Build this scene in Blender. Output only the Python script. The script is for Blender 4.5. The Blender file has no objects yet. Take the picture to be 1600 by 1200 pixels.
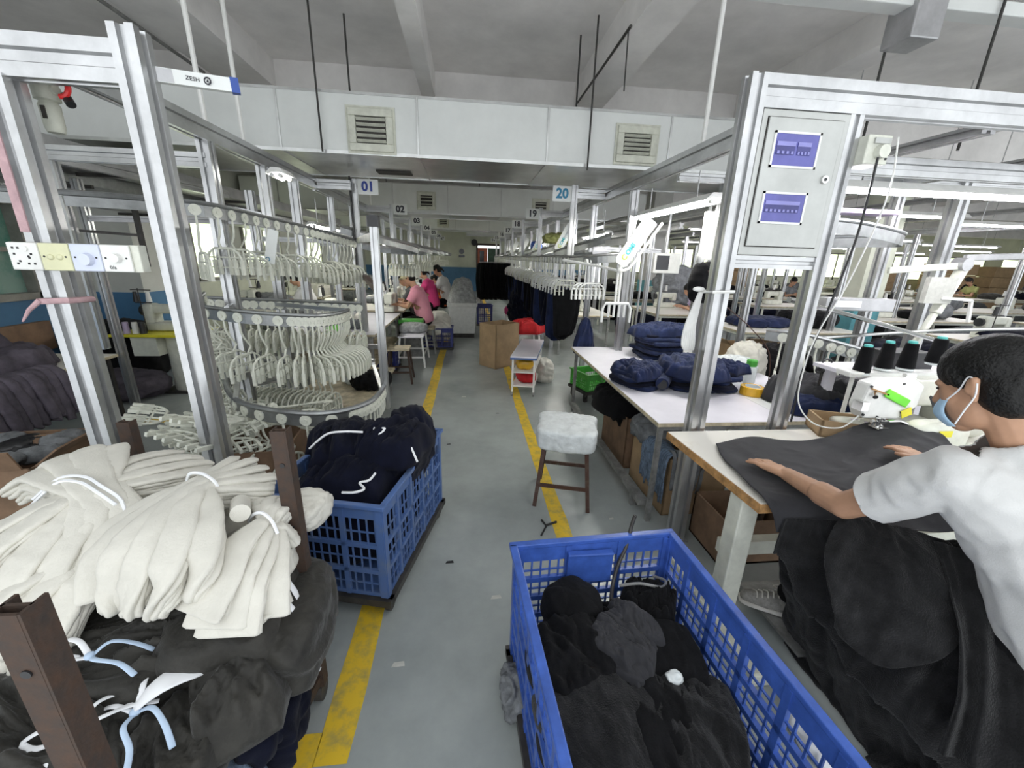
import bpy, math, random
from mathutils import Vector, Matrix, noise
V = Vector
PI = math.pi
sc = bpy.context.scene
C = sc.collection

# ---------------------------------------------------------------- camera
cam_d = bpy.data.cameras.new('camera')
cam = bpy.data.objects.new('camera', cam_d)
C.objects.link(cam)
_yaw, _pit, _rol = math.radians(-6.39), math.radians(17.4), math.radians(1.67)
_f0 = V((-math.sin(_yaw), math.cos(_yaw), 0)); _r0 = V((math.cos(_yaw), math.sin(_yaw), 0)); _u0 = V((0, 0, 1))
_f = math.cos(_pit)*_f0 - math.sin(_pit)*_u0
_u = math.sin(_pit)*_f0 + math.cos(_pit)*_u0
_r = math.cos(_rol)*_r0 + math.sin(_rol)*_u
_u = -math.sin(_rol)*_r0 + math.cos(_rol)*_u
_u = _r.cross(_f)
cam.matrix_world = Matrix(((_r.x, _u.x, -_f.x, 0), (_r.y, _u.y, -_f.y, 0), (_r.z, _u.z, -_f.z, 1.75), (0, 0, 0, 1)))
cam_d.sensor_width = 36
cam_d.lens = 628/1600*36
cam_d.clip_start = 0.02
cam_d.clip_end = 200
sc.camera = cam

# ---------------------------------------------------------------- light
wd = bpy.data.worlds.new('world'); sc.world = wd; wd.use_nodes = True
wd.node_tree.nodes['Background'].inputs[0].default_value = (0.93, 0.97, 1.0, 1)
wd.node_tree.nodes['Background'].inputs[1].default_value = 1.35
sc.view_settings.view_transform = 'Standard'
sc.view_settings.look = 'None'
sc.view_settings.gamma = 1
sc.view_settings.use_curve_mapping = False
sc.view_settings.exposure = 0.50
TUBE_E = 60.0       # emission of the lit tubes
sc.cycles.max_bounces = 7
sc.cycles.diffuse_bounces = 4
sc.cycles.sample_clamp_indirect = 6

# ---------------------------------------------------------------- helpers
ORG = {}; KIDS = {}
def _link(o, parent):
    C.objects.link(o)
    if parent is not None:
        o.parent = parent
        KIDS.setdefault(parent.name, []).append(o)
def tag(o, label=None, cat=None, group=None, kind=None):
    if label: o['label'] = label
    if cat: o['category'] = cat
    if group: o['group'] = group
    if kind: o['kind'] = kind
    return o
def thing(name, label, cat, loc=(0, 0, 0), group=None, rz=0):
    o = bpy.data.objects.new(name, None)
    o.empty_display_size = .05
    C.objects.link(o)
    o.location = loc; o.rotation_euler = (0, 0, rz)
    ORG[o.name] = V(loc) if rz == 0 else V((0, 0, 0))
    return tag(o, label, cat, group)
def dup(o, loc=None, rz=None, label=None, group=None, parent=None, scale=None):
    c = o.copy(); _link(c, parent)
    if parent is None:
        if loc is not None: c.location = loc
        if rz is not None: c.rotation_euler = (0, 0, rz) if not isinstance(rz, tuple) else rz
        if scale is not None: c.scale = scale if isinstance(scale, tuple) else (scale,)*3
        if label: c['label'] = label
        if group: c['group'] = group
    for k in KIDS.get(o.name, []): dup(k, parent=c)
    return c
def rotz(p, a):
    c, s = math.cos(a), math.sin(a)
    return V((p[0]*c-p[1]*s, p[0]*s+p[1]*c, p[2]))
def rid(p, s=0.0, f=8.0, st=(1, 1, 1)):
    q = V((p[0]*st[0]*f+s*3.1, p[1]*st[1]*f+s*1.7, p[2]*st[2]*f+s*2.3))
    w = noise.noise_vector(q*.45)
    n = noise.noise(q+w*1.1)
    return 1-2.3*math.sqrt(n*n+.0035)
def cr(a, b, c, d, t):
    return .5*((2*b)+(-a+c)*t+(2*a-5*b+4*c-d)*t*t+(-a+3*b-3*c+d)*t**3)
def spline(pts, n):
    pts = [V(p) for p in pts]; m = len(pts)-1; out = []
    for i in range(n+1):
        x = i/n*m; k = min(int(x), m-1); t = x-k
        out.append(cr(pts[max(k-1, 0)], pts[k], pts[k+1], pts[min(k+2, m)], t))
    return out

class MB:
    def __init__(s): s.v = []; s.f = []
    def add(s, v, f):
        b = len(s.v); s.v += [V(p) for p in v]; s.f += [tuple(i+b for i in q) for q in f]; return s
    def bx(s, x0, x1, y0, y1, z0, z1):
        return s.add([(x, y, z) for z in (z0, z1) for y in (y0, y1) for x in (x0, x1)],
                     [(0, 2, 3, 1), (4, 5, 7, 6), (0, 1, 5, 4), (2, 6, 7, 3), (0, 4, 6, 2), (1, 3, 7, 5)])
    def box(s, c, d, rz=0, rot=None):
        m = rot if rot is not None else Matrix.Rotation(rz, 3, 'Z')
        c = V(c); h = [q/2 for q in d]
        vs = [c+m @ V((x*h[0], y*h[1], z*h[2])) for z in (-1, 1) for y in (-1, 1) for x in (-1, 1)]
        return s.add(vs, [(0, 2, 3, 1), (4, 5, 7, 6), (0, 1, 5, 4), (2, 6, 7, 3), (0, 4, 6, 2), (1, 3, 7, 5)])
    def frame(s, p0, p1, up=(0, 0, 1)):
        d = (V(p1)-V(p0)).normalized(); up = V(up)
        if abs(d.dot(up)) > .98: up = V((0, 1, 0))
        x = d.cross(up).normalized(); return x, x.cross(d).normalized(), d
    def bar(s, p0, p1, w, h, up=(0, 0, 1)):
        x, y, d = s.frame(p0, p1, up); vs = []
        for p in (V(p0), V(p1)):
            vs += [p-x*w/2-y*h/2, p+x*w/2-y*h/2, p+x*w/2+y*h/2, p-x*w/2+y*h/2]
        return s.add(vs, [(3, 2, 1, 0), (4, 5, 6, 7), (0, 1, 5, 4), (1, 2, 6, 5), (2, 3, 7, 6), (3, 0, 4, 7)])
    def poly(s, p0, p1, prof, up=(0, 0, 1)):
        x, y, d = s.frame(p0, p1, up); n = len(prof); vs = []
        for p in (V(p0), V(p1)): vs += [p+x*a+y*b for a, b in prof]
        return s.add(vs, [tuple(range(n-1, -1, -1)), tuple(range(n, 2*n))]+[(i, (i+1) % n, n+(i+1) % n, n+i) for i in range(n)])
    def alu(s, p0, p1, w=.08, h=None, g=.012, up=(0, 0, 1)):
        h = h or w; a = w/2; b = h/2; q = w*.17; r = h*.17; g = max(g, w*.2)
        pr = [(-a, -b), (-q, -b), (-q*.7, -b+g), (q*.7, -b+g), (q, -b), (a, -b), (a, -r), (a-g, -r*.7), (a-g, r*.7), (a, r),
              (a, b), (q, b), (q*.7, b-g), (-q*.7, b-g), (-q, b), (-a, b), (-a, r), (-a+g, r*.7), (-a+g, -r*.7), (-a, -r)]
        return s.poly(p0, p1, pr, up)
    def cyl(s, p0, p1, r0, r1=None, n=12):
        r1 = r0 if r1 is None else r1
        x, y, d = s.frame(p0, p1); vs = []
        for p, r in ((V(p0), r0), (V(p1), r1)):
            vs += [p+x*r*math.cos(2*PI*i/n)+y*r*math.sin(2*PI*i/n) for i in range(n)]
        return s.add(vs, [tuple(range(n-1, -1, -1)), tuple(range(n, 2*n))]+[(i, (i+1) % n, n+(i+1) % n, n+i) for i in range(n)])
    def tube(s, pts, r, n=8, close=False):
        pts = [V(p) for p in pts]; m = len(pts); vs = []; fs = []
        x = None
        for i, p in enumerate(pts):
            if close: d = pts[(i+1) % m]-pts[i-1]
            else: d = pts[min(i+1, m-1)]-pts[max(i-1, 0)]
            d = d.normalized() if d.length > 1e-9 else V((0, 0, 1))
            if x is None:
                u = V((0, 0, 1)) if abs(d.z) < .9 else V((0, 1, 0)); x = d.cross(u).normalized()
            else:
                x = (x-d*x.dot(d)); x = x.normalized() if x.length > 1e-6 else d.orthogonal().normalized()
            y = x.cross(d); rr = r[i] if isinstance(r, (list, tuple)) else r
            vs += [p+x*rr*math.cos(2*PI*k/n)+y*rr*math.sin(2*PI*k/n) for k in range(n)]
        for i in range(m if close else m-1):
            j = (i+1) % m
            fs += [(i*n+(k+1) % n, i*n+k, j*n+k, j*n+(k+1) % n) for k in range(n)]
        if not close: fs += [tuple(range(n)), tuple(range(m*n-1, (m-1)*n-1, -1))]
        return s.add(vs, fs)
    def lathe(s, prof, c=(0, 0, 0), n=20):
        c = V(c); vs = []; m = len(prof)
        for r, z in prof: vs += [c+V((r*math.cos(2*PI*k/n), r*math.sin(2*PI*k/n), z)) for k in range(n)]
        fs = [(i*n+k, i*n+(k+1) % n, (i+1)*n+(k+1) % n, (i+1)*n+k) for i in range(m-1) for k in range(n)]
        fs += [tuple(range(n-1, -1, -1)), tuple(range((m-1)*n, m*n))]
        return s.add(vs, fs)
    def ell(s, c, r, n=16, m=10, rot=None):
        c = V(c); rot = rot or Matrix.Identity(3); vs = [c+rot @ V((0, 0, -r[2]))]; fs = []
        for j in range(1, m):
            a = -PI/2+PI*j/m
            vs += [c+rot @ V((r[0]*math.cos(a)*math.cos(2*PI*k/n), r[1]*math.cos(a)*math.sin(2*PI*k/n), r[2]*math.sin(a))) for k in range(n)]
        vs.append(c+rot @ V((0, 0, r[2]))); L = len(vs)-1
        fs += [(0, 1+(k+1) % n, 1+k) for k in range(n)]
        for j in range(m-2):
            fs += [(1+j*n+k, 1+j*n+(k+1) % n, 1+(j+1)*n+(k+1) % n, 1+(j+1)*n+k) for k in range(n)]
        b = 1+(m-2)*n
        fs += [(b+k, b+(k+1) % n, L) for k in range(n)]
        return s.add(vs, fs)
    def grid(s, fn, nu, nv, cu=False, flip=False):
        vs = [fn(i/nu, j/nv) for j in range(nv+1) for i in range(nu+(0 if cu else 1))]
        w = nu if cu else nu+1; fs = []
        for j in range(nv):
            for i in range(nu):
                a = j*w+i; b = j*w+(i+1) % w if cu else a+1
                q = (a, b, b+w, a+w); fs.append(q[::-1] if flip else q)
        return s.add(vs, fs)
    def cap(s, p0, p1, r0, r1, n=14):
        """capsule with tapering radius (for bodies, later remeshed)"""
        p0 = V(p0); p1 = V(p1)
        x, y, d = s.frame(p0, p1) if (p1-p0).length > 1e-6 else (V((1, 0, 0)), V((0, 1, 0)), V((0, 0, 1)))
        pts = []
        for k in range(5):
            a = -PI/2+PI/2*k/4; pts.append((p0+d*r0*math.sin(a), r0*math.cos(a)+1e-4))
        for k in range(5):
            a = PI/2*k/4; pts.append((p1+d*r1*math.sin(a), r1*math.cos(a)+1e-4))
        vs = []; fs = []
        for p, r in pts: vs += [p+x*r*math.cos(2*PI*k/n)+y*r*math.sin(2*PI*k/n) for k in range(n)]
        m = len(pts)
        fs += [(i*n+k, i*n+(k+1) % n, (i+1)*n+(k+1) % n, (i+1)*n+k) for i in range(m-1) for k in range(n)]
        fs += [tuple(range(n-1, -1, -1)), tuple(range((m-1)*n, m*n))]
        return s.add(vs, fs)
    def lump(s, size, p=4, n=20, seed=0, amp=.015, f=9, st=(1, 1, 1), amp2=.4, flat=True, c=(0, 0, 0), rz=0, fn=None):
        """rounded box of cloth with ridged folds; sits with its bottom at c.z"""
        a, b, h = [q/2 for q in size]; vmap = {}; vs = []; fs = []
        def vert(q):
            k = (round(q[0], 5), round(q[1], 5), round(q[2], 5))
            if k in vmap: return vmap[k]
            L = (abs(q[0])**p+abs(q[1])**p+abs(q[2])**p)**(1/p); u = V(q)/L
            P = V((u.x*a, u.y*b, u.z*h)); N = V((u.x/a, u.y/b, u.z/h)).normalized()
            d = amp*rid(P, seed, f, st)+amp*amp2*rid(P, seed+5, f*2.3, st)
            P = P+N*d
            if amp:
                w3 = noise.noise_vector(V((P.x*5+seed*7.7, P.y*5, P.z*2)))*.16*min(a, b)
                P.x += w3.x; P.y += w3.y
            if flat and u.z < 0: P.z = max(P.z, -h)
            if fn: P = fn(P, u)
            P = rotz(P, rz)+V((c[0], c[1], c[2]+h))
            vmap[k] = len(vs); vs.append(P); return vmap[k]
        for ax in range(3):
            for sg in (-1, 1):
                for i in range(n):
                    for j in range(n):
                        q = []
                        for di, dj in ((0, 0), (1, 0), (1, 1), (0, 1)):
                            t1 = math.tan((2*(i+di)/n-1)*PI/4); t2 = math.tan((2*(j+dj)/n-1)*PI/4)
                            w = [0, 0, 0]; w[ax] = sg; w[(ax+1) % 3] = t1; w[(ax+2) % 3] = t2; q.append(vert(w))
                        fs.append(tuple(q) if sg > 0 else tuple(q[::-1]))
        return s.add(vs, fs)
    def sweep(s, path, wid, thk, n=20, m=12, side=None, e=.6, seed=0, amp=0.0, f=20):
        """flattened rounded strip of folded cloth along a path"""
        P = spline(path, n); vs = []
        def at(L, t):
            x = t*(len(L)-1); k = min(int(x), len(L)-2); return L[k]+(L[k+1]-L[k])*(x-k)
        for i, p in enumerate(P):
            t = i/n; d = (P[min(i+1, n)]-P[max(i-1, 0)]).normalized()
            sd = V(side) if side is not None else V((0, 0, 1)).cross(d)
            sd = (sd-d*sd.dot(d)).normalized(); up = d.cross(sd)
            if up.z < 0: up = -up
            w = at(wid, t)/2; h = at(thk, t)/2
            if i == 0 or i == n: w *= .86; h *= .8
            for k in range(m):
                a = 2*PI*k/m; ca, sa = math.cos(a), math.sin(a)
                q = p+sd*w*math.copysign(abs(ca)**e, ca)+up*h*math.copysign(abs(sa)**e, sa)
                if amp: q = q+up*amp*rid(q, seed, f)+sd*amp*.5*rid(q, seed+3, f)
                vs.append(q)
        fs = [(i*m+k, i*m+(k+1) % m, (i+1)*m+(k+1) % m, (i+1)*m+k) for i in range(n) for k in range(m)]
        fs += [tuple(range(m-1, -1, -1)), tuple(range(n*m, (n+1)*m))]
        return s.add(vs, fs)
    def tf(s, m):
        s.v = [m @ p for p in s.v]; return s
    def mv(s, d, rz=0):
        s.v = [rotz(p, rz)+V(d) for p in s.v]; return s
    def out(s, name, mat, parent=None, smooth=False, label=None, bevel=0, solid=0):
        me = bpy.data.meshes.new(name)
        me.from_pydata([tuple(p) for p in s.v], [], s.f)
        me.materials.append(mat)
        if smooth:
            me.polygons.foreach_set('use_smooth', [True]*len(me.polygons))
            if smooth != 'all':
                me.set_sharp_from_angle(angle=math.radians(40 if smooth is True else smooth))
        o = bpy.data.objects.new(name, me)
        _link(o, parent)
        if parent is not None:
            g = ORG.get(parent.name, V((0, 0, 0)))
            if g.length: me.transform(Matrix.Translation(-g))
            ORG[o.name] = g
        if bevel:
            b = o.modifiers.new('bevel', 'BEVEL'); b.width = bevel; b.segments = 2; b.limit_method = 'ANGLE'
        if solid:
            b = o.modifiers.new('solid', 'SOLIDIFY'); b.thickness = solid; b.offset = 0
        if label: o['label'] = label
        return o
def struct(o):
    o['kind'] = 'structure'; return o
def base_at(o, p):
    """move the origin of a one-mesh thing to its own base"""
    o.data.transform(Matrix.Translation(-V(p))); o.location = p; return o

def drape_mb(w, l, h, seed, n=34, amp=.03, f=6, st=(1, 1, 1), edge=.10, floor=0.0, dome=.5, rag=.07):
    """cloth dropped in a heap: irregular sheet, high and folded in the middle, falling to its rim"""
    vs = []
    for j in range(n+1):
        for i in range(n+1):
            u, v = i/n*2-1, j/n*2-1
            a = math.hypot(u, v); m_ = max(abs(u), abs(v))
            k = (m_/a if a > 1e-6 else 1)*.55+.45
            x, y = u*k*w/2, v*k*l/2
            nv = noise.noise_vector(V((x*4+seed*5.1, y*4, seed)))
            x += nv.x*rag*m_*1.6; y += nv.y*rag*m_*1.6
            e = min(1, max(0, (1-m_)/edge)); e = math.sin(e*PI/2)
            z = h*e*(1-dome+dome*math.cos(min(1, a*.72)*PI/2))
            P = V((x, y, 0))
            z += e*(amp*(rid(P, seed, f, st)+.45*rid(P, seed+4, f*2.1, st)+.2*rid(P, seed+8, f*4.6, st)))
            z = max(z, floor*0-.004 if m_ > .97 else .002)
            vs.append(V((x, y, z)))
    w_ = n+1
    return MB().add(vs, [(j*w_+i, j*w_+i+1, (j+1)*w_+i+1, (j+1)*w_+i) for j in range(n) for i in range(n)])

def remesh(mb, vox, smooth=2):
    me = bpy.data.meshes.new('tmp'); me.from_pydata([tuple(p) for p in mb.v], [], mb.f)
    o = bpy.data.objects.new('tmp', me); C.objects.link(o)
    m = o.modifiers.new('r', 'REMESH'); m.mode = 'VOXEL'; m.voxel_size = vox; m.use_smooth_shade = True
    if smooth:
        q = o.modifiers.new('s', 'SMOOTH'); q.factor = .5; q.iterations = smooth
    dg = bpy.context.evaluated_depsgraph_get()
    me2 = bpy.data.meshes.new_from_object(o.evaluated_get(dg))
    r = MB(); r.v = [v.co.copy() for v in me2.vertices]; r.f = [tuple(p.vertices) for p in me2.polygons]
    bpy.data.objects.remove(o); bpy.data.meshes.remove(me); bpy.data.meshes.remove(me2)
    return r
FONT = None
def text(body, size, depth=.002, bold=.0):
    """text as mesh builder, lying in XZ plane facing -Y, centred"""
    cu = bpy.data.curves.new('t', 'FONT'); cu.body = body; cu.size = size; cu.extrude = depth; cu.offset = bold
    cu.align_x = 'CENTER'; cu.align_y = 'CENTER'; cu.resolution_u = 3
    o = bpy.data.objects.new('t', cu); C.objects.link(o)
    dg = bpy.context.evaluated_depsgraph_get()
    me = bpy.data.meshes.new_from_object(o.evaluated_get(dg))
    r = MB(); r.v = [V((v.co.x, -v.co.z, v.co.y)) for v in me.vertices]; r.f = [tuple(p.vertices) for p in me.polygons]
    bpy.data.objects.remove(o); bpy.data.curves.remove(cu); bpy.data.meshes.remove(me)
    return r

# ---------------------------------------------------------------- materials
def mat(name, col, rough=.6, metal=0.0, var=.12, scale=6.0, bump=0.0, bscale=60.0, emit=0, spec=.5, col2=None, thr=None, sheen=0, alpha=1, trans=0):
    m = bpy.data.materials.new(name); m.use_nodes = True
    nt = m.node_tree; b = nt.nodes['Principled BSDF']
    b.inputs['Roughness'].default_value = rough; b.inputs['Metallic'].default_value = metal
    b.inputs['Specular IOR Level'].default_value = spec
    if sheen:
        b.inputs['Sheen Weight'].default_value = sheen
    if trans: b.inputs['Transmission Weight'].default_value = trans
    tc = nt.nodes.new('ShaderNodeTexCoord')
    nz = nt.nodes.new('ShaderNodeTexNoise'); nz.inputs['Scale'].default_value = scale; nz.inputs['Detail'].default_value = 6
    nz.inputs['Roughness'].default_value = .65
    nt.links.new(tc.outputs['Object'], nz.inputs['Vector'])
    rp = nt.nodes.new('ShaderNodeValToRGB')
    c2 = col2 or tuple(max(0, c*(1-var*1.6)) for c in col); c1 = col if col2 else tuple(min(1, c*(1+var*.5)) for c in col)
    lo, hi = thr or (.32, .68)
    rp.color_ramp.elements[0].position = lo; rp.color_ramp.elements[1].position = hi
    rp.color_ramp.elements[0].color = (*c2, 1); rp.color_ramp.elements[1].color = (*c1, 1)
    nt.links.new(nz.outputs['Fac'], rp.inputs['Fac']); nt.links.new(rp.outputs['Color'], b.inputs['Base Color'])
    if bump:
        n2 = nt.nodes.new('ShaderNodeTexNoise'); n2.inputs['Scale'].default_value = bscale; n2.inputs['Detail'].default_value = 4
        nt.links.new(tc.outputs['Object'], n2.inputs['Vector'])
        bp = nt.nodes.new('ShaderNodeBump'); bp.inputs['Strength'].default_value = bump; bp.inputs['Distance'].default_value = .01
        nt.links.new(n2.outputs['Fac'], bp.inputs['Height']); nt.links.new(bp.outputs['Normal'], b.inputs['Normal'])
    if emit:
        b.inputs['Emission Color'].default_value = (*col, 1); b.inputs['Emission Strength'].default_value = emit
    return m
M = {}
M['floor'] = mat('floor_paint', (.37, .40, .39), .27, var=.2, scale=1.6, bump=.04, bscale=9, col2=(.275, .30, .295), thr=(.3, .62))
M['yellow'] = mat('yellow_floor_paint', (.74, .5, .03), .5, col2=(.42, .33, .09), scale=14, thr=(.33, .55))
M['ceil'] = mat('ceiling_plaster', (.84, .82, .80), .9, var=.12, scale=1.2, bump=.1, bscale=20)
M['duct'] = mat('duct_white', (.72, .74, .72), .38, var=.06, scale=2, spec=.4)
M['ductg'] = mat('duct_foil', (.62, .63, .62), .28, .75, var=.15, scale=3, bump=.25, bscale=7)
M['vent'] = mat('vent_cream', (.62, .63, .54), .55, var=.15, scale=9)
M['ventd'] = mat('vent_dark', (.05, .045, .04), .8, var=.3, scale=30)
M['alu'] = mat('aluminium', (.56, .565, .57), .28, .85, var=.14, scale=5, bump=.03, bscale=40)
M['aluold'] = mat('aluminium_dull', (.48, .48, .49), .4, .6, var=.2, scale=4)
M['chrome'] = mat('chrome', (.75, .75, .74), .14, 1, var=.1)
M['track'] = mat('track_steel', (.30, .31, .31), .35, .7, var=.2, scale=8)
M['hang'] = mat('hanger_plastic', (.70, .71, .62), .38, var=.1, scale=15)
M['hangw'] = mat('hanger_white', (.76, .77, .75), .38, var=.08, scale=15)
M['white'] = mat('white_enamel', (.82, .82, .79), .35, var=.08, scale=8)
M['cream'] = mat('cream_enamel', (.72, .73, .64), .35, var=.12, scale=10)
M['lam'] = mat('laminate', (.82, .80, .86), .3, var=.06, scale=3)
M['lamw'] = mat('laminate_worn', (.80, .77, .70), .4, var=.1, scale=5, col2=(.66, .6, .5), thr=(.2, .45))
M['edge'] = mat('plywood_edge', (.50, .27, .10), .6, var=.35, scale=22)
M['ply'] = mat('plywood_pale', (.60, .52, .36), .6, var=.3, scale=12)
M['blackp'] = mat('black_plastic', (.02, .02, .022), .4, var=.3)
M['dark'] = mat('dark_steel', (.06, .055, .05), .5, .3, var=.3, scale=12)
M['legg'] = mat('grey_steel', (.30, .30, .29), .45, .3, var=.3, scale=12)
M['rust'] = mat('rusty_iron', (.075, .042, .027), .75, .2, var=.5, scale=26, bump=.3, bscale=50, col2=(.045, .035, .03))
M['brown'] = mat('brown_painted_steel', (.065, .03, .022), .4, var=.4, scale=20, col2=(.10, .08, .06), thr=(.3, .5))
M['blue'] = mat('blue_crate_plastic', (.05, .12, .46), .36, var=.25, scale=9)
M['blue2'] = mat('blue_crate_faded', (.075, .14, .33), .42, var=.25, scale=9, col2=(.13, .17, .25), thr=(.25, .5))
M['navyp'] = mat('dark_blue_plastic', (.03, .04, .20), .4, var=.2)
M['green'] = mat('green_plastic', (.08, .42, .06), .4, var=.15)
M['black'] = mat('black_fabric', (.007, .007, .008), .95, var=.3, scale=10, bump=.3, bscale=220, sheen=.03, spec=.15)
M['char'] = mat('charcoal_fleece', (.017, .017, .018), .95, var=.35, scale=14, bump=.6, bscale=200, sheen=.12, spec=.15)
M['char2'] = mat('charcoal_smooth', (.030, .030, .034), .8, var=.18, scale=9, bump=.15, bscale=260, sheen=.06, spec=.25)
M['navy'] = mat('navy_fabric', (.012, .020, .062), .9, var=.3, scale=9, bump=.2, bscale=220, sheen=.06, spec=.2)
M['navyd'] = mat('navy_dark_fabric', (.004, .0052, .015), .92, var=.3, scale=9, bump=.2, bscale=220, sheen=.04, spec=.15)
M['olive'] = mat('olive_quilt', (.032, .030, .025), .6, var=.35, scale=9, bump=.35, bscale=60, sheen=.15, spec=.3)
M['knit'] = mat('white_knit', (.66, .64, .575), .85, var=.06, scale=10, bump=.2, bscale=160, sheen=.1, spec=.2)
M['tape'] = mat('white_cotton_tape', (.85, .86, .88), .8, var=.05)
M['tapeb'] = mat('pale_blue_tape', (.50, .63, .80), .8, var=.1)
M['grey'] = mat('grey_fabric', (.19, .20, .21), .95, var=.3, scale=14, bump=.3, bscale=150)
M['lgrey'] = mat('light_grey_fabric', (.36, .37, .37), .95, var=.3, scale=14, bump=.3, bscale=150)
M['purple'] = mat('purple_grey_fabric', (.105, .09, .115), .9, var=.3, scale=8, bump=.2, bscale=150)
M['jean'] = mat('blue_grey_trim', (.16, .22, .31), .9, var=.35, scale=26, bump=.4, bscale=120)
M['red'] = mat('red_fabric', (.55, .015, .02), .85, var=.2, scale=12)
M['stoolc'] = mat('grey_padded_cover', (.62, .65, .65), .55, var=.12, scale=16, bump=.4, bscale=35)
M['card'] = mat('cardboard', (.40, .275, .155), .8, var=.16, scale=5, bump=.1, bscale=30)
M['cardd'] = mat('cardboard_brown', (.25, .155, .095), .8, var=.25, scale=5, bump=.1, bscale=30)
M['skin'] = mat('skin', (.50, .285, .18), .5, var=.1, scale=9, spec=.35)
M['hair'] = mat('black_hair', (.006, .0055, .005), .5, var=.4, scale=60, bump=.6, bscale=120, spec=.3)
M['tee'] = mat('white_tshirt', (.60, .60, .59), .9, var=.05, scale=12, bump=.15, bscale=240, sheen=.1, spec=.2)
M['mask'] = mat('blue_mask', (.42, .62, .82), .7, var=.08)
M['pink'] = mat('pink_shirt', (.72, .30, .38), .85, var=.1)
M['magenta'] = mat('magenta_shirt', (.55, .04, .18), .85, var=.1)
M['lilac'] = mat('lilac_shirt', (.50, .42, .62), .85, var=.1)
M['cap'] = mat('khaki_cap', (.58, .53, .33), .85, var=.15)
M['gshirt'] = mat('green_shirt', (.36, .38, .14), .85, var=.15)
M['bwall'] = mat('blue_wall_paint', (.07, .19, .34), .55, var=.12, scale=2, bump=.05)
M['wall'] = mat('wall_paint', (.60, .61, .57), .8, var=.1, scale=1.5)
M['wallc'] = mat('cream_wall', (.66, .68, .56), .8, var=.1, scale=1.5)
M['teal'] = mat('teal_wall_paint', (.10, .32, .36), .6, var=.12)
M['winfr'] = mat('window_frame', (.30, .29, .26), .5, .3, var=.2)
M['gglass'] = mat('green_glass', (.10, .30, .23), .12, var=.5, scale=2.2, col2=(.28, .42, .36), thr=(.4, .6))
M['ylit'] = mat('bright_window', (.80, .90, .62), .4, emit=1.4, var=.2, scale=3)
M['tubel'] = mat('lit_tube', (1, .99, .93), .4, emit=TUBE_E, var=0)
M['tubel2'] = mat('lit_tube_violet', (.97, .95, 1.0), .4, emit=TUBE_E, var=0)
M['panel'] = mat('grey_panel_paint', (.50, .51, .49), .34, .35, var=.1, scale=4)
M['pwin'] = mat('blue_tinted_window', (.13, .13, .42), .12, var=.15, scale=5)
M['pwin2'] = mat('blue_tinted_breakers', (.06, .06, .24), .2, var=.2, scale=5)
M['pwin3'] = mat('blue_tinted_toggles', (.27, .27, .62), .2, var=.1)
M['signb'] = mat('sign_blue_letters', (.03, .06, .30), .5, var=0)
M['signk'] = mat('sign_black_letters', (.03, .03, .04), .5, var=0)
M['signt'] = mat('sign_teal_letters', (.03, .22, .38), .5, var=0)
M['signw'] = mat('sign_white', (.80, .82, .80), .4, var=.03)
M['logot'] = mat('logo_teal', (.05, .45, .50), .5, var=0)
M['logoy'] = mat('logo_yellow_green', (.50, .58, .10), .5, var=0)
M['logog'] = mat('logo_grey', (.30, .36, .42), .5, var=0)
M['redp'] = mat('red_plastic', (.75, .03, .03), .35, var=.1)
M['orange'] = mat('orange_plastic', (.72, .12, .02), .4, var=.1)
M['lime'] = mat('lime_tape', (.14, .68, .02), .4, var=.08)
M['yel'] = mat('yellow_sticker', (.80, .72, .03), .4, var=.1)
M['amber'] = mat('amber_tape', (.75, .42, .03), .25, var=.1)
M['clear'] = mat('clear_plastic', (.72, .76, .76), .12, var=.05, alpha=1)
M['lilacp'] = mat('lilac_plastic', (.52, .42, .60), .5, var=.1)
M['pinkw'] = mat('pink_wrap', (.55, .36, .38), .7, var=.15, scale=20)
M['socketb'] = mat('bluish_switch', (.66, .70, .84), .35, var=.05)
M['sockety'] = mat('yellowed_switch', (.72, .71, .46), .35, var=.08)
M['bluep'] = mat('blue_label', (.03, .08, .35), .4, var=.05)
M['tealc'] = mat('teal_cone_tip', (.10, .52, .48), .4, var=.05)
M['shoe'] = mat('grey_mesh_shoe', (.30, .29, .27), .8, var=.25, scale=60)
M['lace'] = mat('shoe_lace', (.65, .63, .58), .8, var=.05)
M['shoesole'] = mat('shoe_sole', (.62, .60, .56), .7, var=.15)
M['rope'] = mat('dark_rope', (.05, .048, .045), .8, var=.2)
M['papers'] = mat('paper', (.50, .50, .46), .7, var=.1, scale=30)
M['screen'] = mat('dark_screen', (.04, .04, .045), .15, var=.1)
M['doorred'] = mat('door_orange', (.50, .13, .06), .5, var=.15)
M['doorgr'] = mat('door_green_dark', (.04, .10, .06), .5, var=.3)
M['concrete'] = mat('pillar_plaster', (.60, .60, .57), .8, var=.1, scale=2)
# ---------------------------------------------------------------- room shell
def sbox(name, m, *a, bevel=0):
    o = MB().bx(*a).out(name, M[m], bevel=bevel); return struct(o)
sbox('floor', 'floor', -5.4, 34, -.4, 22.3, -.12, 0)
sbox('ceiling', 'ceil', -5.4, 34, 0.0, 22.3, 3.9, 4.1)
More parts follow.
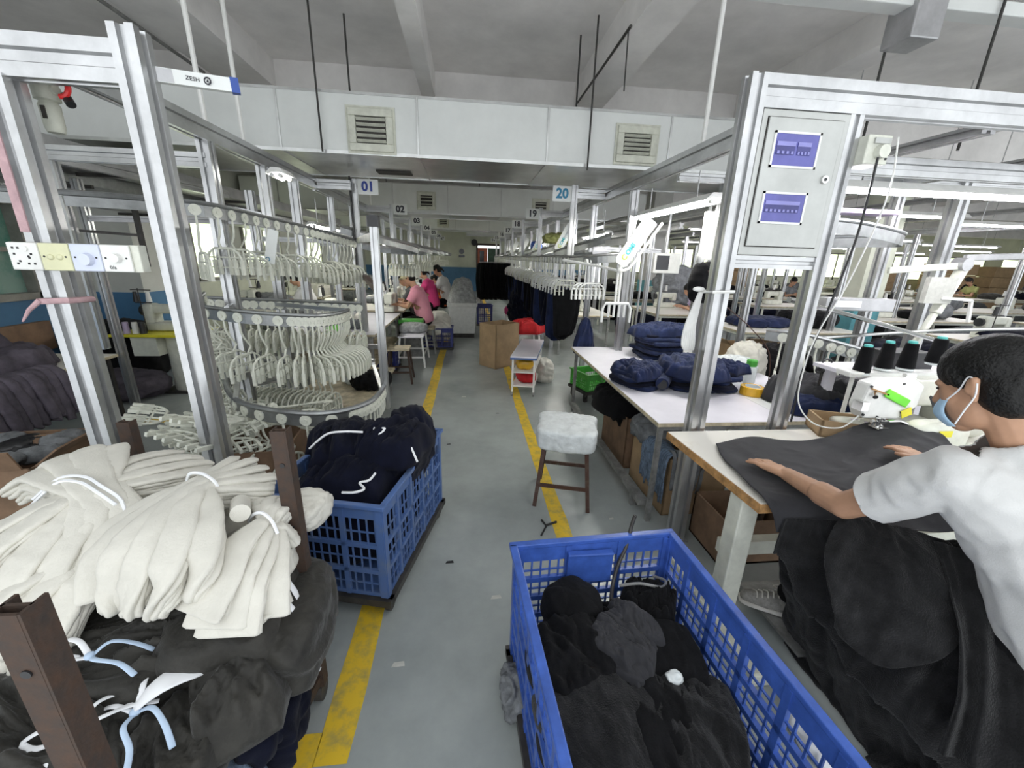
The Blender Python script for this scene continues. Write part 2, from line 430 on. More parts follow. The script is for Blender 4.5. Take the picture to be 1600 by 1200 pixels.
# painted floor lines
def line(name, x0, x1, y0, y1):
    mb = MB(); n = max(2, int(max(x1-x0, y1-y0)/.25)); rnd = random.Random(int(x0*97+y0*13)); lo = []; hi = []
    vs = []
    for i in range(n+1):
        t = i/n; j1 = rnd.uniform(-.006, .006); j2 = rnd.uniform(-.006, .006)
        if y1-y0 > x1-x0: a, b = (x0+j1, y0+(y1-y0)*t), (x1+j2, y0+(y1-y0)*t)
        else: a, b = (x0+(x1-x0)*t, y1+j1), (x0+(x1-x0)*t, y0+j2)
        vs += [(*a, 0), (*b, 0), (*a, .0015), (*b, .0015)]
    fs = []
    for i in range(n):
        k = i*4; fs += [(k+2, k+3, k+7, k+6), (k, k+2, k+6, k+4), (k+1, k+5, k+7, k+3)]
    mb.add(vs, fs); return struct(mb.out(name, M['yellow']))
line('trim_1', -.56, -.44, 1.02, 21.5)
line('trim_2', .57, .68, 1.62, 21.5)
line('trim_3', -2.3, -.56, 1.02, 1.13)
line('trim_4', -3.6, -2.2, 4.25, 4.36)

# left wall with window and blue dado
w = MB(); X0, X1 = -5.35, -5.2
w.bx(X0, X1, -1.0, 3.2, 1.12, 3.9); w.bx(X0, X1, 5.6, 22.2, 1.12, 3.9)
w.bx(X0, X1, 3.2, 5.6, 2.25, 3.9)
struct(w.out('wall_left', M['wall']))
sbox('wall_left_dado', 'bwall', X0, X1+.01, -1.0, 6.9, 0, 1.12)
sbox('wall_left_lower', 'wallc', X0, X1+.01, 6.9, 22.2, 0, 1.12)
for k, y in ((7, 7.6), (8, 10.4), (9, 13.6)):
    f = MB()
    for a in ((y, y+.06, 1.15, 2.3), (y+1.9, y+1.96, 1.15, 2.3), (y+.95, y+1.0, 1.15, 2.3)): f.bx(X1, X1+.05, *a)
    f.bx(X1, X1+.05, y, y+1.96, 1.15, 1.21).bx(X1, X1+.05, y, y+1.96, 2.24, 2.3)
    wf = struct(f.out('window_%d' % k, M['winfr']))
    MB().bx(X1, X1+.02, y+.06, y+1.9, 1.21, 2.24).out('window_pane', M['ylit'], wf)
p = MB()
rnd = random.Random(4)
for y in (4.6, 5.0, 5.9, 6.2):
    p.add([(X1+.012, y+.0, .92), (X1+.012, y+.32, .96), (X1+.012, y+.3, 1.0), (X1+.012, y+.05, .99)], [(0, 1, 2, 3)])
f = MB()
for a in ((3.2, 3.28, 1.12, 2.25), (5.52, 5.6, 1.12, 2.25), (4.36, 4.44, 1.12, 2.25)): f.bx(X0, X1+.05, *a)
f.bx(X0, X1+.05, 3.2, 5.6, 1.12, 1.2); f.bx(X0, X1+.05, 3.2, 5.6, 2.17, 2.25); f.bx(X0, X1+.03, 3.2, 5.6, 1.66, 1.71)
wf = struct(f.out('window_1', M['winfr']))
MB().bx(X0+.05, X0+.07, 3.28, 5.52, 1.2, 2.17).out('window_pane', M['gglass'], wf)
# left pillar (white over blue)
pl = sbox('wall_left_pillar', 'wall', -5.2, -4.55, 6.3, 6.9, 1.14, 3.9)
sbox('wall_left_pillar_dado', 'bwall', -5.2, -4.54, 6.29, 6.91, 0, 1.14)
sbox('trim_5', 'cardd', -5.2, -5.12, 4.7, 5.5, .52, .86)

# back wall of the aisle with door
b = MB(); Y0, Y1 = 22.0, 22.15
b.bx(-5.2, .42, Y0, Y1, 1.22, 3.9); b.bx(1.65, 6.5, Y0, Y1, 1.22, 3.9); b.bx(.42, 1.65, Y0, Y1, 2.36, 3.9)
struct(b.out('wall_back', M['wallc']))
b = MB(); b.bx(-5.2, .42, Y0-.01, Y1, 0, 1.22); b.bx(1.65, 6.5, Y0-.01, Y1, 0, 1.22)
struct(b.out('wall_back_dado', M['bwall']))
d = MB(); d.bx(.40, .48, Y0-.05, Y1, 0, 2.4); d.bx(1.59, 1.67, Y0-.05, Y1, 0, 2.4); d.bx(.40, 1.67, Y0-.05, Y1, 2.32, 2.42)
df = struct(d.out('door_1', M['brown']))
MB().bx(.48, .98, Y0+.02, Y0+.07, 0, 2.2).out('door_leaf', M['doorred'], df)
MB().bx(1.0, 1.59, Y0+.1, Y0+.14, 0, 2.2).out('door_leaf', M['doorgr'], df, label='dark green door leaf')
MB().bx(.58, .80, Y0+.0, Y0+.02, 1.5, 2.05).out('door_glass', M['screen'], df)
# small things on the back wall
t = thing('wall_fan', 'small dark fan fixed high on the cream back wall', 'fan', (.3, 21.9, 2.4))
MB().cyl((.3, 21.85, 2.45), (.3, 21.8, 2.45), .16, n=16).out('fan_cage', M['blackp'], t)
MB().cyl((.3, 22, 2.42), (.3, 21.84, 2.44), .03).out('bracket', M['dark'], t)
t = thing('wall_notice', 'round dark notice on the cream wall left of the door', 'sign', (-.35, 21.98, 1.9))
MB().cyl((-.35, 21.99, 2.0), (-.35, 21.96, 2.0), .13, n=16).out('disc', M['screen'], t)
MB().bx(-.5, -.2, 21.96, 21.99, 1.72, 1.82).out('caption_plate', M['screen'], t)

# right hand side: cream wall with windows far off, pillar
b = MB(); Y0, Y1 = 20.0, 20.15
b.bx(6.5, 34, Y0, Y1, 0, 1.2); b.bx(6.5, 34, Y0, Y1, 2.45, 3.9)
for x in (6.5, 13.6, 20.2, 24.6, 27.9, 33): b.bx(x, x+1.0, Y0, Y1, 1.2, 2.45)
struct(b.out('wall_back_right', M['wallc']))
k = 2
for x0, x1 in ((7.5, 13.6), (14.6, 20.2), (21.2, 24.6), (25.6, 27.9), (28.9, 33)):
    f = MB(); f.bx(x0, x1, Y0+.02, Y0+.1, 1.2, 1.26); f.bx(x0, x1, Y0+.02, Y0+.1, 2.39, 2.45)
    n = max(2, int((x1-x0)/1.1))
    for i in range(n+1):
        x = x0+(x1-x0-.06)*i/n; f.bx(x, x+.06, Y0+.02, Y0+.1, 1.2, 2.45)
    wf = struct(f.out('window_%d' % k, M['winfr'])); k += 1
    MB().bx(x0, x1, Y0+.05, Y0+.06, 1.26, 2.39).out('window_pane', M['ylit'], wf)
sbox('wall_right', 'wallc', 34, 34.15, -3, 20.1, 0, 3.9)
sbox('wall_pillar_right', 'wallc', 6.35, 6.8, 6.1, 6.4, 1.25, 3.9)
sbox('wall_pillar_right_dado', 'teal', 6.34, 6.81, 6.09, 6.41, 0, 1.25)
sbox('wall_pillar_mid', 'concrete', 5.0, 5.5, 11.35, 11.85, 1.25, 3.9)
sbox('wall_pillar_mid_dado', 'teal', 4.99, 5.51, 11.34, 11.86, 0, 1.25)

# ceiling beams: narrow ones along the hall, deep ones across
k = 10
for x0, x1 in ((-2.82, -2.27), (-.56, -.40), (1.36, 1.70), (3.55, 3.85), (7.0, 7.3), (10.5, 10.8), (14, 14.3), (18, 18.3)):
    sbox('trim_%d' % k, 'ceil', x0, x1, .6, 22, 3.6, 3.9); k += 1
for y in (5.9, 11.9, 17.9):
    sbox('trim_%d' % k, 'ceil', -5.2, 34, y, y+.35, 3.3, 3.9); k += 1

# air ducts across the hall (front face panels + foil underside)
def duct(y, z0, z1, x0, x1, dep, where):
    t = thing('air_duct', 'white sheet-metal air duct across the hall, '+where, 'duct', (0, y, z0))
    MB().bx(x0, x1, y, y+dep, z0+.012, z1).out('casing', M['duct'], t, bevel=.01)
    MB().bx(x0, x1, y+.004, y+dep-.004, z0, z0+.012).out('foil_underside', M['ductg'], t)
    s = MB(); x = x0+.8
    while x < x1:
        s.bx(x, x+.018, y-.012, y+dep+.01, z0-.012, z1+.01); x += 1.27
    s.bx(x0, x1, y-.01, y+.01, z0-.01, z0+.02); s.bx(x0, x1, y-.01, y+.01, z1-.01, z1+.012)
    s.bx(x0, x1, y+dep-.01, y+dep+.01, z0-.01, z0+.02)
    s.out('joint_flange', M['ductg'], t)
    r_ = MB(); x = x0+.6
    while x < x1 and y > 6: r_.cyl((x, y+dep-.05, z1), (x, y+dep-.05, 3.9), .008, n=6); x += 2.4
    if r_.v: r_.out('hanger_rods', M['dark'], t)
    return t
duct(4.5, 2.67, 3.17, -5.1, 3.35, 1.25, 'the nearest one above sign 01')
duct(10.5, 2.70, 3.33, -5.1, 4.4, 1.25, 'the second one behind sign 03')
duct(16.5, 2.72, 3.2, -5.1, 4.6, 1.2, 'the third one from the camera')
duct(21.0, 2.75, 3.0, -.1, 3.2, .6, 'the last pale one just before the back wall')
def vent(x0, x1, z0, z1, y, label, n=5):
    t = thing('vent_grille', label, 'vent', (x0, y, z0), 'louvred vents on the ducts' if 0 else None)
    f = MB(); w = (x1-x0); b = w*.16
    for q in ((x0, x1, z0, z0+b), (x0, x1, z1-b, z1), (x0, x0+b, z0+b, z1-b), (x1-b, x1, z0+b, z1-b)):
        f.bx(q[0], q[1], y-.035, y, q[2], q[3])
    f.out('frame', M['vent'], t, bevel=.006)
    f = MB()
    for q in ((x0-.02, x1+.02, z0-.02, z0), (x0-.02, x1+.02, z1, z1+.02), (x0-.02, x0, z0, z1), (x1, x1+.02, z0, z1)): f.bx(q[0], q[1], y-.015, y, q[2], q[3])
    f.out('flange', M['vent'], t)
    MB().bx(x0+b, x1-b, y-.004, y-.001, z0+b, z1-b).out('dark_opening', M['ventd'], t)
    s = MB(); h = z1-z0-2*b
    for i in range(n):
        z = z0+b+h*(i+.5)/n
        s.box(((x0+x1)/2, y-.022, z), (x1-x0-2*b-.01, .03, .006), rot=Matrix.Rotation(-.6, 3, 'X'))
    s.out('louvres', M['vent'], t)
vent(-1.12, -.71, 2.69, 3.05, 4.5, 'cream louvred vent in the nearest duct, above sign 01')
vent(1.50, 1.92, 2.72, 3.05, 4.5, 'cream louvred vent in the nearest duct, to the right of sign 20')
vent(-1.18, -.78, 2.80, 3.16, 10.5, 'cream louvred vent in the second duct, right of sign 02', 3)
vent(1.55, 1.95, 2.80, 3.12, 10.5, 'cream louvred vent in the second duct, above sign 19', 3)
vent(-1.15, -.75, 2.80, 3.12, 16.5, 'small far vent in the third duct, left of the aisle', 3)
t = thing('duct_slot', 'dark slot opening in the foil underside of the nearest duct', 'vent', (-.85, 5.3, 2.66))
MB().bx(-1.05, -.66, 5.25, 5.45, 2.655, 2.668).out('opening', M['ventd'], t)

# hanging rods and ropes
def rod(p0, p1, r, m, name, label, group=None):
    o = MB().cyl(p0, p1, r, n=8).out(name, M[m], smooth=True); base_at(o, V(p1)); return tag(o, label, 'rod' if 'rod' in name else 'rope', group)
rod((-1.78, 3.32, 3.9), (-1.78, 3.35, 2.58), .016, 'white', 'hanging_rod', 'white hanging rod left of the duct, nearer of the pair above the left rail')
rod((-1.78, 3.84, 3.9), (-1.78, 3.84, 2.58), .016, 'white', 'hanging_rod', 'white hanging rod above the left rail, the one nearer the duct')
rod((1.69, 3.14, 3.9), (1.69, 3.14, 2.58), .016, 'white', 'hanging_rod', 'white hanging rod above the right rail beside the vent')
rod((-1.79, 8.3, 3.9), (-1.79, 8.3, 2.56), .014, 'white', 'hanging_rod', 'thin white rod hanging down left of sign 02')
for i, (x, y, z) in enumerate(((-1.365, 4.44, 2.66), (-1.16, 4.8, 3.17), (1.20, 4.44, 2.62), (1.13, 4.8, 3.17), (3.0, 3.2, 2.6), (3.6, 3.0, 2.6))):
    rod((x, y, 3.9), (x, y, z), .009, 'rope', 'hanging_rope', ['dark rope crossing the front of the nearest duct, left of the vent', 'dark rope ending on top of the nearest duct, above its left vent',
        'dark rope crossing the duct front beside sign 20', 'dark rope ending on top of the duct left of the sign 20 rope', 'dark rod hanging above the right cabinet frame', 'thin dark rod near the top right of the ceiling'][i])
# pipe hooks on the beams
t = thing('ceiling_conduit', 'thin dark conduit along the right ceiling beam with a hanging cord', 'conduit', (1.37, 4.2, 3.55))
MB().tube([(1.33, 5.6, 3.58), (1.33, 4.6, 3.58), (1.33, 3.9, 3.59)], .012).out('pipe', M['dark'], t, smooth=True)
MB().cyl((1.33, 3.95, 3.58), (1.34, 3.95, 3.15), .006, n=6).out('cord', M['rope'], t)
t = thing('ceiling_conduit', 'grey conduit with a fixing along the far left of the ceiling', 'conduit', (-2.9, 4.2, 3.5))
MB().tube([(-2.85, 5.5, 3.58), (-2.85, 3.0, 3.58), (-2.85, .8, 3.58)], .016).out('pipe', M['legg'], t, smooth=True)
MB().tube([(-3.0, 3.1, 3.58), (-3.0, 3.1, 3.42), (-2.93, 3.12, 3.38), (-2.9, 3.1, 3.44), (-2.96, 3.1, 3.46)], .014).out('clamp', M['dark'], t, smooth=True)
t = thing('cable_tray', 'white cable tray under the ceiling at the top right with a grey box', 'tray', (3.0, 3.08, 3.43))
MB().bx(1.7, 6.0, 3.02, 3.15, 3.43, 3.51).out('tray', M['duct'], t, bevel=.008)
MB().bx(2.95, 3.17, 2.98, 3.2, 3.24, 3.895).out('drop_box', M['aluold'], t, bevel=.01)
# ---------------------------------------------------------------- aluminium frames
def post(t, x, y, z0, z1, w=.08, m='alu', up=(0, 1, 0)):
    MB().alu((x, y, z0), (x, y, z1), w, up=up).out('post', M[m], t)
def beam(t, p0, p1, w=.08, h=.08, m='alu'):
    MB().alu(p0, p1, w, h).out('beam', M[m], t)
LX, RX = -1.78, 1.69
# near left portal frame
t = thing('aluminium_portal_frame', 'near left aluminium frame of two leaning-looking posts with the socket strip', 'frame', (-1.6, 2.15, 0))
MB().alu((-1.375, 2.15, 0), (-1.375, 2.15, 2.60), .10, up=(0, 1, 0)).out('post', M['alu'], t)
MB().alu((-1.90, 2.15, 0), (-1.90, 2.15, 2.40), .10, up=(0, 1, 0)).out('post', M['alu'], t)
beam(t, (-3.2, 2.15, 2.47), (-1.425, 2.15, 2.47), .08, .155)
for z in (0, ):
    MB().bx(-1.46, -1.29, 2.07, 2.23, 0, .012).out('foot_plate', M['aluold'], t)
    MB().bx(-1.98, -1.82, 2.07, 2.23, 0, .012).out('foot_plate', M['aluold'], t)
o = MB().bx(-1.952, -1.916, 2.092, 2.099, 1.80, 2.28).out('pink_wrapping', M['pinkw'], t, label='pink paper stuck along the post')
# tie around the post
tie = MB().tube([(-1.96, 2.09, 1.50), (-1.84, 2.09, 1.505), (-1.84, 2.21, 1.50), (-1.96, 2.21, 1.50)], .014, close=True)
tie.tube([(-1.955, 2.085, 1.505), (-2.0, 2.07, 1.46), (-2.03, 2.06, 1.41)], [.012, .009, .004])
o = tie.out('cloth_tie', M['pinkw'], smooth=True); tag(base_at(o, (-1.9, 2.15, 1.5)), 'pinkish cloth strip knotted around the near left frame post', 'tie')

# printed aluminium level bar sticking out at the top left
t = thing('printed_profile', 'short printed aluminium profile with blue end cap, above the near left frame', 'profile bar', (-1.3, 2.2, 2.50))
a, b = V((-1.335, 2.20, 2.46)), V((-1.065, 2.32, 2.475))
MB().bar(a, b, .03, .055).out('bar', M['signw'], t)
d = (b-a).normalized(); MB().bar(a+d*.27, a+d*.303, .034, .06).out('end_cap', M['bluep'], t)
MB().bar(a+d*.0, a+d*.06, .032, .05).out('worn_end', M['aluold'], t)
tx = text('ZESH', .022, .001); mm = Matrix.Translation(a+d*.13+V((.006, -.0165, 0))) @ Matrix.Rotation(math.atan2(d.y, d.x), 4, 'Z')
tx.tf(mm).out('lettering', M['signk'], t)
ring = MB().tube([(.013*math.cos(k*PI/8), 0, .013*math.sin(k*PI/8)) for k in range(16)], .003, close=True).add([(-.006, 0, -.005), (.006, 0, -.005), (0, 0, .008)], [(0, 1, 2)])
ring.tf(Matrix.Translation(a+d*.185+V((.006, -.018, 0)))).out('round_emblem', M['signk'], t)

# socket strip on the near left frame
t = thing('socket_strip', 'row of four switch and socket plates fixed across the near left frame posts', 'socket strip', (-1.7, 2.09, 1.64))
MB().bx(-1.975, -1.46, 2.045, 2.095, 1.640, 1.757).out('back_box', M['cream'], t, bevel=.004)
pw = .1175
for i, (m, nm) in enumerate((('white', 'socket_plate'), ('sockety', 'switch_plate'), ('socketb', 'dimmer_plate'), ('white', 'dimmer_plate'))):
    x0 = -1.972+i*(pw+.0035); c = x0+pw/2
    p = MB().bx(x0, x0+pw, 2.033, 2.045, 1.641, 1.756).out(nm, M[m], t, bevel=.005)
    if i == 0:
        h = MB()
        for dx, dz in ((-.035, .035), (-.015, .035), (-.035, .01), (.03, .01), (.02, -.005), (.018, .0), (.012, -.03), (.035, -.03), (-.02, -.02), (-.03, -.03)):
            h.bx(c+dx-.004, c+dx+.004, 2.031, 2.034, 1.698+dz-.004, 1.698+dz+.004)
        h.out('socket_holes', M['blackp'], p)
        MB().cyl((c+.014, 2.034, 1.73), (c+.014, 2.026, 1.73), .011).out('rocker', M['white'], p, smooth=True)
    elif i == 1:
        for dx in (-.018, .018): MB().ell((c+dx, 2.033, 1.698), (.014, .009, .012)).out('rocker', M['sockety'], p, smooth='all')
    else:
        r = .028 if i == 2 else .021
        MB().cyl((c+.006, 2.034, 1.692 if i == 2 else 1.70), (c+.006, 2.012, 1.692 if i == 2 else 1.70), r, r*.86, n=24).out('knob', M[m], p, smooth=True)
    if i:
        h = MB()
        for dx in (-.042, .042): h.cyl((c+dx, 2.034, 1.70), (c+dx, 2.031, 1.70), .004)
        h.out('screw', M['blackp'], p)
s = text('0/a', .022, .0006); s.tf(Matrix.Translation(V((-1.571, 2.032, 1.66)))).out('pen_mark', M['signk'], t)
# air filter regulator
t = thing('air_filter_regulator', 'grimy air filter regulator with a red valve ring behind the near left frame top', 'air filter', (-1.87, 2.3, 2.2))
rg = MB().lathe([(.03, .0), (.036, .02), (.038, .11), (.03, .125), (.045, .13), (.047, .20), (.03, .21), (.03, .26), (.02, .28)], (-1.885, 2.32, 2.24)).out('body', M['vent'], t, smooth=True)
MB().bx(-1.891, -1.875, 2.278, 2.290, 2.29, 2.34).out('sight_glass', M['ventd'], t)
MB().cyl((-1.885, 2.32, 2.41), (-1.83, 2.31, 2.41), .02).out('port', M['vent'], t, smooth=True)
MB().tube([(-1.80+.035*math.cos(a), 2.29, 2.42+.04*math.sin(a)) for a in [(-100+k*20)*PI/180 for k in range(13)]], .011).out('red_ring', M['redp'], t, smooth=True, label='red plastic ring')
MB().cyl((-1.80, 2.31, 2.39), (-1.77, 2.29, 2.35), .018).out('gauge', M['blackp'], t, smooth=True)

NUM = ['zero', 'one', 'two', 'three', 'four', 'five', 'six', 'seven', 'eight', 'nine', 'ten', 'eleven', 'twelve', 'thirteen', 'fourteen', 'fifteen', 'sixteen', 'seventeen', 'eighteen', 'nineteen', 'twenty']
# long overhead rails with posts, per side
def rail_frame(side, y0, y1, label, posts, sx, post_lo=0):
    X = LX if side < 0 else RX
    t = thing('overhead_rail_frame', label, 'frame', (X, y0, 0))
    beam(t, (X, y0, 2.51), (X, y1, 2.51), .08, .12)
    beam(t, (X+.04*(-side), y1-.04, 2.51), (sx, y1-.04, 2.51), .06, .10)
    return t
SL = [5.60+2.42*i for i in range(7)]; SR = [5.32+2.36*i for i in range(7)]
SXL, SXR = -1.37, 1.27
t = rail_frame(-1, 2.20, 5.40, 'aluminium rail and posts from the near left frame to sign 01', 0, SXL)
for y in (3.30, 4.1, 4.75): post(t, LX, y, 0, 2.45, .08)
post(t, SXL, 5.5, 0, 2.60, .07)
beam(t, (-3.4, 3.3, 2.33), (LX, 3.3, 2.33), .06, .09)
beam(t, (-3.2, 2.2, 2.36), (LX-1.0, 5.4, 2.36), .06, .08); beam(t, (LX, 3.3, .72), (-.95, 4.05, .72), .05, .05); beam(t, (LX, 4.75, .72), (-1.0, 4.75, .72), .05, .05)
post(t, LX-1.0, 3.32, 1.0, 2.3, .06)
MB().tube([(SXL-.03, 5.44, 2.62), (SXL-.03, 5.44, 1.5)], .012, n=6).out('black_edge_cable', M['blackp'], t)
t = rail_frame(1, 2.20, 5.25, 'aluminium rail and posts from the cabinet frame to sign 20', 0, SXR)
post(t, RX+.02, 4.4, 0, 2.45, .075); post(t, 2.12, 3.45, 0, 2.45, .08); beam(t, (RX, 3.45, 2.41), (2.12, 3.45, 2.41), .06, .06)
post(t, SXR, 5.2, 1.45, 2.60, .07)
beam(t, (SXR, 5.2, 1.75), (RX, 5.2, 1.75), .05, .06)
Lx = [0]+[0]*6
for i in range(1, 7):
    for side, S, X, SX in ((-1, SL, LX-.03, SXL), (1, SR, RX, SXR)):
        n = i+1 if side < 0 else 20-i
        y0, y1 = S[i-1]-.1, S[i]-.1
        t = thing('overhead_rail_frame', 'aluminium rail frame with posts leading to the sign reading %s' % NUM[n], 'frame', (X, y0, 0))
        beam(t, (X, y0, 2.51), (X, y1, 2.51), .08, .12)
        beam(t, (X, y1-.05, 2.51), (SX, y1-.05, 2.51), .06, .10)
        post(t, SX, y1, 0 if side < 0 else 1.0, 2.60, .06)
        post(t, X, y0+.5, 0, 2.45, .07); post(t, X, y0+1.5, 0 if i > 1 or side < 0 else 1.0, 2.45, .06)
        beam(t, (X, y0+.5, 1.9), (X+side*1.0, y0+.5, 1.9), .05, .06)
        beam(t, (X+side*1.0, y0, 2.2), (X+side*1.0, y1, 2.2), .06, .08)
# number signs
def sign(txt, x, y, z, m, w, label):
    t = thing('number_sign', label, 'sign', (x, y, z))
    MB().bx(x-w/2, x+w/2, y-.004, y, z-.085, z+.085).out('plate', M['signw'], t)
    text(txt, .150, .001, .0055).mv((x, y-.006, z)).out('digits', M[m], t)
for i in range(7):
    sign('%02d' % (i+1), SXL+.035+.13, SL[i]-.1, 2.52, 'signb' if i == 0 else 'signk', .24, 'white hanging sign with the number %s over the left row' % NUM[i+1])
    sign('%02d' % (20-i), SXR-.03-.12, SR[i]-.13, 2.50, 'signt' if i == 0 else 'signk', .23, 'white hanging sign with the number %s over the right row' % NUM[20-i])

# near right cabinet frame
FY = 2.13
t = thing('aluminium_portal_frame', 'near right aluminium frame that holds the grey electric cabinet', 'frame', (1.6, FY, 0))
MB().alu((1.36, FY, 0), (1.36, FY, 2.61), .085, up=(0, 1, 0)).out('post', M['alu'], t)
MB().alu((1.905, FY, 0), (1.905, FY, 2.47), .075, up=(0, 1, 0)).out('post', M['alu'], t)
MB().alu((1.40, FY, 2.54), (4.2, FY, 2.54), .08, .14).out('beam', M['alu'], t)
MB().alu((1.402, FY, 1.765), (1.867, FY, 1.765), .06, .065).out('beam', M['alu'], t)
MB().alu((1.94, FY+.35, 2.34), (4.2, FY+.35, 2.34), .07, .10).out('beam', M['alu'], t)
MB().alu((4.16, FY, 0), (4.16, FY, 2.47), .075, up=(0, 1, 0)).out('post', M['alu'], t)
MB().bx(1.30, 1.42, FY-.06, FY+.06, 0, .012).out('foot_plate', M['aluold'], t)
beam(t, (1.69, FY+.04, 2.51), (1.69, FY+.1, 2.51), .08, .12)
# electric cabinet
t = thing('electric_cabinet', 'grey metal electric cabinet with two blue tinted breaker windows', 'cabinet', (1.63, FY, 1.80))
x0, x1, z0, z1 = 1.405, 1.865, 1.80, 2.465; y = FY-.045
MB().bx(x0, x1, y, FY+.12, z0, z1).out('body', M['panel'], t, bevel=.004)
dx0, dx1 = x0+.03, x1-.035; yd = y-.012
dr = MB().bx(dx0, dx1, yd, y-.001, z0+.045, z1-.035).out('door', M['panel'], t, bevel=.003)
MB().bx(dx0-.004, dx1+.004, y-.002, y, z0+.041, z1-.031).out('door_gap', M['ventd'], t)
for (a, b, c, e, n) in ((dx0+.038, dx0+.285, 2.213, 2.372, 2), (dx0+.038, dx0+.28, 1.955, 2.105, 1)):
    f = MB(); q = .010
    for r in ((a, b, c, c+q), (a, b, e-q, e), (a, a+q, c, e), (b-q, b, c, e)): f.bx(r[0], r[1], yd-.005, yd, r[2], r[3])
    wf = f.out('window_frame', M['signw'], dr)
    MB().bx(a+q, b-q, yd-.002, yd-.0005, c+q, e-q).out('tinted_pane', M['pwin'], dr)
    h = e-c; k = MB(); kk = MB()
    groups = ((a+.02, (a+b)/2-.005), ((a+b)/2+.008, b-.045)) if n == 2 else ((a+.02, b-.035),)
    for g0, g1 in groups:
        k.bx(g0, g1, yd-.004, yd-.002, c+h*.36, c+h*.62)
        m_ = 4 if n == 2 else 8; st = (g1-g0)/m_
        for i in range(m_): kk.bx(g0+i*st+st*.25, g0+i*st+st*.75, yd-.007, yd-.004, c+h*.38, c+h*.46)
        kk.bx(g0, g1, yd-.006, yd-.004, c+h*.60, c+h*.72)
    k.out('breaker_row', M['pwin2'], dr); kk.out('breaker_toggles', M['pwin3'], dr)
MB().cyl((dx1-.045, yd, 2.17), (dx1-.045, yd-.012, 2.17), .021, .018, n=20).out('lock', M['chrome'], dr, smooth=True)
MB().cyl((dx1-.045, yd-.011, 2.17), (dx1-.045, yd-.0135, 2.17), .008, n=12).out('keyhole', M['blackp'], dr)
# socket box on the right of the cabinet
t = thing('socket_box', 'cream socket box with a round plug on the post right of the electric cabinet', 'socket', (1.98, FY-.03, 2.2))
MB().bx(1.945, 2.075, FY-.09, FY+.04, 2.245, 2.375).out('box', M['cream'], t, bevel=.006)
MB().cyl((2.02, FY-.09, 2.298), (2.02, FY-.12, 2.298), .034, .03, n=20).out('plug', M['cream'], t, smooth=True)
MB().bx(1.975, 2.06, FY-.10, FY-.09, 2.335, 2.36).out('rocker_row', M['panel'], t)
h = MB(); h.cyl((2.058, FY-.091, 2.325), (2.058, FY-.094, 2.325), .006); h.bx(2.056, 2.066, FY-.094, FY-.09, 2.265, 2.275); h.out('socket_holes', M['blackp'], t)
def cable(pts, r, m, label, n=60, name='cable'):
    o = MB().tube(spline(pts, n), r, n=6).out(name, M[m], smooth=True); base_at(o, V(pts[-1])); return tag(o, label, 'cable')
cable([(2.07, FY-.12, 2.36), (2.09, FY-.13, 2.1), (2.02, FY-.12, 1.7), (1.93, FY-.10, 1.4), (1.90, FY-.10, 1.2), (1.90, FY-.12, 1.0), (1.95, FY-.2, .90), (2.05, 1.86, .90), (2.12, 1.84, .98)], .004, 'white', 'thin white cable running from the socket box down to the sewing machine')
cable([(2.0, FY-.11, 2.27), (1.99, FY-.12, 1.9), (1.96, FY-.09, 1.5), (1.93, FY-.07, 1.2), (1.94, FY-.06, .85)], .006, 'blackp', 'black cable hanging beside the white one right of the cabinet')
cable([(1.86, 3.05, 1.95), (1.84, 3.03, 1.7), (1.83, 2.98, 1.4), (1.85, 2.93, 1.1), (1.84, 2.92, .96)], .004, 'white', 'white cord hanging onto the navy garment stack')
cable([(1.84, 3.05, 1.7), (1.9, 2.95, 1.5), (2.1, 2.8, 1.3), (2.3, 2.8, 1.1), (2.35, 2.8, .8)], .004, 'brown', 'brown cord sagging behind the near right frame post')
# hank of elastic tied to the post
t = thing('elastic_hank', 'white elastic hank tied to the near right post under the cabinet', 'hank', (1.29, FY, 1.3))
for k in range(7):
    dx = (k-3)*.006
    MB().tube(spline([(1.28+dx*.3, 2.16, 1.60), (1.27+dx, 2.17, 1.50), (1.255+dx*1.6, 2.17, 1.40), (1.26+dx*2, 2.17, 1.31), (1.275+dx*1.4, 2.18, 1.27)], 14), .008, n=6).out('strand', M['white'], t, smooth=True)
MB().tube([(1.30, 2.08, 1.605), (1.42, 2.08, 1.61), (1.42, 2.19, 1.605), (1.29, 2.19, 1.60), (1.29, 2.16, 1.60)], .009, n=6, close=True).out('knot', M['white'], t, smooth=True)
MB().ell((1.26, 2.15, 1.615), (.035, .014, .014)).out('tail', M['white'], t, smooth='all')

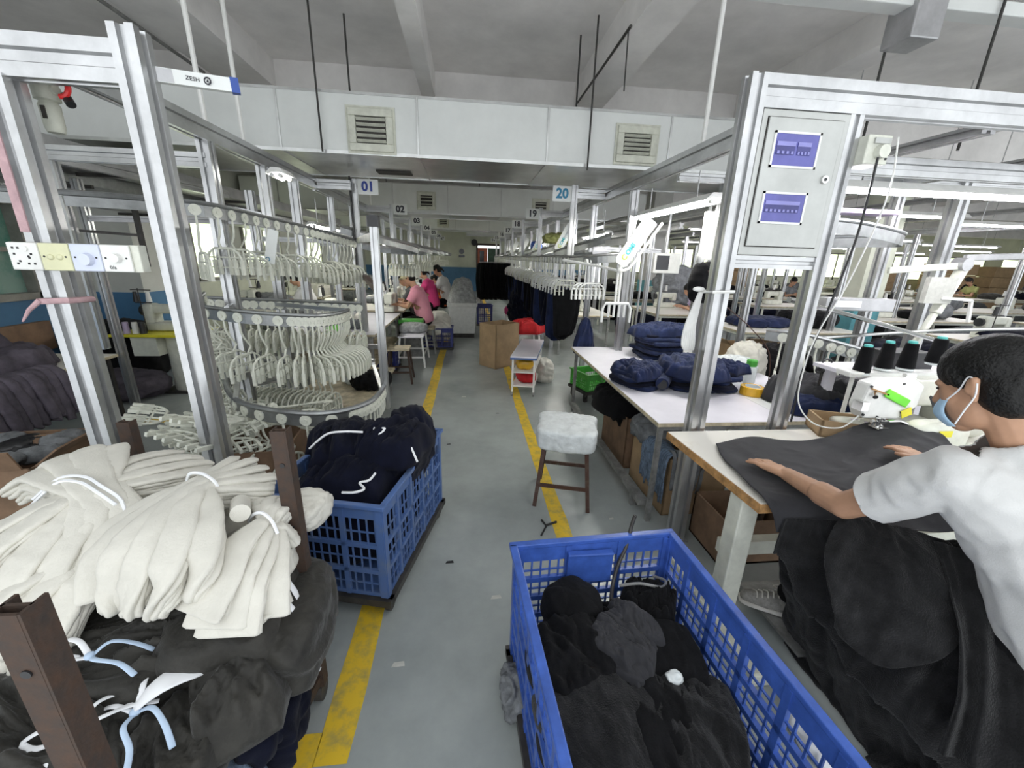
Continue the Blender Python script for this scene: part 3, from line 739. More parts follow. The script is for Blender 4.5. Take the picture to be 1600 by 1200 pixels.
# ---------------------------------------------------------------- tube lamps
def lamp(x, y, z, L, ax, label, m='tubel', tilt=0, group=None, n=2, w=.16, shade=True, power=1.0):
    t = thing('tube_lamp', label, 'lamp', (x, y, z), group)
    d = V((1, 0, 0)) if ax == 'x' else V((0, 1, 0)); s = V((0, 1, 0)) if ax == 'x' else V((1, 0, 0))
    d = (d+V((0, 0, tilt))).normalized(); c = V((x, y, z))
    pr = [(-w/2, -.01), (-w*.22, .035), (w*.22, .035), (w/2, -.01), (w/2, -.014), (w*.2, .0), (-w*.2, .0), (-w/2, -.014)]
    MB().poly(c-d*L/2, c+d*L/2, pr).out('housing', M['white'], t)
    for k in range(n):
        off = s*((k-(n-1)/2)*.06)
        MB().cyl(c-d*(L/2-.03)+off-V((0, 0, .022)), c+d*(L/2-.03)+off-V((0, 0, .022)), .0135, n=8).out('tube', M[m], t)
        MB().cyl(c-d*(L/2-.002)+off-V((0, 0, .022)), c-d*(L/2-.035)+off-V((0, 0, .022)), .017, n=8).out('lamp_holder', M['white'], t)
        MB().cyl(c+d*(L/2-.002)+off-V((0, 0, .022)), c+d*(L/2-.035)+off-V((0, 0, .022)), .017, n=8).out('lamp_holder', M['white'], t)
    if shade:
        for q in (-.3, .3): MB().cyl(c+d*L*q+V((0, 0, .03)), c+d*L*q+V((0, 0, (3.9 if z > 2.4 else 2.44)-z)), .006, n=6).out('hanger_rod', M['alu'], t)
    return t
lamp(1.80, 3.75, 2.21, 1.45, 'y', 'lit twin tube lamp over the white table, left of the electric cabinet', power=1.2)
lamp(3.15, 2.55, 2.235, 2.3, 'x', 'long bright tube lamp to the right of the electric cabinet', 'tubel2', n=1, power=1.4)
for i in range(6):
    lamp(-2.05+.1*(i % 2), SL[i]+.9, 2.1, 1.2, 'y', 'lit twin tube lamp over the left worktables past sign %s' % NUM[i+1])
    lamp(1.95+.1*(i % 2), SR[i]+1.1, 2.12, 1.2, 'y', 'lit twin tube lamp over the right worktables past sign %s' % NUM[20-i])
g = 'tube lamps over the far right rows'
for x, y in ((5.2, 5.0), (8.2, 5.6), (11, 6.4), (5.6, 8.2), (9.6, 9.2), (13.5, 10.4), (8, 13), (12.5, 14), (17, 13), (18, 16), (23, 16)):
    lamp(x, y, 2.42, 2.4, 'x', 'long tube lamp over the far rows beyond the near right frame', 'tubel2', group=g, n=1, w=.2, power=1.8)
lamp(-3.6, 4.6, 2.35, 1.2, 'y', 'tube lamp over the far left tables by the blue wall')
lamp(-1.55, 3.9, 2.36, .22, 'y', 'short bright lamp under the left overhead rail', n=2, power=.3, shade=False)
# ---------------------------------------------------------------- hangers and conveyor tracks
def make_hanger(m='hang', drop=.20, jog=.03):
    t = thing('trouser_hanger', 'hanger', 'hanger', (0, 0, 0))
    # body plane is local XZ, track runs along local Y; origin at the wheel
    MB().cyl((-.011, 0, 0), (.011, 0, 0), .035, n=20).cyl((-.018, 0, 0), (.018, 0, 0), .012, n=10).out('wheel', M[m], t, smooth=True)
    z = -.03
    MB().tube([(0, 0, -.02), (0, 0, z-.07), (jog*.2, 0, z-.11), (jog, 0, z-drop*.8), (jog*.4, 0, z-drop)], .0075, n=6).out('hook', M[m], t, smooth=True)
    zb = z-drop; W = .15; H = .17
    f = MB()
    pts = [(-W, 0, zb-H), (-W, 0, zb-.07), (-W*.86, 0, zb-.03), (-W*.5, 0, zb), (W*.5, 0, zb), (W*.86, 0, zb-.03), (W, 0, zb-.07), (W, 0, zb-H)]
    f.tube(pts, .0085, n=6)
    f.tube([(-W*.93, 0, zb-.06), (W*.93, 0, zb-.06)], .006, n=6)
    for k in (-.62, -.3, .3, .62):
        f.tube([(W*k, 0, zb-.002), (W*k, 0, zb-H*.6)], .006, n=6)
    f.out('clip_frame', M[m], t, smooth=True)
    c = MB()
    for k in (-1, -.62, -.3, .3, .62, 1):
        c.box((W*k, 0, zb-H*.75), (.016, .022, .10))
    c.bx(-W, W, -.004, .004, zb-H*.75-.004, zb-H*.75+.004)
    c.out('clips', M[m], t)
    return t
H0 = make_hanger(); H1 = make_hanger('hangw', .2, .0); H2 = make_hanger('hang', .24, .07)
for h in (H1, H2): h['label'] = 'hanger'
used = set()
def hang(src, p, rz, label, group, tilt=None):
    if src.name not in used:
        used.add(src.name); c = src; c.location = p; c['label'] = label; c['group'] = group
    else: c = dup(src, p, 0, label, group)
    c.rotation_euler = tilt if tilt else (0, 0, rz)
    return c
def track(pts, label, n=40, r=.013, m='track', arms=()):
    t = thing('conveyor_track', label, 'track', pts[0])
    P = spline(pts, n)
    st_ = MB()
    for a_, b_ in zip(P, P[1:]): st_.bar(a_-V((0, 0, .004)), b_-V((0, 0, .004)), .006, .072)
    st_.out('guide_strip', M['track'], t)
    MB().tube([p+V((0, 0, .046)) for p in P], r*1.1, n=8).out('upper_rail', M[m], t, smooth=True)
    for a, b in arms: MB().bar(a, b, .03, .03).out('arm', M['alu'], t)
    return t
def along(pts, s0, s1, n, jit=0.0, rnd=random.Random(3)):
    """n points between arc fractions s0 and s1 of the spline, with heading"""
    P = spline(pts, 160); L = [0]
    for a, b in zip(P, P[1:]): L.append(L[-1]+(b-a).length)
    out = []
    for i in range(n):
        s = (s0+(s1-s0)*i/max(1, n-1))*L[-1]
        s = min(max(s+rnd.uniform(-jit, jit), 0), L[-1]*.999); k = 0
        while L[k+1] < s: k += 1
        q = (s-L[k])/(L[k+1]-L[k]); d = P[k+1]-P[k]
        out.append((P[k]+d*q, math.atan2(d.y, d.x)-PI/2))
    return out
rnd = random.Random(11)
# station 01 buffer: three curved levels of empty hangers
UP = [(-1.95, 2.95, 2.0), (-1.72, 3.12, 1.99), (-1.62, 3.6, 1.965), (-1.5, 4.1, 1.93), (-1.34, 4.45, 1.88), (-1.22, 4.75, 1.84)]
MI = [(-2.15, 3.6, 1.36), (-2.0, 3.22, 1.32), (-1.7, 3.06, 1.30), (-1.38, 3.02, 1.28), (-1.12, 3.10, 1.26), (-1.02, 3.35, 1.25), (-1.03, 3.62, 1.24)]
LO = [(-1.9, 3.6, .80), (-1.78, 3.05, .79), (-1.50, 2.62, .78), (-1.18, 2.44, .77), (-.86, 2.42, .76), (-.66, 2.62, .76), (-.62, 2.95, .78)]
track(UP, 'upper curved hanger track of the left buffer under sign 01', arms=(((-1.62, 3.6, 2.02), (-1.78, 3.55, 2.05)), ((-1.34, 4.45, 1.92), (-1.74, 4.72, 1.95))))
track(MI, 'middle curved hanger track of the left buffer', arms=(((-1.7, 3.06, 1.35), (-1.78, 3.27, 1.35)), ((-1.03, 3.55, 1.29), (-1.74, 3.9, 1.29))))
track(LO, 'lowest wide curved hanger track of the left buffer, nearest the blue crate', r=.016, arms=(((-1.5, 2.62, .83), (-1.78, 3.2, .83)), ((-.62, 2.9, .70), (-.95, 4.0, .70))))
gU, gM, gL = 'hangers on the upper track of the left buffer', 'hangers on the middle track of the left buffer', 'hangers on the lowest track of the left buffer'
lU = 'cream plastic trouser hanger on the upper track of the left buffer'
lM = 'cream plastic trouser hanger on the middle track of the left buffer'
lL = 'cream plastic trouser hanger on the lowest track of the left buffer'
for p, a in along(UP, .10, .66, 10, .01)+along(UP, .70, .99, 11): hang(H2 if rnd.random() < .5 else H0, p, a+PI, lU, gU)
for p, a in along(MI, .02, .58, 9, .01)+along(MI, .63, .99, 17): hang(H2, p, a+PI, lM, gM)
for p, a in along(LO, .06, .74, 12, .01)+along(LO, .80, .99, 11): hang(H2 if rnd.random() < .6 else H0, p, a+PI, lL, gL)
# return tracks behind, more densely filled
RB = [(-1.0, 3.95, 1.26), (-1.5, 3.95, 1.27), (-2.1, 3.8, 1.30), (-2.45, 3.7, 1.32)]
RC = [(-2.6, 3.0, .80), (-2.1, 2.7, .80), (-1.9, 2.95, .8)]
RD = [(-1.2, 3.5, .78), (-1.7, 3.6, .79), (-2.3, 3.7, .80)]
for nm, P, n, ll in (('rear middle hanger track of the left buffer', RB, 22, 'cream hanger packed on the rear middle track of the left buffer'),
                     ('rear lowest hanger track of the left buffer', RD, 22, 'cream hanger packed on the rear lowest track of the left buffer')):
    track(P, nm, 20)
    for p, a in along(P, .02, .98, n, .01): hang(H0, p, a, ll, 'hangers on the '+nm)
# vertical pole at the end of the tracks
t = thing('buffer_pole', 'silver round-edged pole standing at the aisle end of the left buffer tracks', 'pole', (-.62, 2.92, .55))
MB().alu((-.62, 2.92, .64), (-.62, 2.92, 1.93), .05, up=(0, 1, 0)).out('pole', M['alu'], t)
MB().bx(-.655, -.585, 2.885, 2.955, 1.92, 1.99).out('cap', M['blackp'], t)
MB().bar((-.62, 2.95, 1.86), (-1.37, 5.5, 1.90), .05, .06).out('top_arm', M['aluold'], t)
MB().bar((-.62, 2.95, 1.50), (-1.37, 5.5, 1.52), .04, .05).out('top_arm', M['brown'], t, label='brown arm')
# white tag hung on the upper track and grey logo plates
def logo_plate(a, b, w, label, m='signw', letters=True):
    """long inclined plate from a (bottom) to b (top) facing the aisle"""
    a = V(a); b = V(b); t = thing('logo_plate', label, 'sign plate', a)
    L = (b-a).length; d = (b-a).normalized(); s = d.cross(V((0, 1, 0))).normalized()
    n = s.cross(d).normalized()
    if n.y > 0: n = -n; s = -s
    mm = Matrix(((s.x, d.x, n.x, a.x), (s.y, d.y, n.y, a.y), (s.z, d.z, n.z, a.z), (0, 0, 0, 1)))
    pts = [(-w/2, .03), (-w*.36, 0), (w*.36, 0), (w/2, .03), (w/2, L-.02), (w*.42, L), (-w*.42, L), (-w/2, L-.02)]
    k = len(pts); vs = [(x, y, 0) for x, y in pts]+[(x, y, .014) for x, y in pts]
    MB().add(vs, [tuple(range(k-1, -1, -1)), tuple(range(k, 2*k))]+[(i, (i+1) % k, k+(i+1) % k, k+i) for i in range(k)]).tf(mm).out('plate', M[m], t)
    if letters:
        R = Matrix.Translation(V((0, 0, .017)))
        def lt(txt, size, at, mt, bold=.002):
            x = text(txt, size, .0006, bold)
            x.v = [V((-v.z*(-1) if False else -v.z, v.x, -v.y)) for v in x.v]   # turn to read upwards along the plate
            x.tf(mm @ Matrix.Translation(V((0, at, .017)))).out('lettering', M[mt], t)
        lt('C', w*.52, L*.16, 'logoy'); lt('OMI', w*.46, L*.16+w*.66, 'logot'); lt('system', w*.44, L*.66, 'logog', .0005)
    return t
logo_plate((1.40, 3.8, 1.72), (1.66, 3.8, 2.12), .135, 'white inclined plate with a green logo, left of the electric cabinet')
t = thing('swing_arm', 'white bent tube arm with a drop rod beside the white logo plate', 'arm', (1.42, 3.82, 1.2))
MB().tube(spline([(1.80, 3.86, 2.1), (1.64, 3.85, 1.86), (1.56, 3.84, 1.74), (1.50, 3.83, 1.68), (1.42, 3.82, 1.66)], 20), .013).out('bent_tube', M['white'], t, smooth=True)
MB().tube([(1.42, 3.82, 1.66), (1.25, 4.0, 1.70), (.98, 4.3, 1.745)], .013).out('side_tube', M['white'], t, smooth=True)
MB().ell((1.42, 3.82, 1.67), (.03, .03, .035)).out('joint', M['white'], t, smooth='all')
MB().cyl((1.405, 3.82, 1.66), (1.405, 3.82, 1.36), .012).cyl((1.435, 3.82, 1.66), (1.435, 3.82, 1.36), .012).out('drop_rod', M['white'], t, smooth=True)
f = MB(); zb = 1.36; W = .14
f.tube([(1.42-W, 3.80, zb-.18), (1.42-W, 3.80, zb-.05), (1.42-W*.8, 3.80, zb), (1.42+W*.8, 3.80, zb), (1.42+W, 3.80, zb-.05), (1.42+W, 3.80, zb-.18)], .014, n=8)
for k in (-.55, -.18, .18, .55): f.tube([(1.42+W*k, 3.80, zb), (1.42+W*k, 3.80, zb-.13)], .012, n=8)
f.out('clip_comb', M['hangw'], t, smooth=True)
logo_plate((-2.05, 3.2, 1.62), (-1.98, 3.2, 2.05), .12, 'grey-green inclined plate behind the near left frame', 'aluold')
t = thing('paper_tag', 'white printed tag hanging on the upper left hangers', 'tag', (-1.52, 3.45, 1.7))
MB().box((-1.50, 3.42, 1.78), (.075, .006, .25), rot=Matrix.Rotation(.25, 3, 'Y')).out('tag_plate', M['signw'], t)
MB().tube([(-1.535+.014*math.cos(k*PI/6), 3.412, 1.69+.014*math.sin(k*PI/6)) for k in range(12)], .003, close=True).out('printed_ring', M['signt'], t)

# right row: packed navy trousers on the long track
def make_trouser(seed, m):
    r = random.Random(seed); ph = [r.uniform(0, 6.28) for _ in range(6)]; L = r.uniform(.46, .56)
    def fn(u, v):
        a = 2*PI*u; z = -L*v
        w = .125+.03*math.sin(v*2.2+ph[0])-.05*max(0, v-.75)*4*.3
        t_ = .022+.020*math.sin(min(1, v*1.4)*PI*.5)
        fold = .016*math.sin(a*4+ph[1]+v*1.1)+.012*math.sin(a*7+ph[2])*(.4+v)
        if v > .93: k = math.sqrt(max(0, 1-((v-.93)/.07)**2)); w *= .55+.45*k; t_ *= k
        x = (w+fold*.5)*math.copysign(abs(math.cos(a))**.7, math.cos(a)); y = (t_+fold)*math.sin(a)
        x += .02*math.sin(v*3+ph[3])*v; y += .015*math.sin(v*4+ph[4])
        z += .03*math.sin(a+ph[5])*v*v
        return V((x, y, z))
    o = MB().grid(fn, 30, 16, cu=True, flip=True).out('hanging_trousers', M[m], smooth='all')
    return o
TR = [make_trouser(s, m) for s, m in ((1, 'navy'), (2, 'navyd'), (3, 'navyd'), (4, 'black'), (5, 'navy'))]
tu = set()
def trouser(p, rz, label, group, k=None, sc_=None):
    o = TR[k if k is not None else rnd.randrange(len(TR))]
    if o.name not in tu: tu.add(o.name); c = o
    else: c = o.copy(); C.objects.link(c)
    c.location = p; c.rotation_euler = (0, 0, rz); tag(c, label, 'trousers', group)
    if sc_: c.scale = sc_
    return c
for i in range(6):
    y0 = SR[i]-.35; sn = 20-i
    P = [(1.62, y0-.55, 1.78), (1.40, y0-.50, 1.76), (1.22, y0-.2, 1.74), (1.16, y0+.5, 1.74), (1.12, y0+1.4, 1.75), (1.3, y0+1.8, 1.8), (1.62, y0+1.9, 1.86)]
    track(P, 'hanger track carrying loaded hangers beside sign %s' % NUM[sn], 30, m='alu')
    Q = along(P, .10, .82, (15 if i < 1 else 18) if i < 3 else 14, .012)
    for j, (p, a) in enumerate(Q):
        if i == 0 and j < 3: continue
        hang(H1 if rnd.random() < .6 else H0, p, a, 'white plastic hanger loaded with dark trousers at sign %s' % NUM[sn], 'loaded hangers at sign %s' % NUM[sn])
        if j % 5 == 4 and i < 1: continue
        k = rnd.randrange(5) if i < 4 else 1
        trouser((p.x, p.y, p.z-.34), a+rnd.uniform(-.5, .5), 'dark navy trousers clipped on a hanger in the row at sign %s' % NUM[sn], 'hanging trousers at sign %s' % NUM[sn], k, (1.05, 1, rnd.uniform(1.0, 1.28)))
for dx in (0, .05, .1):
    hang(H1, (1.30+dx*.9, 4.55, 1.73), PI/2*.1, 'empty white hanger at the near end of the loaded row', 'empty hangers at the near end of the right row')
# upper conveyor (two silver rails) along both rows
for i in range(6):
    for side, S, x0, x1 in ((-1, SL, -1.55, -.80), (1, SR, 1.75, 1.3)):
        y = S[i]-.1
        sn = i+1 if side < 0 else 20-i
        pts = [(x0, y-.1, 2.02), ((x0+x1)/2, y+.15, 1.93), (x1-side*.02, y+.75, 1.83), (x1, y+1.05, 1.80), ((x0+x1)/2, y+1.15, 1.80), (x0-.1*-side, y+1.0, 1.86)]
        track(pts, 'silver loop of conveyor rail swinging towards the aisle past sign %s' % NUM[sn], 26, .016, 'alu')
t = thing('main_conveyor', 'long straight silver conveyor rail over the left worktables', 'conveyor', (-1.75, 5.6, 1.9))
MB().bar((-1.72, 5.6, 1.98), (-1.72, 20, 1.98), .05, .07).bar((-1.6, 5.6, 1.86), (-1.6, 20, 1.86), .03, .03).out('rail', M['alu'], t)
t = thing('main_conveyor', 'long straight silver conveyor rail over the right row of stations', 'conveyor', (1.75, 5.3, 1.9))
MB().bar((1.72, 4.4, 1.96), (1.72, 20, 1.96), .05, .07).bar((1.6, 5.3, 1.84), (1.6, 20, 1.84), .03, .03).out('rail', M['alu'], t)
for i in range(5):
    y0 = SL[i]+.5; lb = 'empty cream hanger on the loop past sign %s' % NUM[i+1]
    for j in range(9):
        hang(H0, (-1.25+.055*j, y0+.9-.02*j, 1.83), PI/2*.92, lb, 'empty hangers on the loop past sign %s' % NUM[i+1])
for i in range(1, 5):
    logo_plate((1.36, SR[i]-1.25, 1.88), (1.56, SR[i]-1.25, 2.26), .13, 'white inclined logo plate in front of sign %s' % NUM[20-i], letters=i < 3)
# hangers on the low track behind the near sewing table
P = [(2.35, 2.95, 1.22), (2.60, 2.78, 1.20), (3.05, 2.72, 1.10), (3.35, 2.9, 1.06)]
track(P, 'sloping low hanger track behind the near sewing machine', 20, m='alu')
for p, a in along(P, .1, .85, 11, .008): hang(H2, p, a, 'white hanger on the sloping low track behind the sewing machine', 'hangers on the low track behind the near sewing machine')
# loose heap of hangers behind the white bundles
lh = 'loose white hanger in the tangled heap behind the white bundles'
for k in range(20):
    x = -1.70+rnd.random()*.42; y = 2.45+rnd.random()*.3; z = .60+rnd.random()*.13
    hang(H0, (x, y, z), 0, lh, 'loose hangers behind the white bundles', tilt=(PI/2+rnd.uniform(-.35, .35), rnd.uniform(-.3, .3), rnd.uniform(0, 6.28)))
# ---------------------------------------------------------------- boxes, tables, stools, crates
def carton(x, y, w, l, h, rz, label, m='card', z=0, t_=.012, flaps=True, group=None):
    t = thing('cardboard_box', label, 'box', (x, y, z), group)
    mb = MB(); a, b = w/2, l/2
    for q in ((-a, a, -b, -b+t_), (-a, a, b-t_, b), (-a, -a+t_, -b, b), (a-t_, a, -b, b)): mb.bx(*q, 0, h)
    mb.bx(-a, a, -b, b, 0, t_); mb.mv((x, y, z), rz); mb.out('body', M[m], t)
    if flaps:
        for (c, d, ax, sg) in (((-a, 0), (.01, l*.9, .16), 'y', -1), ((a, 0), (.01, l*.9, .16), 'y', 1), ((0, -b), (w*.9, .01, .14), 'x', -1)):
            f = MB(); ang = .9*sg if ax == 'y' else .35
            R = Matrix.Rotation(ang, 3, 'Y' if ax == 'y' else 'X')
            cc = V((c[0], c[1], h))+R @ V((0, 0, d[2]/2))
            f.box(cc, d, rot=R); f.mv((x, y, z), rz); f.out('flap', M[m], t)
    return t
def table(x0, x1, y0, y1, z, label, top='lam', edge='ply', leg='legg', th=.028, shelf=None, group=None, legs=None, lw=.035):
    t = thing('work_table', label, 'table', ((x0+x1)/2, (y0+y1)/2, 0), group)
    tp = MB().bx(x0, x1, y0, y1, z-th, z-.003).out('table_top', M[edge], t, bevel=.002)
    MB().bx(x0+.003, x1-.003, y0+.003, y1-.003, z-.003, z).out('laminate', M[top], tp)
    for lx, ly in (legs or ((x0+.06, y0+.06), (x1-.06, y0+.06), (x0+.06, y1-.06), (x1-.06, y1-.06))):
        MB().bx(lx-lw/2, lx+lw/2, ly-lw/2, ly+lw/2, 0, z-th).out('leg', M[leg], t)
    mb = MB(); i = .06
    for a in ((x0+i, x1-i, y0+i-.012, y0+i+.012), (x0+i, x1-i, y1-i-.012, y1-i+.012), (x0+i-.012, x0+i+.012, y0+i, y1-i), (x1-i-.012, x1-i+.012, y0+i, y1-i)):
        mb.bx(*a, z-th-.045, z-th)
    mb.out('apron', M[leg], t)
    if shelf: MB().bx(x0+.03, x1-.03, y0+.03, y1-.03, shelf-.02, shelf).out('shelf', M[edge], t)
    return t
# white packing table by the near right frame
table(1.20, 2.75, 2.26, 4.56, .77, 'long white laminate table with navy garment stacks, right of the aisle', lw=.03, leg='legg', legs=((1.25, 2.32), (1.25, 4.48), (2.68, 2.32), (2.68, 4.48)))
t = thing('floor_rail', 'low wooden rail on the floor under the long white table', 'rail', (1.22, 3.2, 0))
MB().bx(1.19, 1.25, 2.36, 4.4, .10, .14).bx(1.2, 1.24, 2.5, 2.54, 0, .1).bx(1.2, 1.24, 4.2, 4.24, 0, .1).out('rail', M['legg'], t)
# near sewing table
t = thing('sewing_table', 'near sewing table with worn white top, thick wooden edge and boxy white leg', 'table', (1.2, 1.4, 0))
tx0, tx1, ty0, ty1, tz = 1.16, 3.35, 1.33, 2.07, .80
pts = [(tx0, ty1), (1.205, ty0), (tx1, ty0-.0), (tx1, ty1)]
def slab(z0, z1, ins=0):
    P = [(x+(ins if x < 2 else -ins), y+(-ins if y > 1.7 else ins)) for x, y in pts]
    return MB().add([(x, y, z) for z in (z0, z1) for x, y in P], [(0, 1, 2, 3)[::1], (7, 6, 5, 4), (0, 4, 5, 1), (1, 5, 6, 2), (2, 6, 7, 3), (3, 7, 4, 0)])
tp = slab(tz-.045, tz-.003).out('table_top', M['edge'], t)
tp.data.flip_normals()
o = slab(tz-.003, tz, .004).out('laminate', M['lamw'], tp); o.data.flip_normals()
MB().bx(1.215, 1.305, 1.44, 1.53, .06, tz-.045).out('leg', M['cream'], t, bevel=.006)
MB().bx(1.20, 1.32, 1.15, 1.95, .0, .07).out('foot', M['cream'], t, bevel=.01)
MB().bx(3.15, 3.24, 1.44, 1.53, .06, tz-.045).out('leg', M['cream'], t, bevel=.006)
MB().bx(3.13, 3.26, 1.15, 1.95, .0, .07).out('foot', M['cream'], t, bevel=.01)
MB().bx(1.30, 3.16, 1.60, 1.66, .30, .38).out('crossbar', M['cream'], t, bevel=.004)
MB().bx(1.45, 2.1, 1.2, 1.62, .09, .105).out('treadle', M['legg'], t)
# stool with padded cover
def stool(x, y, rz, h, w, d, label, cover=None, m='brown', seat='ply', sp=.05, lg=.028, th=.03):
    t = thing('stool', label, 'stool', (x, y, 0))
    a, b = w/2-.03, d/2-.03
    def pt(sx, sy, z): k = 1+sp/a*(1-z/h); return rotz((sx*a*k, sy*b*k, z), rz)+V((x, y, 0))
    for sx in (-1, 1):
        for sy in (-1, 1): MB().bar(pt(sx, sy, 0), pt(sx, sy, h-th), lg, lg, up=rotz((0, 1, 0), rz)).out('leg', M[m], t)
    for z, q in ((.17, 0), (.20, 1)):
        for sg in (-1, 1):
            A, B = (pt(-1, sg, z), pt(1, sg, z)) if q == 0 else (pt(sg, -1, z), pt(sg, 1, z))
            MB().bar(A, B, .012, .028).out('stretcher', M[m], t)
    s = MB().bx(-w/2, w/2, -d/2, d/2, h-th, h).mv((x, y, 0), rz).out('seat', M[seat], t, bevel=.005)
    if cover:
        MB().lump((w+.07, d+.07, .155), 8, 34, 7, .005, 12, (1, 1, 1), .7, True, (x, y, h-.075), rz).out('padded_cover', M[cover], t, smooth='all')
    return t
stool(.72, 2.68, -.28, .53, .35, .35, 'tall brown metal stool with a grey wrapped padded seat in the aisle', 'stoolc')
stool(-.98, 5.72, .05, .50, .30, .30, 'bare wooden topped brown stool beside the left worktable', m='rust', seat='ply', th=.025)
t = thing('pedal_hook', 'small black bent hook lying on the yellow line by the stool leg', 'hook', (.52, 2.32, 0))
MB().tube([(.60, 2.33, .01), (.52, 2.30, .008), (.50, 2.36, .008)], .008).tube([(.53, 2.31, .008), (.47, 2.20, .006)], .006).out('hook', M['blackp'], t)
# bench with shelves
t = thing('bench', 'narrow white topped bench on castors with odds and ends on its lower shelves', 'bench', (.8, 5.5, 0))
def bp(x, y, z):   # skewed bench frame
    return V((.53+x*.33+y*.30, 5.0-x*.06+y*1.15, z))
def bbox(mb, x0, x1, y0, y1, z0, z1):
    return mb.add([bp(x, y, z) for z in (z0, z1) for y in (y0, y1) for x in (x0, x1)], [(0, 2, 3, 1), (4, 5, 7, 6), (0, 1, 5, 4), (2, 6, 7, 3), (0, 4, 6, 2), (1, 3, 7, 5)])
bbox(MB(), 0, 1, 0, 1, .53, .55).out('table_top', M['lam'], t)
bbox(MB(), -.01, 1.01, -.005, 1.005, .505, .53).out('blue_edge', M['blue2'], t)
for x in (.08, .92):
    for y in (.04, .9):
        bbox(MB(), x-.035, x+.035, y-.012, y+.012, .06, .505).out('leg', M['white'], t)
        MB().cyl(bp(x-.03, y, .03), bp(x+.03, y, .03), .03, n=14).out('castor', M['legg'], t)
for z in (.14, .33): bbox(MB(), .05, .95, .03, .91, z-.012, z).out('shelf', M['white'], t)
def lumps(t, specs):
    for nm, m, args in specs: MB().lump(*args).out(nm, M[m], t, smooth='all')
def single_lump(name, m, label, cat, c, size, seed, n=16, p=3.2, amp=.015, f=9, st=(1, 1, 1), rz=0, group=None, amp2=.4, fn=None):
    mb = MB().lump(size, p, n, seed, amp, f, st, amp2, True, (0, 0, 0), rz, fn)
    o = mb.out(name, M[m], smooth='all'); o.location = c
    return tag(o, label, cat, group)
def single_drape(name, m, label, cat, c, w, l, h, seed, rz=0, group=None, n=34, amp=.03, f=6, st=(1, 1, 1), edge=.12, dome=.5, rag=.07, solid=.006, tilt=None):
    o = drape_mb(w, l, h, seed, n, amp, f, st, edge, 0, dome, rag).out(name, M[m], smooth='all', solid=solid)
    o.location = V(c)+V((0, 0, .006)); o.rotation_euler = tilt if tilt else (0, 0, rz)
    return tag(o, label, cat, group)
single_lump('rag_bundle', 'amber', 'yellow and brown bundle on the bench upper shelf', 'bundle', bp(.45, .25, .332), (.2, .3, .12), 3)
single_lump('rag_bundle', 'red', 'dark red bundle on the bench lower shelf', 'bundle', bp(.5, .3, .142), (.24, .4, .15), 4)
single_lump('cloth_heap', 'knit', 'white cloth heap on the floor right of the bench', 'cloth', (1.12, 5.75, 0), (.22, .4, .30), 5, amp=.03)
carton(.51, 6.67, .53, .40, .72, .69, 'tall open tan cardboard box standing in the middle of the aisle', flaps=False)
stool(1.02, 7.05, .1, .50, .42, .42, 'white topped low table with red cloth behind the tall cardboard box', m='white', seat='lam', th=.02)
single_drape('red_cloth', 'red', 'heap of red cloth draped over the low table behind the cardboard box', 'cloth', (1.02, 7.0, .5), .62, .50, .20, 6, n=44, amp=.04, f=9)
single_lump('red_cloth', 'magenta', 'small crimson heap on a stool further behind the red cloth', 'cloth', (1.0, 9.4, .5), (.3, .3, .16), 8, 14, amp=.03)
stool(1.0, 9.4, 0, .50, .32, .32, 'white stool carrying the small crimson heap', m='white', seat='lam', th=.02)
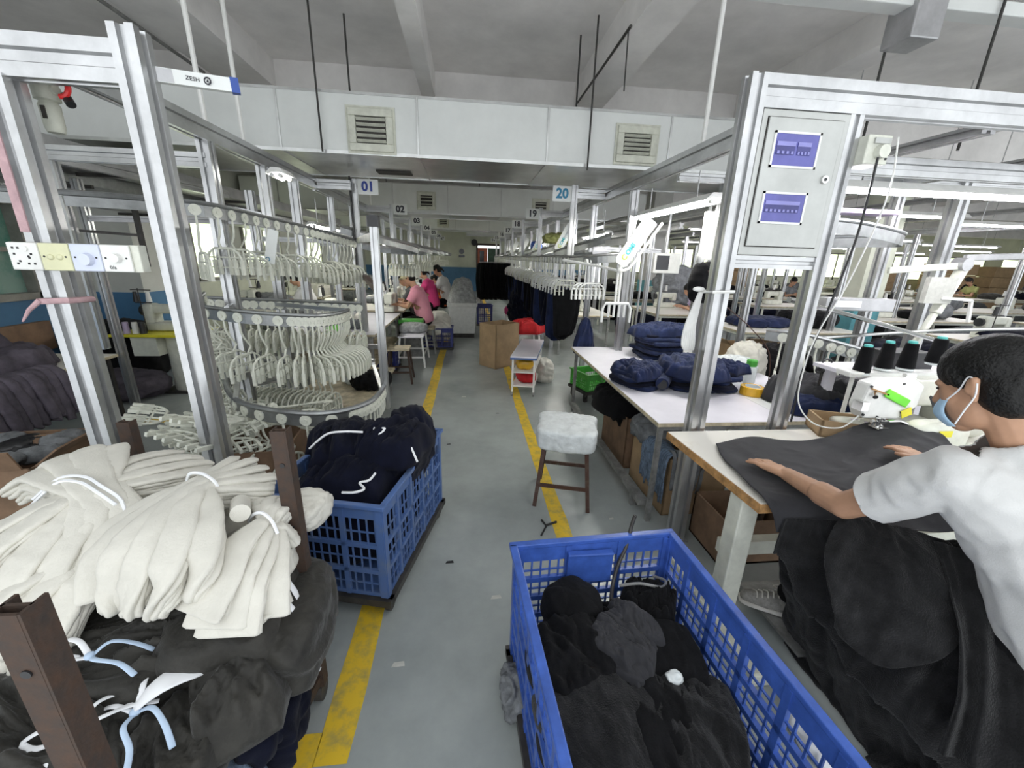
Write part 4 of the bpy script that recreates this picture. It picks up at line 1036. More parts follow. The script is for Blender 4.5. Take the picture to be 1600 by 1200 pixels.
# crates
def crate(cx, cy, rz, w, l, z0, z1, m, label, castors, cell=.045, rows=3, bays=5, stain=False):
    t = thing('plastic_crate', label, 'crate', (cx, cy, 0))
    a, b = w/2, l/2; H = z1-z0
    def O(mb, nm, mt, bevel=0): return mb.mv((cx, cy, 0), rz).out(nm, M[mt], t, bevel=bevel)
    mb = MB()
    for q in ((-a-.018, a+.018, -b-.018, -b+.012), (-a-.018, a+.018, b-.012, b+.018), (-a-.018, -a+.012, -b, b), (a-.012, a+.018, -b, b)):
        mb.bx(*q, z1-.022, z1)
    O(mb, 'rim', m, .004)
    mb = MB(); T = .005
    for s in (-1, 1):
        for (axis, half, n_b) in (('x', a, max(2, round(w/.2))), ('y', b, bays)):
            other = b if axis == 'x' else a
            def bar(u0, u1, zz0, zz1, dpt=T):
                c = s*(other-.006)
                if axis == 'x': mb.bx(u0, u1, c-dpt, c+dpt, zz0, zz1)
                else: mb.bx(c-dpt, c+dpt, u0, u1, zz0, zz1)
            bar(-half, half, z1-.085, z1-.02, T*.8)
            bar(-half, half, z0, z0+.02, T)
            for r in range(1, rows): z = z0+(H-.085)*r/rows; bar(-half, half, z-.011, z+.011, T*1.8)
            for k in range(n_b+1):
                u = -half+2*half*k/n_b; e = .035 if k in (0, n_b) else .012
                bar(max(-half, u-e), min(half, u+e), z0, z1-.02, T*(2.2 if k in (0, n_b) else 1.8))
                if k < n_b:
                    u1 = -half+2*half*(k+1)/n_b
                    nn = max(2, int((u1-u)/cell))
                    for j in range(1, nn): uu = u+(u1-u)*j/nn; bar(uu-.0035, uu+.0035, z0, z1-.05, T*.7)
            for r in range(rows):
                z = z0+(H-.085)*(r+.5)/rows; bar(-half, half, z-.003, z+.003, T*.7)
    O(mb, 'basket_wall', m)
    mb = MB().bx(-a+.01, a-.01, -b+.01, b-.01, z0-.004, z0+.006)
    O(mb, 'bottom', m)
    mb = MB()
    for q in ((-a-.02, a+.02, -b-.02, -b+.03), (-a-.02, a+.02, b-.03, b+.02), (-a-.02, -a+.03, -b, b), (a-.03, a+.02, -b, b)): mb.bx(*q, z0-.045, z0-.006)
    O(mb, 'dolly_frame', 'dark')
    for sx in (-1, 1):
        for sy in (-1, 1):
            x, y = sx*(a-.02), sy*(b-.05)
            cs = MB().cyl((x-.014, y, .035), (x+.014, y, .035), .035, n=16); cs.bx(x-.022, x-.016, y-.02, y+.02, .03, z0-.045); cs.bx(x+.016, x+.022, y-.02, y+.02, .03, z0-.045)
            cs.bx(x-.03, x+.03, y-.03, y+.03, z0-.05, z0-.044)
            cs.mv((cx, cy, 0), rz).out('castor', M['dark'], t)
    return t
crate(-.60, 2.14, -.239, .62, .88, .12, .65, 'blue2', 'faded blue plastic crate on castors full of navy bundles, left of the aisle', True, .04, 3, 5)
crate(.545, .87, .056, .68, .98, .10, .65, 'blue', 'bright blue plastic crate full of black garments in the near foreground', True, .036, 5, 6)
crate(-.62, 8.0, 0, .6, .42, .05, .42, 'navyp', 'dark blue basket crate on the floor in front of the white bin', True, .03, 2, 2)
crate(-1.35, 3.75+2.6, 0, .45, .4, .05, .34, 'navyp', 'dark blue basket under the left worktable', True, .03, 2, 2)
crate(1.62, 4.95, .3, .42, .4, .16, .38, 'green', 'green plastic basket under the far end of the white table', True, .03, 2, 2)
# white bin
t = thing('laundry_bin', 'large white plastic bin on a base heaped with grey fabric, left of the aisle', 'bin', (-.14, 9.2, 0))
mb = MB(); a, b = .29, .36
def ring(z, s): return [(-.14+x*s, 9.35+y*s, z) for x, y in ((-a, -b), (a, -b), (a, b), (-a, b))]
R_ = [ring(.1, .93), ring(.70, 1.05), ring(.70, 1.13), ring(.78, 1.16), ring(.78, 1.05), ring(.14, .88)]
mb.add([p for r in R_ for p in r], [(i*4+k, i*4+(k+1) % 4, (i+1)*4+(k+1) % 4, (i+1)*4+k) for i in range(5) for k in range(4)]+[(3, 2, 1, 0), (20, 21, 22, 23)])
mb.out('bin_body', M['hangw'], t, bevel=.008)
MB().bx(-.40, .12, 9.05, 9.6, 0, .1).out('dolly', M['dark'], t)
single_drape('grey_fabric_heap', 'lgrey', 'heap of light grey fabric piled up above the white bin', 'fabric', (-.14, 9.35, .74), .64, .74, .50, 9, n=44, amp=.05, f=8, edge=.5, dome=.5, rag=.02)
# left worktables
for i in range(6):
    y = SL[i]
    table(-2.45, -1.20, y-.33, y+1.75, .76, 'left worktable with pale top past sign %s' % NUM[i+1], 'lamw' if i % 2 else 'lam', shelf=.34 if i == 0 else None)
    if i:
        table(1.65, 2.7, SR[i]-.3, SR[i]+1.6, .76, 'right worktable behind the hanging trousers at sign %s' % NUM[20-i], 'lamw')
# low plank shelf in the left foreground buffer
table(-1.75, -.95, 3.75, 5.15, .36, 'low plywood shelf table with a black bag on it, behind the left buffer', 'ply', 'ply', th=.025)
single_lump('black_bag', 'black', 'crumpled black plastic bag on the low plywood shelf behind the left buffer', 'bag', (-1.05, 4.3, .36), (.38, .3, .17), 12, 22, 2.6, .03, 9)
single_lump('white_plastic_tray', 'clear', 'translucent plastic wrap beside the black bag on the low shelf', 'wrap', (-1.28, 4.5, .36), (.2, .22, .12), 13, 14, 2.6, .02, 9)
# blue topped stool table, green crates
stool(-.93, 6.80, .0, .50, .40, .62, 'small blue edged white table with grey cloth, near the green crates', m='white', seat='lam', th=.02)
single_lump('grey_cloth', 'lgrey', 'grey striped cloth piled on the small blue edged table', 'cloth', (-.95, 6.98, .5), (.46, .4, .13), 14, 22, 3, .02)
single_lump('white_cloth', 'knit', 'white cloth lying over the dark blue basket crate', 'cloth', (-.62, 7.98, .28), (.52, .38, .2), 15, 22, 3, .03)
t = thing('green_crate', 'stacked green plastic crates left of the white cloth heap', 'crate', (-1.0, 7.26, 0))
mb = MB()
MB().bx(-1.22, -.80, 7.14, 7.38, .52, .59).out('lower_crate', M['green'], t, bevel=.006)
MB().bx(-1.22, -.80, 7.14, 7.38, .605, .67).out('upper_crate', M['green'], t, bevel=.006)
MB().bx(-1.2, -.82, 7.16, 7.36, 0, .52).out('stand', M['legg'], t)
single_lump('white_cloth', 'knit', 'white fabric heap on the floor beside the pink shirted worker', 'cloth', (-.62, 8.75, 0), (.4, .5, .62), 16, 22, 2.6, .04, 6)
# under the white table: cartons with fabric
carton(1.56, 3.36, .42, .62, .47, -.02, 'brown open carton of black fabric under the far part of the white table', 'cardd', flaps=False)
single_lump('black_fabric_heap', 'black', 'black fabric bulging out of the carton under the far part of the white table', 'fabric', (1.55, 3.38, .30), (.40, .58, .26), 17, 26, 3, .035, 7)
single_drape('black_fabric', 'black', 'black fabric edges spilling over the aisle side of the carton under the white table', 'fabric', (1.44, 3.42, .44), .50, .66, .17, 18, n=40, amp=.03, f=9)
carton(1.60, 2.66, .46, .58, .45, 0.02, 'tan open carton holding blue grey trims under the near end of the white table', 'card', flaps=False)
single_lump('grey_cloth', 'grey', 'folded grey cloth on top of the carton with the blue grey trims', 'cloth', (1.52, 2.84, .38), (.36, .3, .18), 18, 20, 3, .03)
rnd = random.Random(5)
t = thing('trim_bundle', 'blue grey knitted trims hanging over the side of the tan carton', 'trims', (1.36, 2.5, .1))
for k in range(15):
    y = 2.72-k*.026; zz = .10+rnd.random()*.06
    MB().sweep([(1.52, y, .42), (1.40, y+.003, .485), (1.352, y, .44), (1.345, y-.004, .28), (1.35, y+rnd.uniform(-.008, .008), zz)], [.018, .022, .024, .02], [.012, .014, .014, .01], 16, 8, side=(0, 1, 0), seed=k, amp=.004, f=60).out('trim_strip', M['jean'], t, smooth='all')
t = thing('trim_bundle', 'dark grey knitted strips hanging at the near end of the tan carton', 'trims', (1.36, 2.34, .1))
for k in range(7):
    x = 1.40+k*.035; zz = .16+rnd.random()*.06
    MB().sweep([(x, 2.50, .43), (x, 2.39, .50), (x, 2.345, .46), (x+.004, 2.34, .30), (x+rnd.uniform(-.01, .01), 2.345, zz)], [.024, .028, .03, .026], [.012, .014, .014, .01], 16, 8, side=(1, 0, 0), seed=k+40, amp=.004, f=60).out('trim_strip', M['grey'], t, smooth='all')
carton(1.75, 2.03, .5, .34, .30, 0, 'dark carton on the floor under the near sewing table', 'cardd', flaps=False)
carton(-1.48, 2.62, .62, .46, .55, .1, 'brown carton under the loose hanger heap behind the near left frame', 'cardd', flaps=False)
carton(-1.05, 2.85, .3, .3, .32, .3, 'small tan carton on the floor under the lowest hanger track', 'card', flaps=False)
carton(-1.45, 5.15, .42, .4, .34, 0, 'tan carton under the left worktable beside sign 01', 'card', flaps=False)
# left background: grey garment table
table(-4.9, -3.38, 2.9, 4.17, .76, 'white worktable by the blue wall covered with purple grey garments', 'lamw', leg='dark')
for k, (x, y, w, l, h, z) in enumerate(((-3.98, 3.45, .95, 1.0, .16, .76), (-3.95, 3.20, .80, .62, .20, .80), (-4.35, 3.75, .8, .75, .12, .76), (-4.0, 3.4, .6, .7, .13, .90))):
    single_drape('garment_heap', 'purple', ['broad purple grey garment layer on the table by the blue wall', 'purple grey garments heaped at the near side of the table by the wall', 'purple grey garments at the window side of the wall table', 'topmost twisted purple grey garments on the wall table'][k], 'garments', (x, y, z), w, l, h, 20+k, n=56, amp=.035, f=9, st=(1, .45, 1))
t = thing('hanging_garments', 'dark grey garments hanging off the front of the table by the blue wall', 'garments', (-3.4, 2.9, .3))
for k in range(13):
    x = -4.2+k*.065; d = rnd.uniform(.0, .05)
    MB().sweep([(x, 3.05, .79), (x, 2.90-d*.3, .78), (x+.01, 2.85-d, .62), (x+.015, 2.84-d, .45), (x+.02, 2.84-d, .30+rnd.random()*.1)], [.07, .09, .08, .07], [.03, .05, .045, .03], 16, 9, side=(1, 0, 0), seed=k+9, amp=.012, f=20).out('garment', M['grey'], t, smooth='all')
for k in range(9):
    y = 2.95+k*.07; d = rnd.uniform(0, .04)
    MB().sweep([(-3.5, y, .79), (-3.36+d*.3, y, .78), (-3.31+d, y, .62), (-3.29+d, y+.01, .45), (-3.28+d, y, .34+rnd.random()*.1)], [.07, .09, .08, .07], [.03, .05, .045, .03], 16, 9, side=(0, 1, 0), seed=k+29, amp=.012, f=20).out('garment', M['purple'], t, smooth='all')
carton(-2.95, 2.62, .75, .62, .50, .12, 'large dark brown carton on the floor behind the white bundles', 'cardd', flaps=True)
carton(-3.85, 2.35, .8, .5, .42, -.05, 'dark brown carton at the left edge under the grey garments', 'cardd', flaps=False)
t = thing('cloth_scraps', 'jumble of dark cloth scraps and strips on the carton at the left edge', 'scraps', (-3.0, 2.6, .3))
for k in range(10):
    MB().lump((.22, .16, .07), 2.5, 10, 60+k, .02, 12, c=(-3.3+rnd.random()*.6, 2.4+rnd.random()*.4, .42+rnd.random()*.05), rz=rnd.random()*3).out('scrap', M[('grey', 'blackp', 'cardd')[k % 3]], t, smooth='all')
single_lump('black_sack', 'black', 'big black sack lying against the blue wall', 'sack', (-4.6, 5.75, 0), (.95, .75, .82), 31, 26, 2.5, .03, 5)
single_lump('fabric_heap', 'purple', 'low dark fabric heap on the floor in front of the black sack', 'fabric', (-4.2, 5.1, 0), (.95, .6, .3), 32, 24, 2.6, .03, 6)
# ---------------------------------------------------------------- rusty cart with white and olive bundles
t = thing('rusty_cart', 'rusty iron cart with upright angle posts carrying the white and olive bundles', 'cart', (-1.35, 1.22, 0))
CP = [(-.61, 1.27), (-.72, .585), (-1.50, 1.80), (-1.80, .80)]
for i, (x, y) in enumerate(CP):
    mb = MB(); h = 1.20 if i < 2 else 1.02
    mb.bar((x, y, 0.08), (x, y, h), .045, .006, up=(0, 1, 0)).bar((x-.022, y, .08), (x-.022, y, h), .006, .045, up=(0, 1, 0)).bar((x+.022, y+.0, .08), (x+.022, y, h), .006, .045, up=(0, 1, 0))
    mb.bar((x, y-.02, .08), (x, y-.02, h), .04, .006, up=(0, 1, 0))
    mb.out('post', M['rust'], t)
    MB().cyl((x-.015, y, .04), (x+.015, y, .04), .04, n=14).out('castor', M['dark'], t)
    hb = MB()
    for z in (h-.12, h-.36): hb.cyl((x, y-.0235, z), (x, y-.026, z), .008)
    hb.out('bolt_hole', M['blackp'], t)
mb = MB()
P3 = [V((x, y, .12)) for x, y in CP]
for a, b in ((0, 1), (1, 3), (3, 2), (2, 0)): mb.bar(P3[a], P3[b], .04, .04)
mb.out('base_frame', M['rust'], t)
mb = MB().add([(x, y, z) for z in (.13, .15) for x, y in (CP[0], CP[1], CP[3], CP[2])], [(0, 1, 2, 3), (7, 6, 5, 4), (0, 4, 5, 1), (1, 5, 6, 2), (2, 6, 7, 3), (3, 7, 4, 0)])
mb.out('deck', M['edge'], t)

# dark lower layers
def olive(c, size, seed, label, rz=0, m='olive', amp=.022, n=30, st=(1, 1, 1), f=6, p=3):
    return single_lump('quilted_bundle', m, label, 'bundle', c, size, seed, n, p, amp, f, st, rz, 'olive quilted bundles on the cart' if 0 else None)
olive((-1.30, 1.27, .16), (.94, .76, .28), 40, 'dark navy and white striped bundle at the bottom of the rusty cart', m='navyd')
olive((-.80, 1.12, .18), (.38, .56, .26), 41, 'navy jacket bundle bulging out of the cart side towards the aisle', m='navyd', amp=.03)
olive((-1.25, 1.36, .42), (1.02, .60, .28), 42, 'broad dark olive quilted bundle under the white fabric on the cart')
olive((-.78, 1.15, .44), (.34, .46, .25), 43, 'dark olive padded bundle hanging over the aisle side of the cart', .15, amp=.012, st=(1, .5, 1), p=5, f=9)
olive((-1.18, .98, .40), (.74, .40, .24), 44, 'olive quilted bundle at the front of the cart behind the near post', .1, st=(.5, 1.8, 1), amp=.03, f=8, n=44)
olive((-.93, .86, .32), (.46, .36, .22), 45, 'olive quilted bundle tied with pale blue tape at the front corner of the cart', -.2, st=(1.8, .5, 1), amp=.03, f=8, n=44)
olive((-1.45, .80, .36), (.58, .36, .23), 46, 'olive quilted bundle at the left front edge of the cart', .2, st=(.6, 1.6, 1), amp=.03, f=8, n=40)
olive((-.71, 1.06, .16), (.24, .42, .28), 47, 'dark quilted bundle bulging over the cart edge beside the yellow line', .3, m='navyd', amp=.03, f=9)
olive((-.62, 1.16, .40), (.24, .42, .24), 48, 'puffy olive bundle corner sticking out past the cart post', .1, amp=.014, p=4, f=8)
def od(c, w, l, h, seed, rz, label, st=(1, 1, 1), m='olive', **k): return single_drape('quilted_cloth', m, label, 'cloth', c, w, l, h, seed, rz, n=70, amp=.042, f=9, st=st, edge=.18, rag=.09, **k)
od((-.98, 1.06, .55), .52, .36, .10, 301, .25, 'gathered olive cloth fanning out beneath the middle of the white fabric', (.5, 1.9, 1))
od((-1.18, .86, .50), .52, .40, .12, 302, -.3, 'gathered olive cloth around the upper blue bow', (.6, 1.7, 1))
od((-.92, .78, .42), .44, .40, .11, 303, .5, 'gathered olive cloth around the lower tape bows', (1.7, .6, 1))
od((-.68, .98, .46), .36, .36, .12, 304, .2, 'crumpled olive cloth at the aisle corner of the cart load', (1, 1, 1))
for i, (c, s_, r) in enumerate((((-.66, .98, .30), (.12, .30, .16), .5), ((-.72, .86, .24), (.14, .26, .14), .9))):
    single_lump('denim_piece', ('navyd', 'jean')[i], ('dark navy jacket edge low at the aisle corner of the cart', 'blue denim piece low at the aisle corner of the cart')[i], 'garment', c, s_, 320+i, 20, 2.6, .025, 12, (1, 1, .5), r)
for i, (c, s, r, lb) in enumerate((((-.66, 1.22, .36), (.09, .30, .16), .2, 'white lining peeking out of the cart side beside the navy jackets'), ((-.72, .90, .33), (.20, .10, .10), .6, 'white lining strip at the aisle corner of the cart'), ((-.78, .78, .27), (.16, .08, .08), .9, 'white lining corner low at the front of the cart'))):
    single_lump('lining_strip', 'tape', lb, 'lining', c, s, 50+i, 14, 2.6, .025, 14, (1, 1, .4), r)
# tape bows on the olive bundles
def bow(c, rz, label, m='tapeb', s=1.0, white=True):
    t = thing('tape_bow', label, 'tape', c)
    def rib(pts, w, mt, nm='ribbon'):
        q = [rotz(V(p)*s, rz)+V(c) for p in pts]
        MB().sweep(q, [w*s, w*s*.9, w*s*1.1], [.004, .004], 18, 8, e=.7).out(nm, M[mt], t, smooth='all')
    rib([(0, 0, 0), (.03, .03, .02), (.075, .045, .0), (.12, .05, -.03)], .013, m)
    rib([(0, 0, 0), (.04, -.02, .018), (.09, -.015, .0), (.14, -.03, -.02)], .013, m)
    if white:
        rib([(0, 0, 0), (-.04, .02, .03), (-.09, .03, .02), (-.07, -.0, .01), (-.02, -.01, .01)], .015, 'tape', 'white_ribbon')
        rib([(0, 0, 0), (-.03, -.03, .02), (-.06, -.06, .0), (-.05, -.09, -.02)], .013, 'tape', 'white_ribbon')
    MB().ell(V(c)+V((0, 0, .006)), (.012*s, .012*s, .009*s)).out('knot', M[m], t, smooth='all')
bow((-1.01, .915, .70), -.1, 'pale blue and white tape bow on the olive bundle beside the near cart post')
bow((-.86, .83, .60), -.9, 'pale blue tape tied around white lining at the front of the cart', s=1.1)
bow((-.95, .79, .62), .7, 'white tape bow with a long loop at the bottom of the cart pile', 'tape')
t = thing('lining_strip', 'torn white lining strip sticking up from the front olive bundle', 'lining', (-.8, .85, .55))
MB().sweep([(-.86, .83, .61), (-.82, .88, .635), (-.76, .93, .61), (-.73, .97, .59)], [.02, .06, .05, .03], [.008, .01], 14, 8, seed=3, amp=.004).out('strip', M['tape'], t, smooth='all')

for i, (p, w) in enumerate((([(-.76, .86, .50), (-.70, .90, .47), (-.65, .97, .45), (-.62, 1.03, .44)], .035), ([(-.78, .80, .46), (-.71, .83, .43), (-.66, .88, .39), (-.63, .92, .34)], .030), ([(-.80, .76, .43), (-.74, .78, .40), (-.69, .81, .35), (-.66, .85, .28)], .032), ([(-.63, 1.06, .47), (-.585, 1.12, .46), (-.565, 1.18, .42)], .03), ([(-.60, 1.10, .36), (-.57, 1.14, .32), (-.56, 1.17, .27)], .035))):
    t = thing('lining_strip', ['crumpled white lining strip lying over the aisle corner of the olive pile', 'white lining edge just below the aisle corner of the olive pile', 'lowest white lining edge at the front corner of the cart load', 'white tape strip beside the cart post above the navy bundle', 'white patch on the navy bundle low beside the cart post'][i], 'lining', p[0])
    MB().sweep(p, [w*.5, w*1.2, w, w*.6], [.010, .012], 18, 8, seed=i*3.3, amp=.007, f=50).out('strip', M['tape'], t, smooth='all')
# white tied bundles
def bundle(name, label, tie, fans, seed, tiew=.16, string=None):
    t = thing(name, label, 'bundle', tie); r = random.Random(seed); T = V(tie)
    body = MB()
    for (e0, e1, n, w, th, sag, layers) in fans:
        e0 = V(e0); e1 = V(e1)
        lat = (e1-e0); ld = lat.normalized() if lat.length > 0 else V((1, 0, 0))
        for i in range(n):
            u = i/max(1, n-1); E = e0.lerp(e1, u)+V((r.uniform(-.012, .012), r.uniform(-.012, .012), r.uniform(-.006, .006)))
            a = T+ld*(u-.5)*tiew*.7+V((0, 0, r.uniform(-.004, .01)))
            for k in range(layers):
                dz = -k*th*.62; sh = (E-a)*(-.05*k)
                mid1 = a.lerp(E, .33)+V((0, 0, sag+dz)); mid2 = a.lerp(E, .7)+V((0, 0, sag*.8+dz))
                pts = [a+V((0, 0, dz*.5)), mid1+ld*r.uniform(-.006, .006), mid2+ld*r.uniform(-.006, .006), E+sh+V((0, 0, dz))]
                body.sweep(pts, [w*.42, w*.85, w*1.02, w*.95], [th*1.1, th*1.1, th, th*.9], 20, 12, side=ld, e=.72, seed=r.random()*9, amp=.0035, f=16)
    body.out('folded_cloth', M['knit'], t, smooth='all')
    if string:
        MB().tube(spline(string, 30), .006, n=6).out('tie_string', M['tape'], t, smooth=True)
    return t
single_lump('white_fabric_base', 'knit', 'wide lower layer of white folded fabric under the tied bundles on the cart', 'fabric', (-1.18, 1.34, .68), (.86, .52, .17), 61, 34, 3, .02, 8, (.5, 1.4, 1))
single_lump('white_fabric_base', 'knit', 'bulging white fabric under the right hand tied bundle by the cart post', 'fabric', (-.73, 1.19, .66), (.22, .34, .17), 62, 28, 3, .015, 10, (1.3, .5, 1))
def strips(name, label, paths, wid, thk, seed, inner=2, string=None, e=.7, amp=.0045):
    t = thing(name, label, 'bundle', paths[0][len(paths[0])//2]); r = random.Random(seed)
    for q, P in enumerate(paths):
        P = [V(p) for p in P]; w = wid[q % len(wid)] if isinstance(wid[0], (list, tuple)) else wid
        mb = MB()
        for k in range(inner+1):
            sh = [p+V((r.uniform(-.006, .006), r.uniform(-.006, .006), -thk*.62*k)) for p in P]
            sh[-1] = sh[-1]+(P[-1]-P[-2]).normalized()*(.012-.016*k); sh[0] = sh[0]+(P[0]-P[1]).normalized()*(.008-.012*k)
            mb.sweep(sh, [x*(1-.05*k) for x in w], [thk*.7, thk*1.0, thk*.8, thk, thk*.95], 30, 14, e=e, seed=r.random()*9, amp=amp, f=22)
        mb.out('folded_cloth', M['knit'], t, smooth='all')
    for st_ in (string or []): MB().tube(spline(st_, 30), .0055, n=6).out('tie_string', M['tape'], t, smooth=True)
    return t
strips('white_bundle', 'large white bundle in the middle of the cart, tube like folds drooping to the front', [
    [(-.92, 1.52, .965), (-.93, 1.34, .985), (-.99, 1.24, .965), (-1.06, 1.15, .92), (-1.08, 1.09, .87), (-1.07, 1.03, .79)],
    [(-.84, 1.50, .97), (-.91, 1.32, .99), (-.955, 1.17, .975), (-.985, 1.07, .93), (-.995, 1.02, .87), (-.99, 1.0, .78)],
    [(-.77, 1.45, .965), (-.89, 1.30, .995), (-.92, 1.19, .985), (-.915, 1.07, .95), (-.92, 1.0, .88), (-.935, .98, .79)],
    [(-.71, 1.40, .955), (-.87, 1.29, .99), (-.87, 1.18, .99), (-.84, 1.06, .96), (-.83, .985, .89), (-.86, .965, .80)],
    [(-.70, 1.34, .94), (-.85, 1.275, .98), (-.81, 1.17, .975), (-.765, 1.08, .95), (-.755, 1.01, .90), (-.78, .985, .83)],
    [(-.95, 1.55, .94), (-.96, 1.36, .965), (-1.05, 1.28, .945), (-1.12, 1.22, .91), (-1.15, 1.15, .87), (-1.15, 1.08, .80)]],
    [.05, .045, .07, .088, .090, .085], .026, 1, 4, [[(-.99, 1.35, .955), (-.96, 1.335, 1.008), (-.92, 1.325, 1.017), (-.88, 1.30, 1.017), (-.85, 1.285, 1.0), (-.83, 1.27, .96)]])
strips('white_bundle', 'white bundle of flat layered panels at the aisle corner of the cart', [
    [(-.665, 1.19, .915), (-.69, 1.10, .90), (-.725, 1.01, .85), (-.75, .955, .795)],
    [(-.655, 1.19, .90), (-.665, 1.10, .885), (-.69, 1.0, .835), (-.70, .935, .765)],
    [(-.645, 1.19, .89), (-.64, 1.10, .87), (-.655, .99, .82), (-.66, .93, .745)],
    [(-.635, 1.19, .885), (-.615, 1.11, .865), (-.61, 1.02, .82), (-.605, .97, .755)]],
    [.04, .10, .16, .18], .020, 2, 5, [[(-.73, 1.22, .89), (-.70, 1.20, .93), (-.665, 1.185, .945), (-.63, 1.165, .93), (-.61, 1.15, .89)]], e=.6, amp=.0025)
strips('white_bundle', 'short ruffled ends of the right hand white bundle beside the cart post', [
    [(-.66, 1.19, .91), (-.68, 1.26, .925), (-.70, 1.33, .90)], [(-.65, 1.19, .91), (-.655, 1.27, .92), (-.655, 1.34, .885)], [(-.64, 1.19, .90), (-.63, 1.26, .91), (-.62, 1.32, .87)],
    [(-.635, 1.17, .89), (-.61, 1.19, .88), (-.595, 1.21, .82)], [(-.63, 1.15, .88), (-.60, 1.13, .85), (-.588, 1.12, .78)], [(-.67, 1.20, .91), (-.71, 1.26, .92), (-.745, 1.32, .90)]],
    [.03, .05, .06], .028, 3, 2, amp=.005)
strips('white_bundle', 'white bundle at the back left of the cart with a twisted white tie', [
    [(-1.66, 1.46, .90), (-1.56, 1.46, .955), (-1.42, 1.39, .965), (-1.30, 1.32, .955), (-1.24, 1.24, .93), (-1.22, 1.17, .88)],
    [(-1.63, 1.54, .92), (-1.53, 1.52, .975), (-1.40, 1.43, .98), (-1.285, 1.335, .965), (-1.20, 1.26, .935), (-1.18, 1.19, .89)],
    [(-1.58, 1.61, .93), (-1.48, 1.57, .985), (-1.37, 1.47, .985), (-1.27, 1.35, .97), (-1.17, 1.28, .935), (-1.14, 1.22, .89)],
    [(-1.49, 1.66, .93), (-1.42, 1.60, .98), (-1.34, 1.50, .98), (-1.26, 1.37, .965), (-1.14, 1.30, .93), (-1.10, 1.25, .89)]],
    [.085, .11, .10, .07, .065], .030, 4, 4, [[(-1.46, 1.33, .93), (-1.40, 1.37, .985), (-1.30, 1.35, 1.0), (-1.22, 1.31, .985), (-1.15, 1.28, .955), (-1.12, 1.25, .92)], [(-1.45, 1.31, .92), (-1.39, 1.35, .98), (-1.30, 1.33, .99), (-1.22, 1.29, .975), (-1.15, 1.26, .945)]])
strips('white_bundle', 'white strips stretching to the right from the twisted tie at the back of the cart', [
    [(-1.30, 1.36, .955), (-1.24, 1.48, .96), (-1.18, 1.60, .93), (-1.14, 1.66, .90)], [(-1.28, 1.34, .96), (-1.19, 1.44, .96), (-1.12, 1.55, .93), (-1.08, 1.61, .90)], [(-1.26, 1.33, .955), (-1.15, 1.40, .95), (-1.07, 1.48, .93), (-1.02, 1.54, .90)],
    [(-1.31, 1.40, .96), (-1.30, 1.52, .965), (-1.27, 1.63, .94), (-1.25, 1.70, .91)]],
    [.04, .06, .065, .06], .022, 5, 4)
strips('white_bundle', 'gathered white strips below the twisted tie at the left of the cart', [
    [(-1.32, 1.33, .95), (-1.40, 1.27, .93), (-1.50, 1.20, .87), (-1.54, 1.17, .82)], [(-1.30, 1.31, .95), (-1.34, 1.23, .93), (-1.41, 1.13, .87), (-1.44, 1.09, .81)],
    [(-1.27, 1.30, .945), (-1.28, 1.22, .92), (-1.30, 1.12, .86), (-1.31, 1.06, .80)], [(-1.24, 1.29, .94), (-1.22, 1.21, .91), (-1.22, 1.12, .86), (-1.23, 1.06, .80)]],
    [.04, .08, .11, .10], .024, 6, 4, e=.65)
strips('white_bundle', 'white folded stack sliding off the left front of the cart', [
    [(-1.20, 1.20, .84), (-1.28, 1.10, .82), (-1.37, 1.02, .755), (-1.40, .99, .70)], [(-1.17, 1.17, .84), (-1.22, 1.07, .81), (-1.27, .99, .745), (-1.29, .96, .70)], [(-1.13, 1.15, .84), (-1.14, 1.06, .81), (-1.15, .99, .745), (-1.16, .96, .70)]],
    [.08, .11, .12, .11], .030, 7, 4, e=.65)
strips('white_bundle', 'lowest white folded stack by the left edge, just above the olive bundles', [
    [(-1.36, 1.06, .70), (-1.40, .98, .69), (-1.42, .90, .64)], [(-1.28, 1.05, .70), (-1.29, .97, .69), (-1.28, .90, .645)], [(-1.20, 1.05, .70), (-1.19, .98, .69), (-1.17, .93, .645)]],
    [.09, .11, .11], .030, 8, 3, e=.65)
def roll(c, ax, r_, L, label):
    t = thing('rolled_cloth', label, 'cloth roll', c); ax = V(ax).normalized()
    for k, rr in enumerate((1, .72, .46)):
        MB().cyl(V(c)-ax*(L/2-.004*k*-1), V(c)+ax*(L/2-.004*k), r_*rr, r_*rr*.96, 22).out('turn', M['knit'], t, smooth=True)
roll((-.745, 1.215, .945), (.45, -.85, .15), .030, .09, 'small rolled white cloth tucked between the tied bundles')
single_lump('white_puff', 'knit', 'white gathered cloth end spilling past the right cart post', 'cloth', (-.615, 1.40, .74), (.14, .18, .13), 64, 20, 2.5, .012, 16, (.4, 1, 1.2))
for i, (p, lb) in enumerate((([(-.60, 1.14, .72), (-.575, 1.13, .67), (-.565, 1.13, .62)], 'white tape end hanging below the right bundle, upper one'), ([(-.60, 1.09, .70), (-.56, 1.08, .64), (-.55, 1.08, .58)], 'white tape end hanging below the right bundle, lower one'))):
    t = thing('tape_end', lb, 'tape', p[-1]); MB().sweep(p, [.012, .02, .018], [.004, .004], 12, 8).out('tape', M['tape'], t, smooth='all')

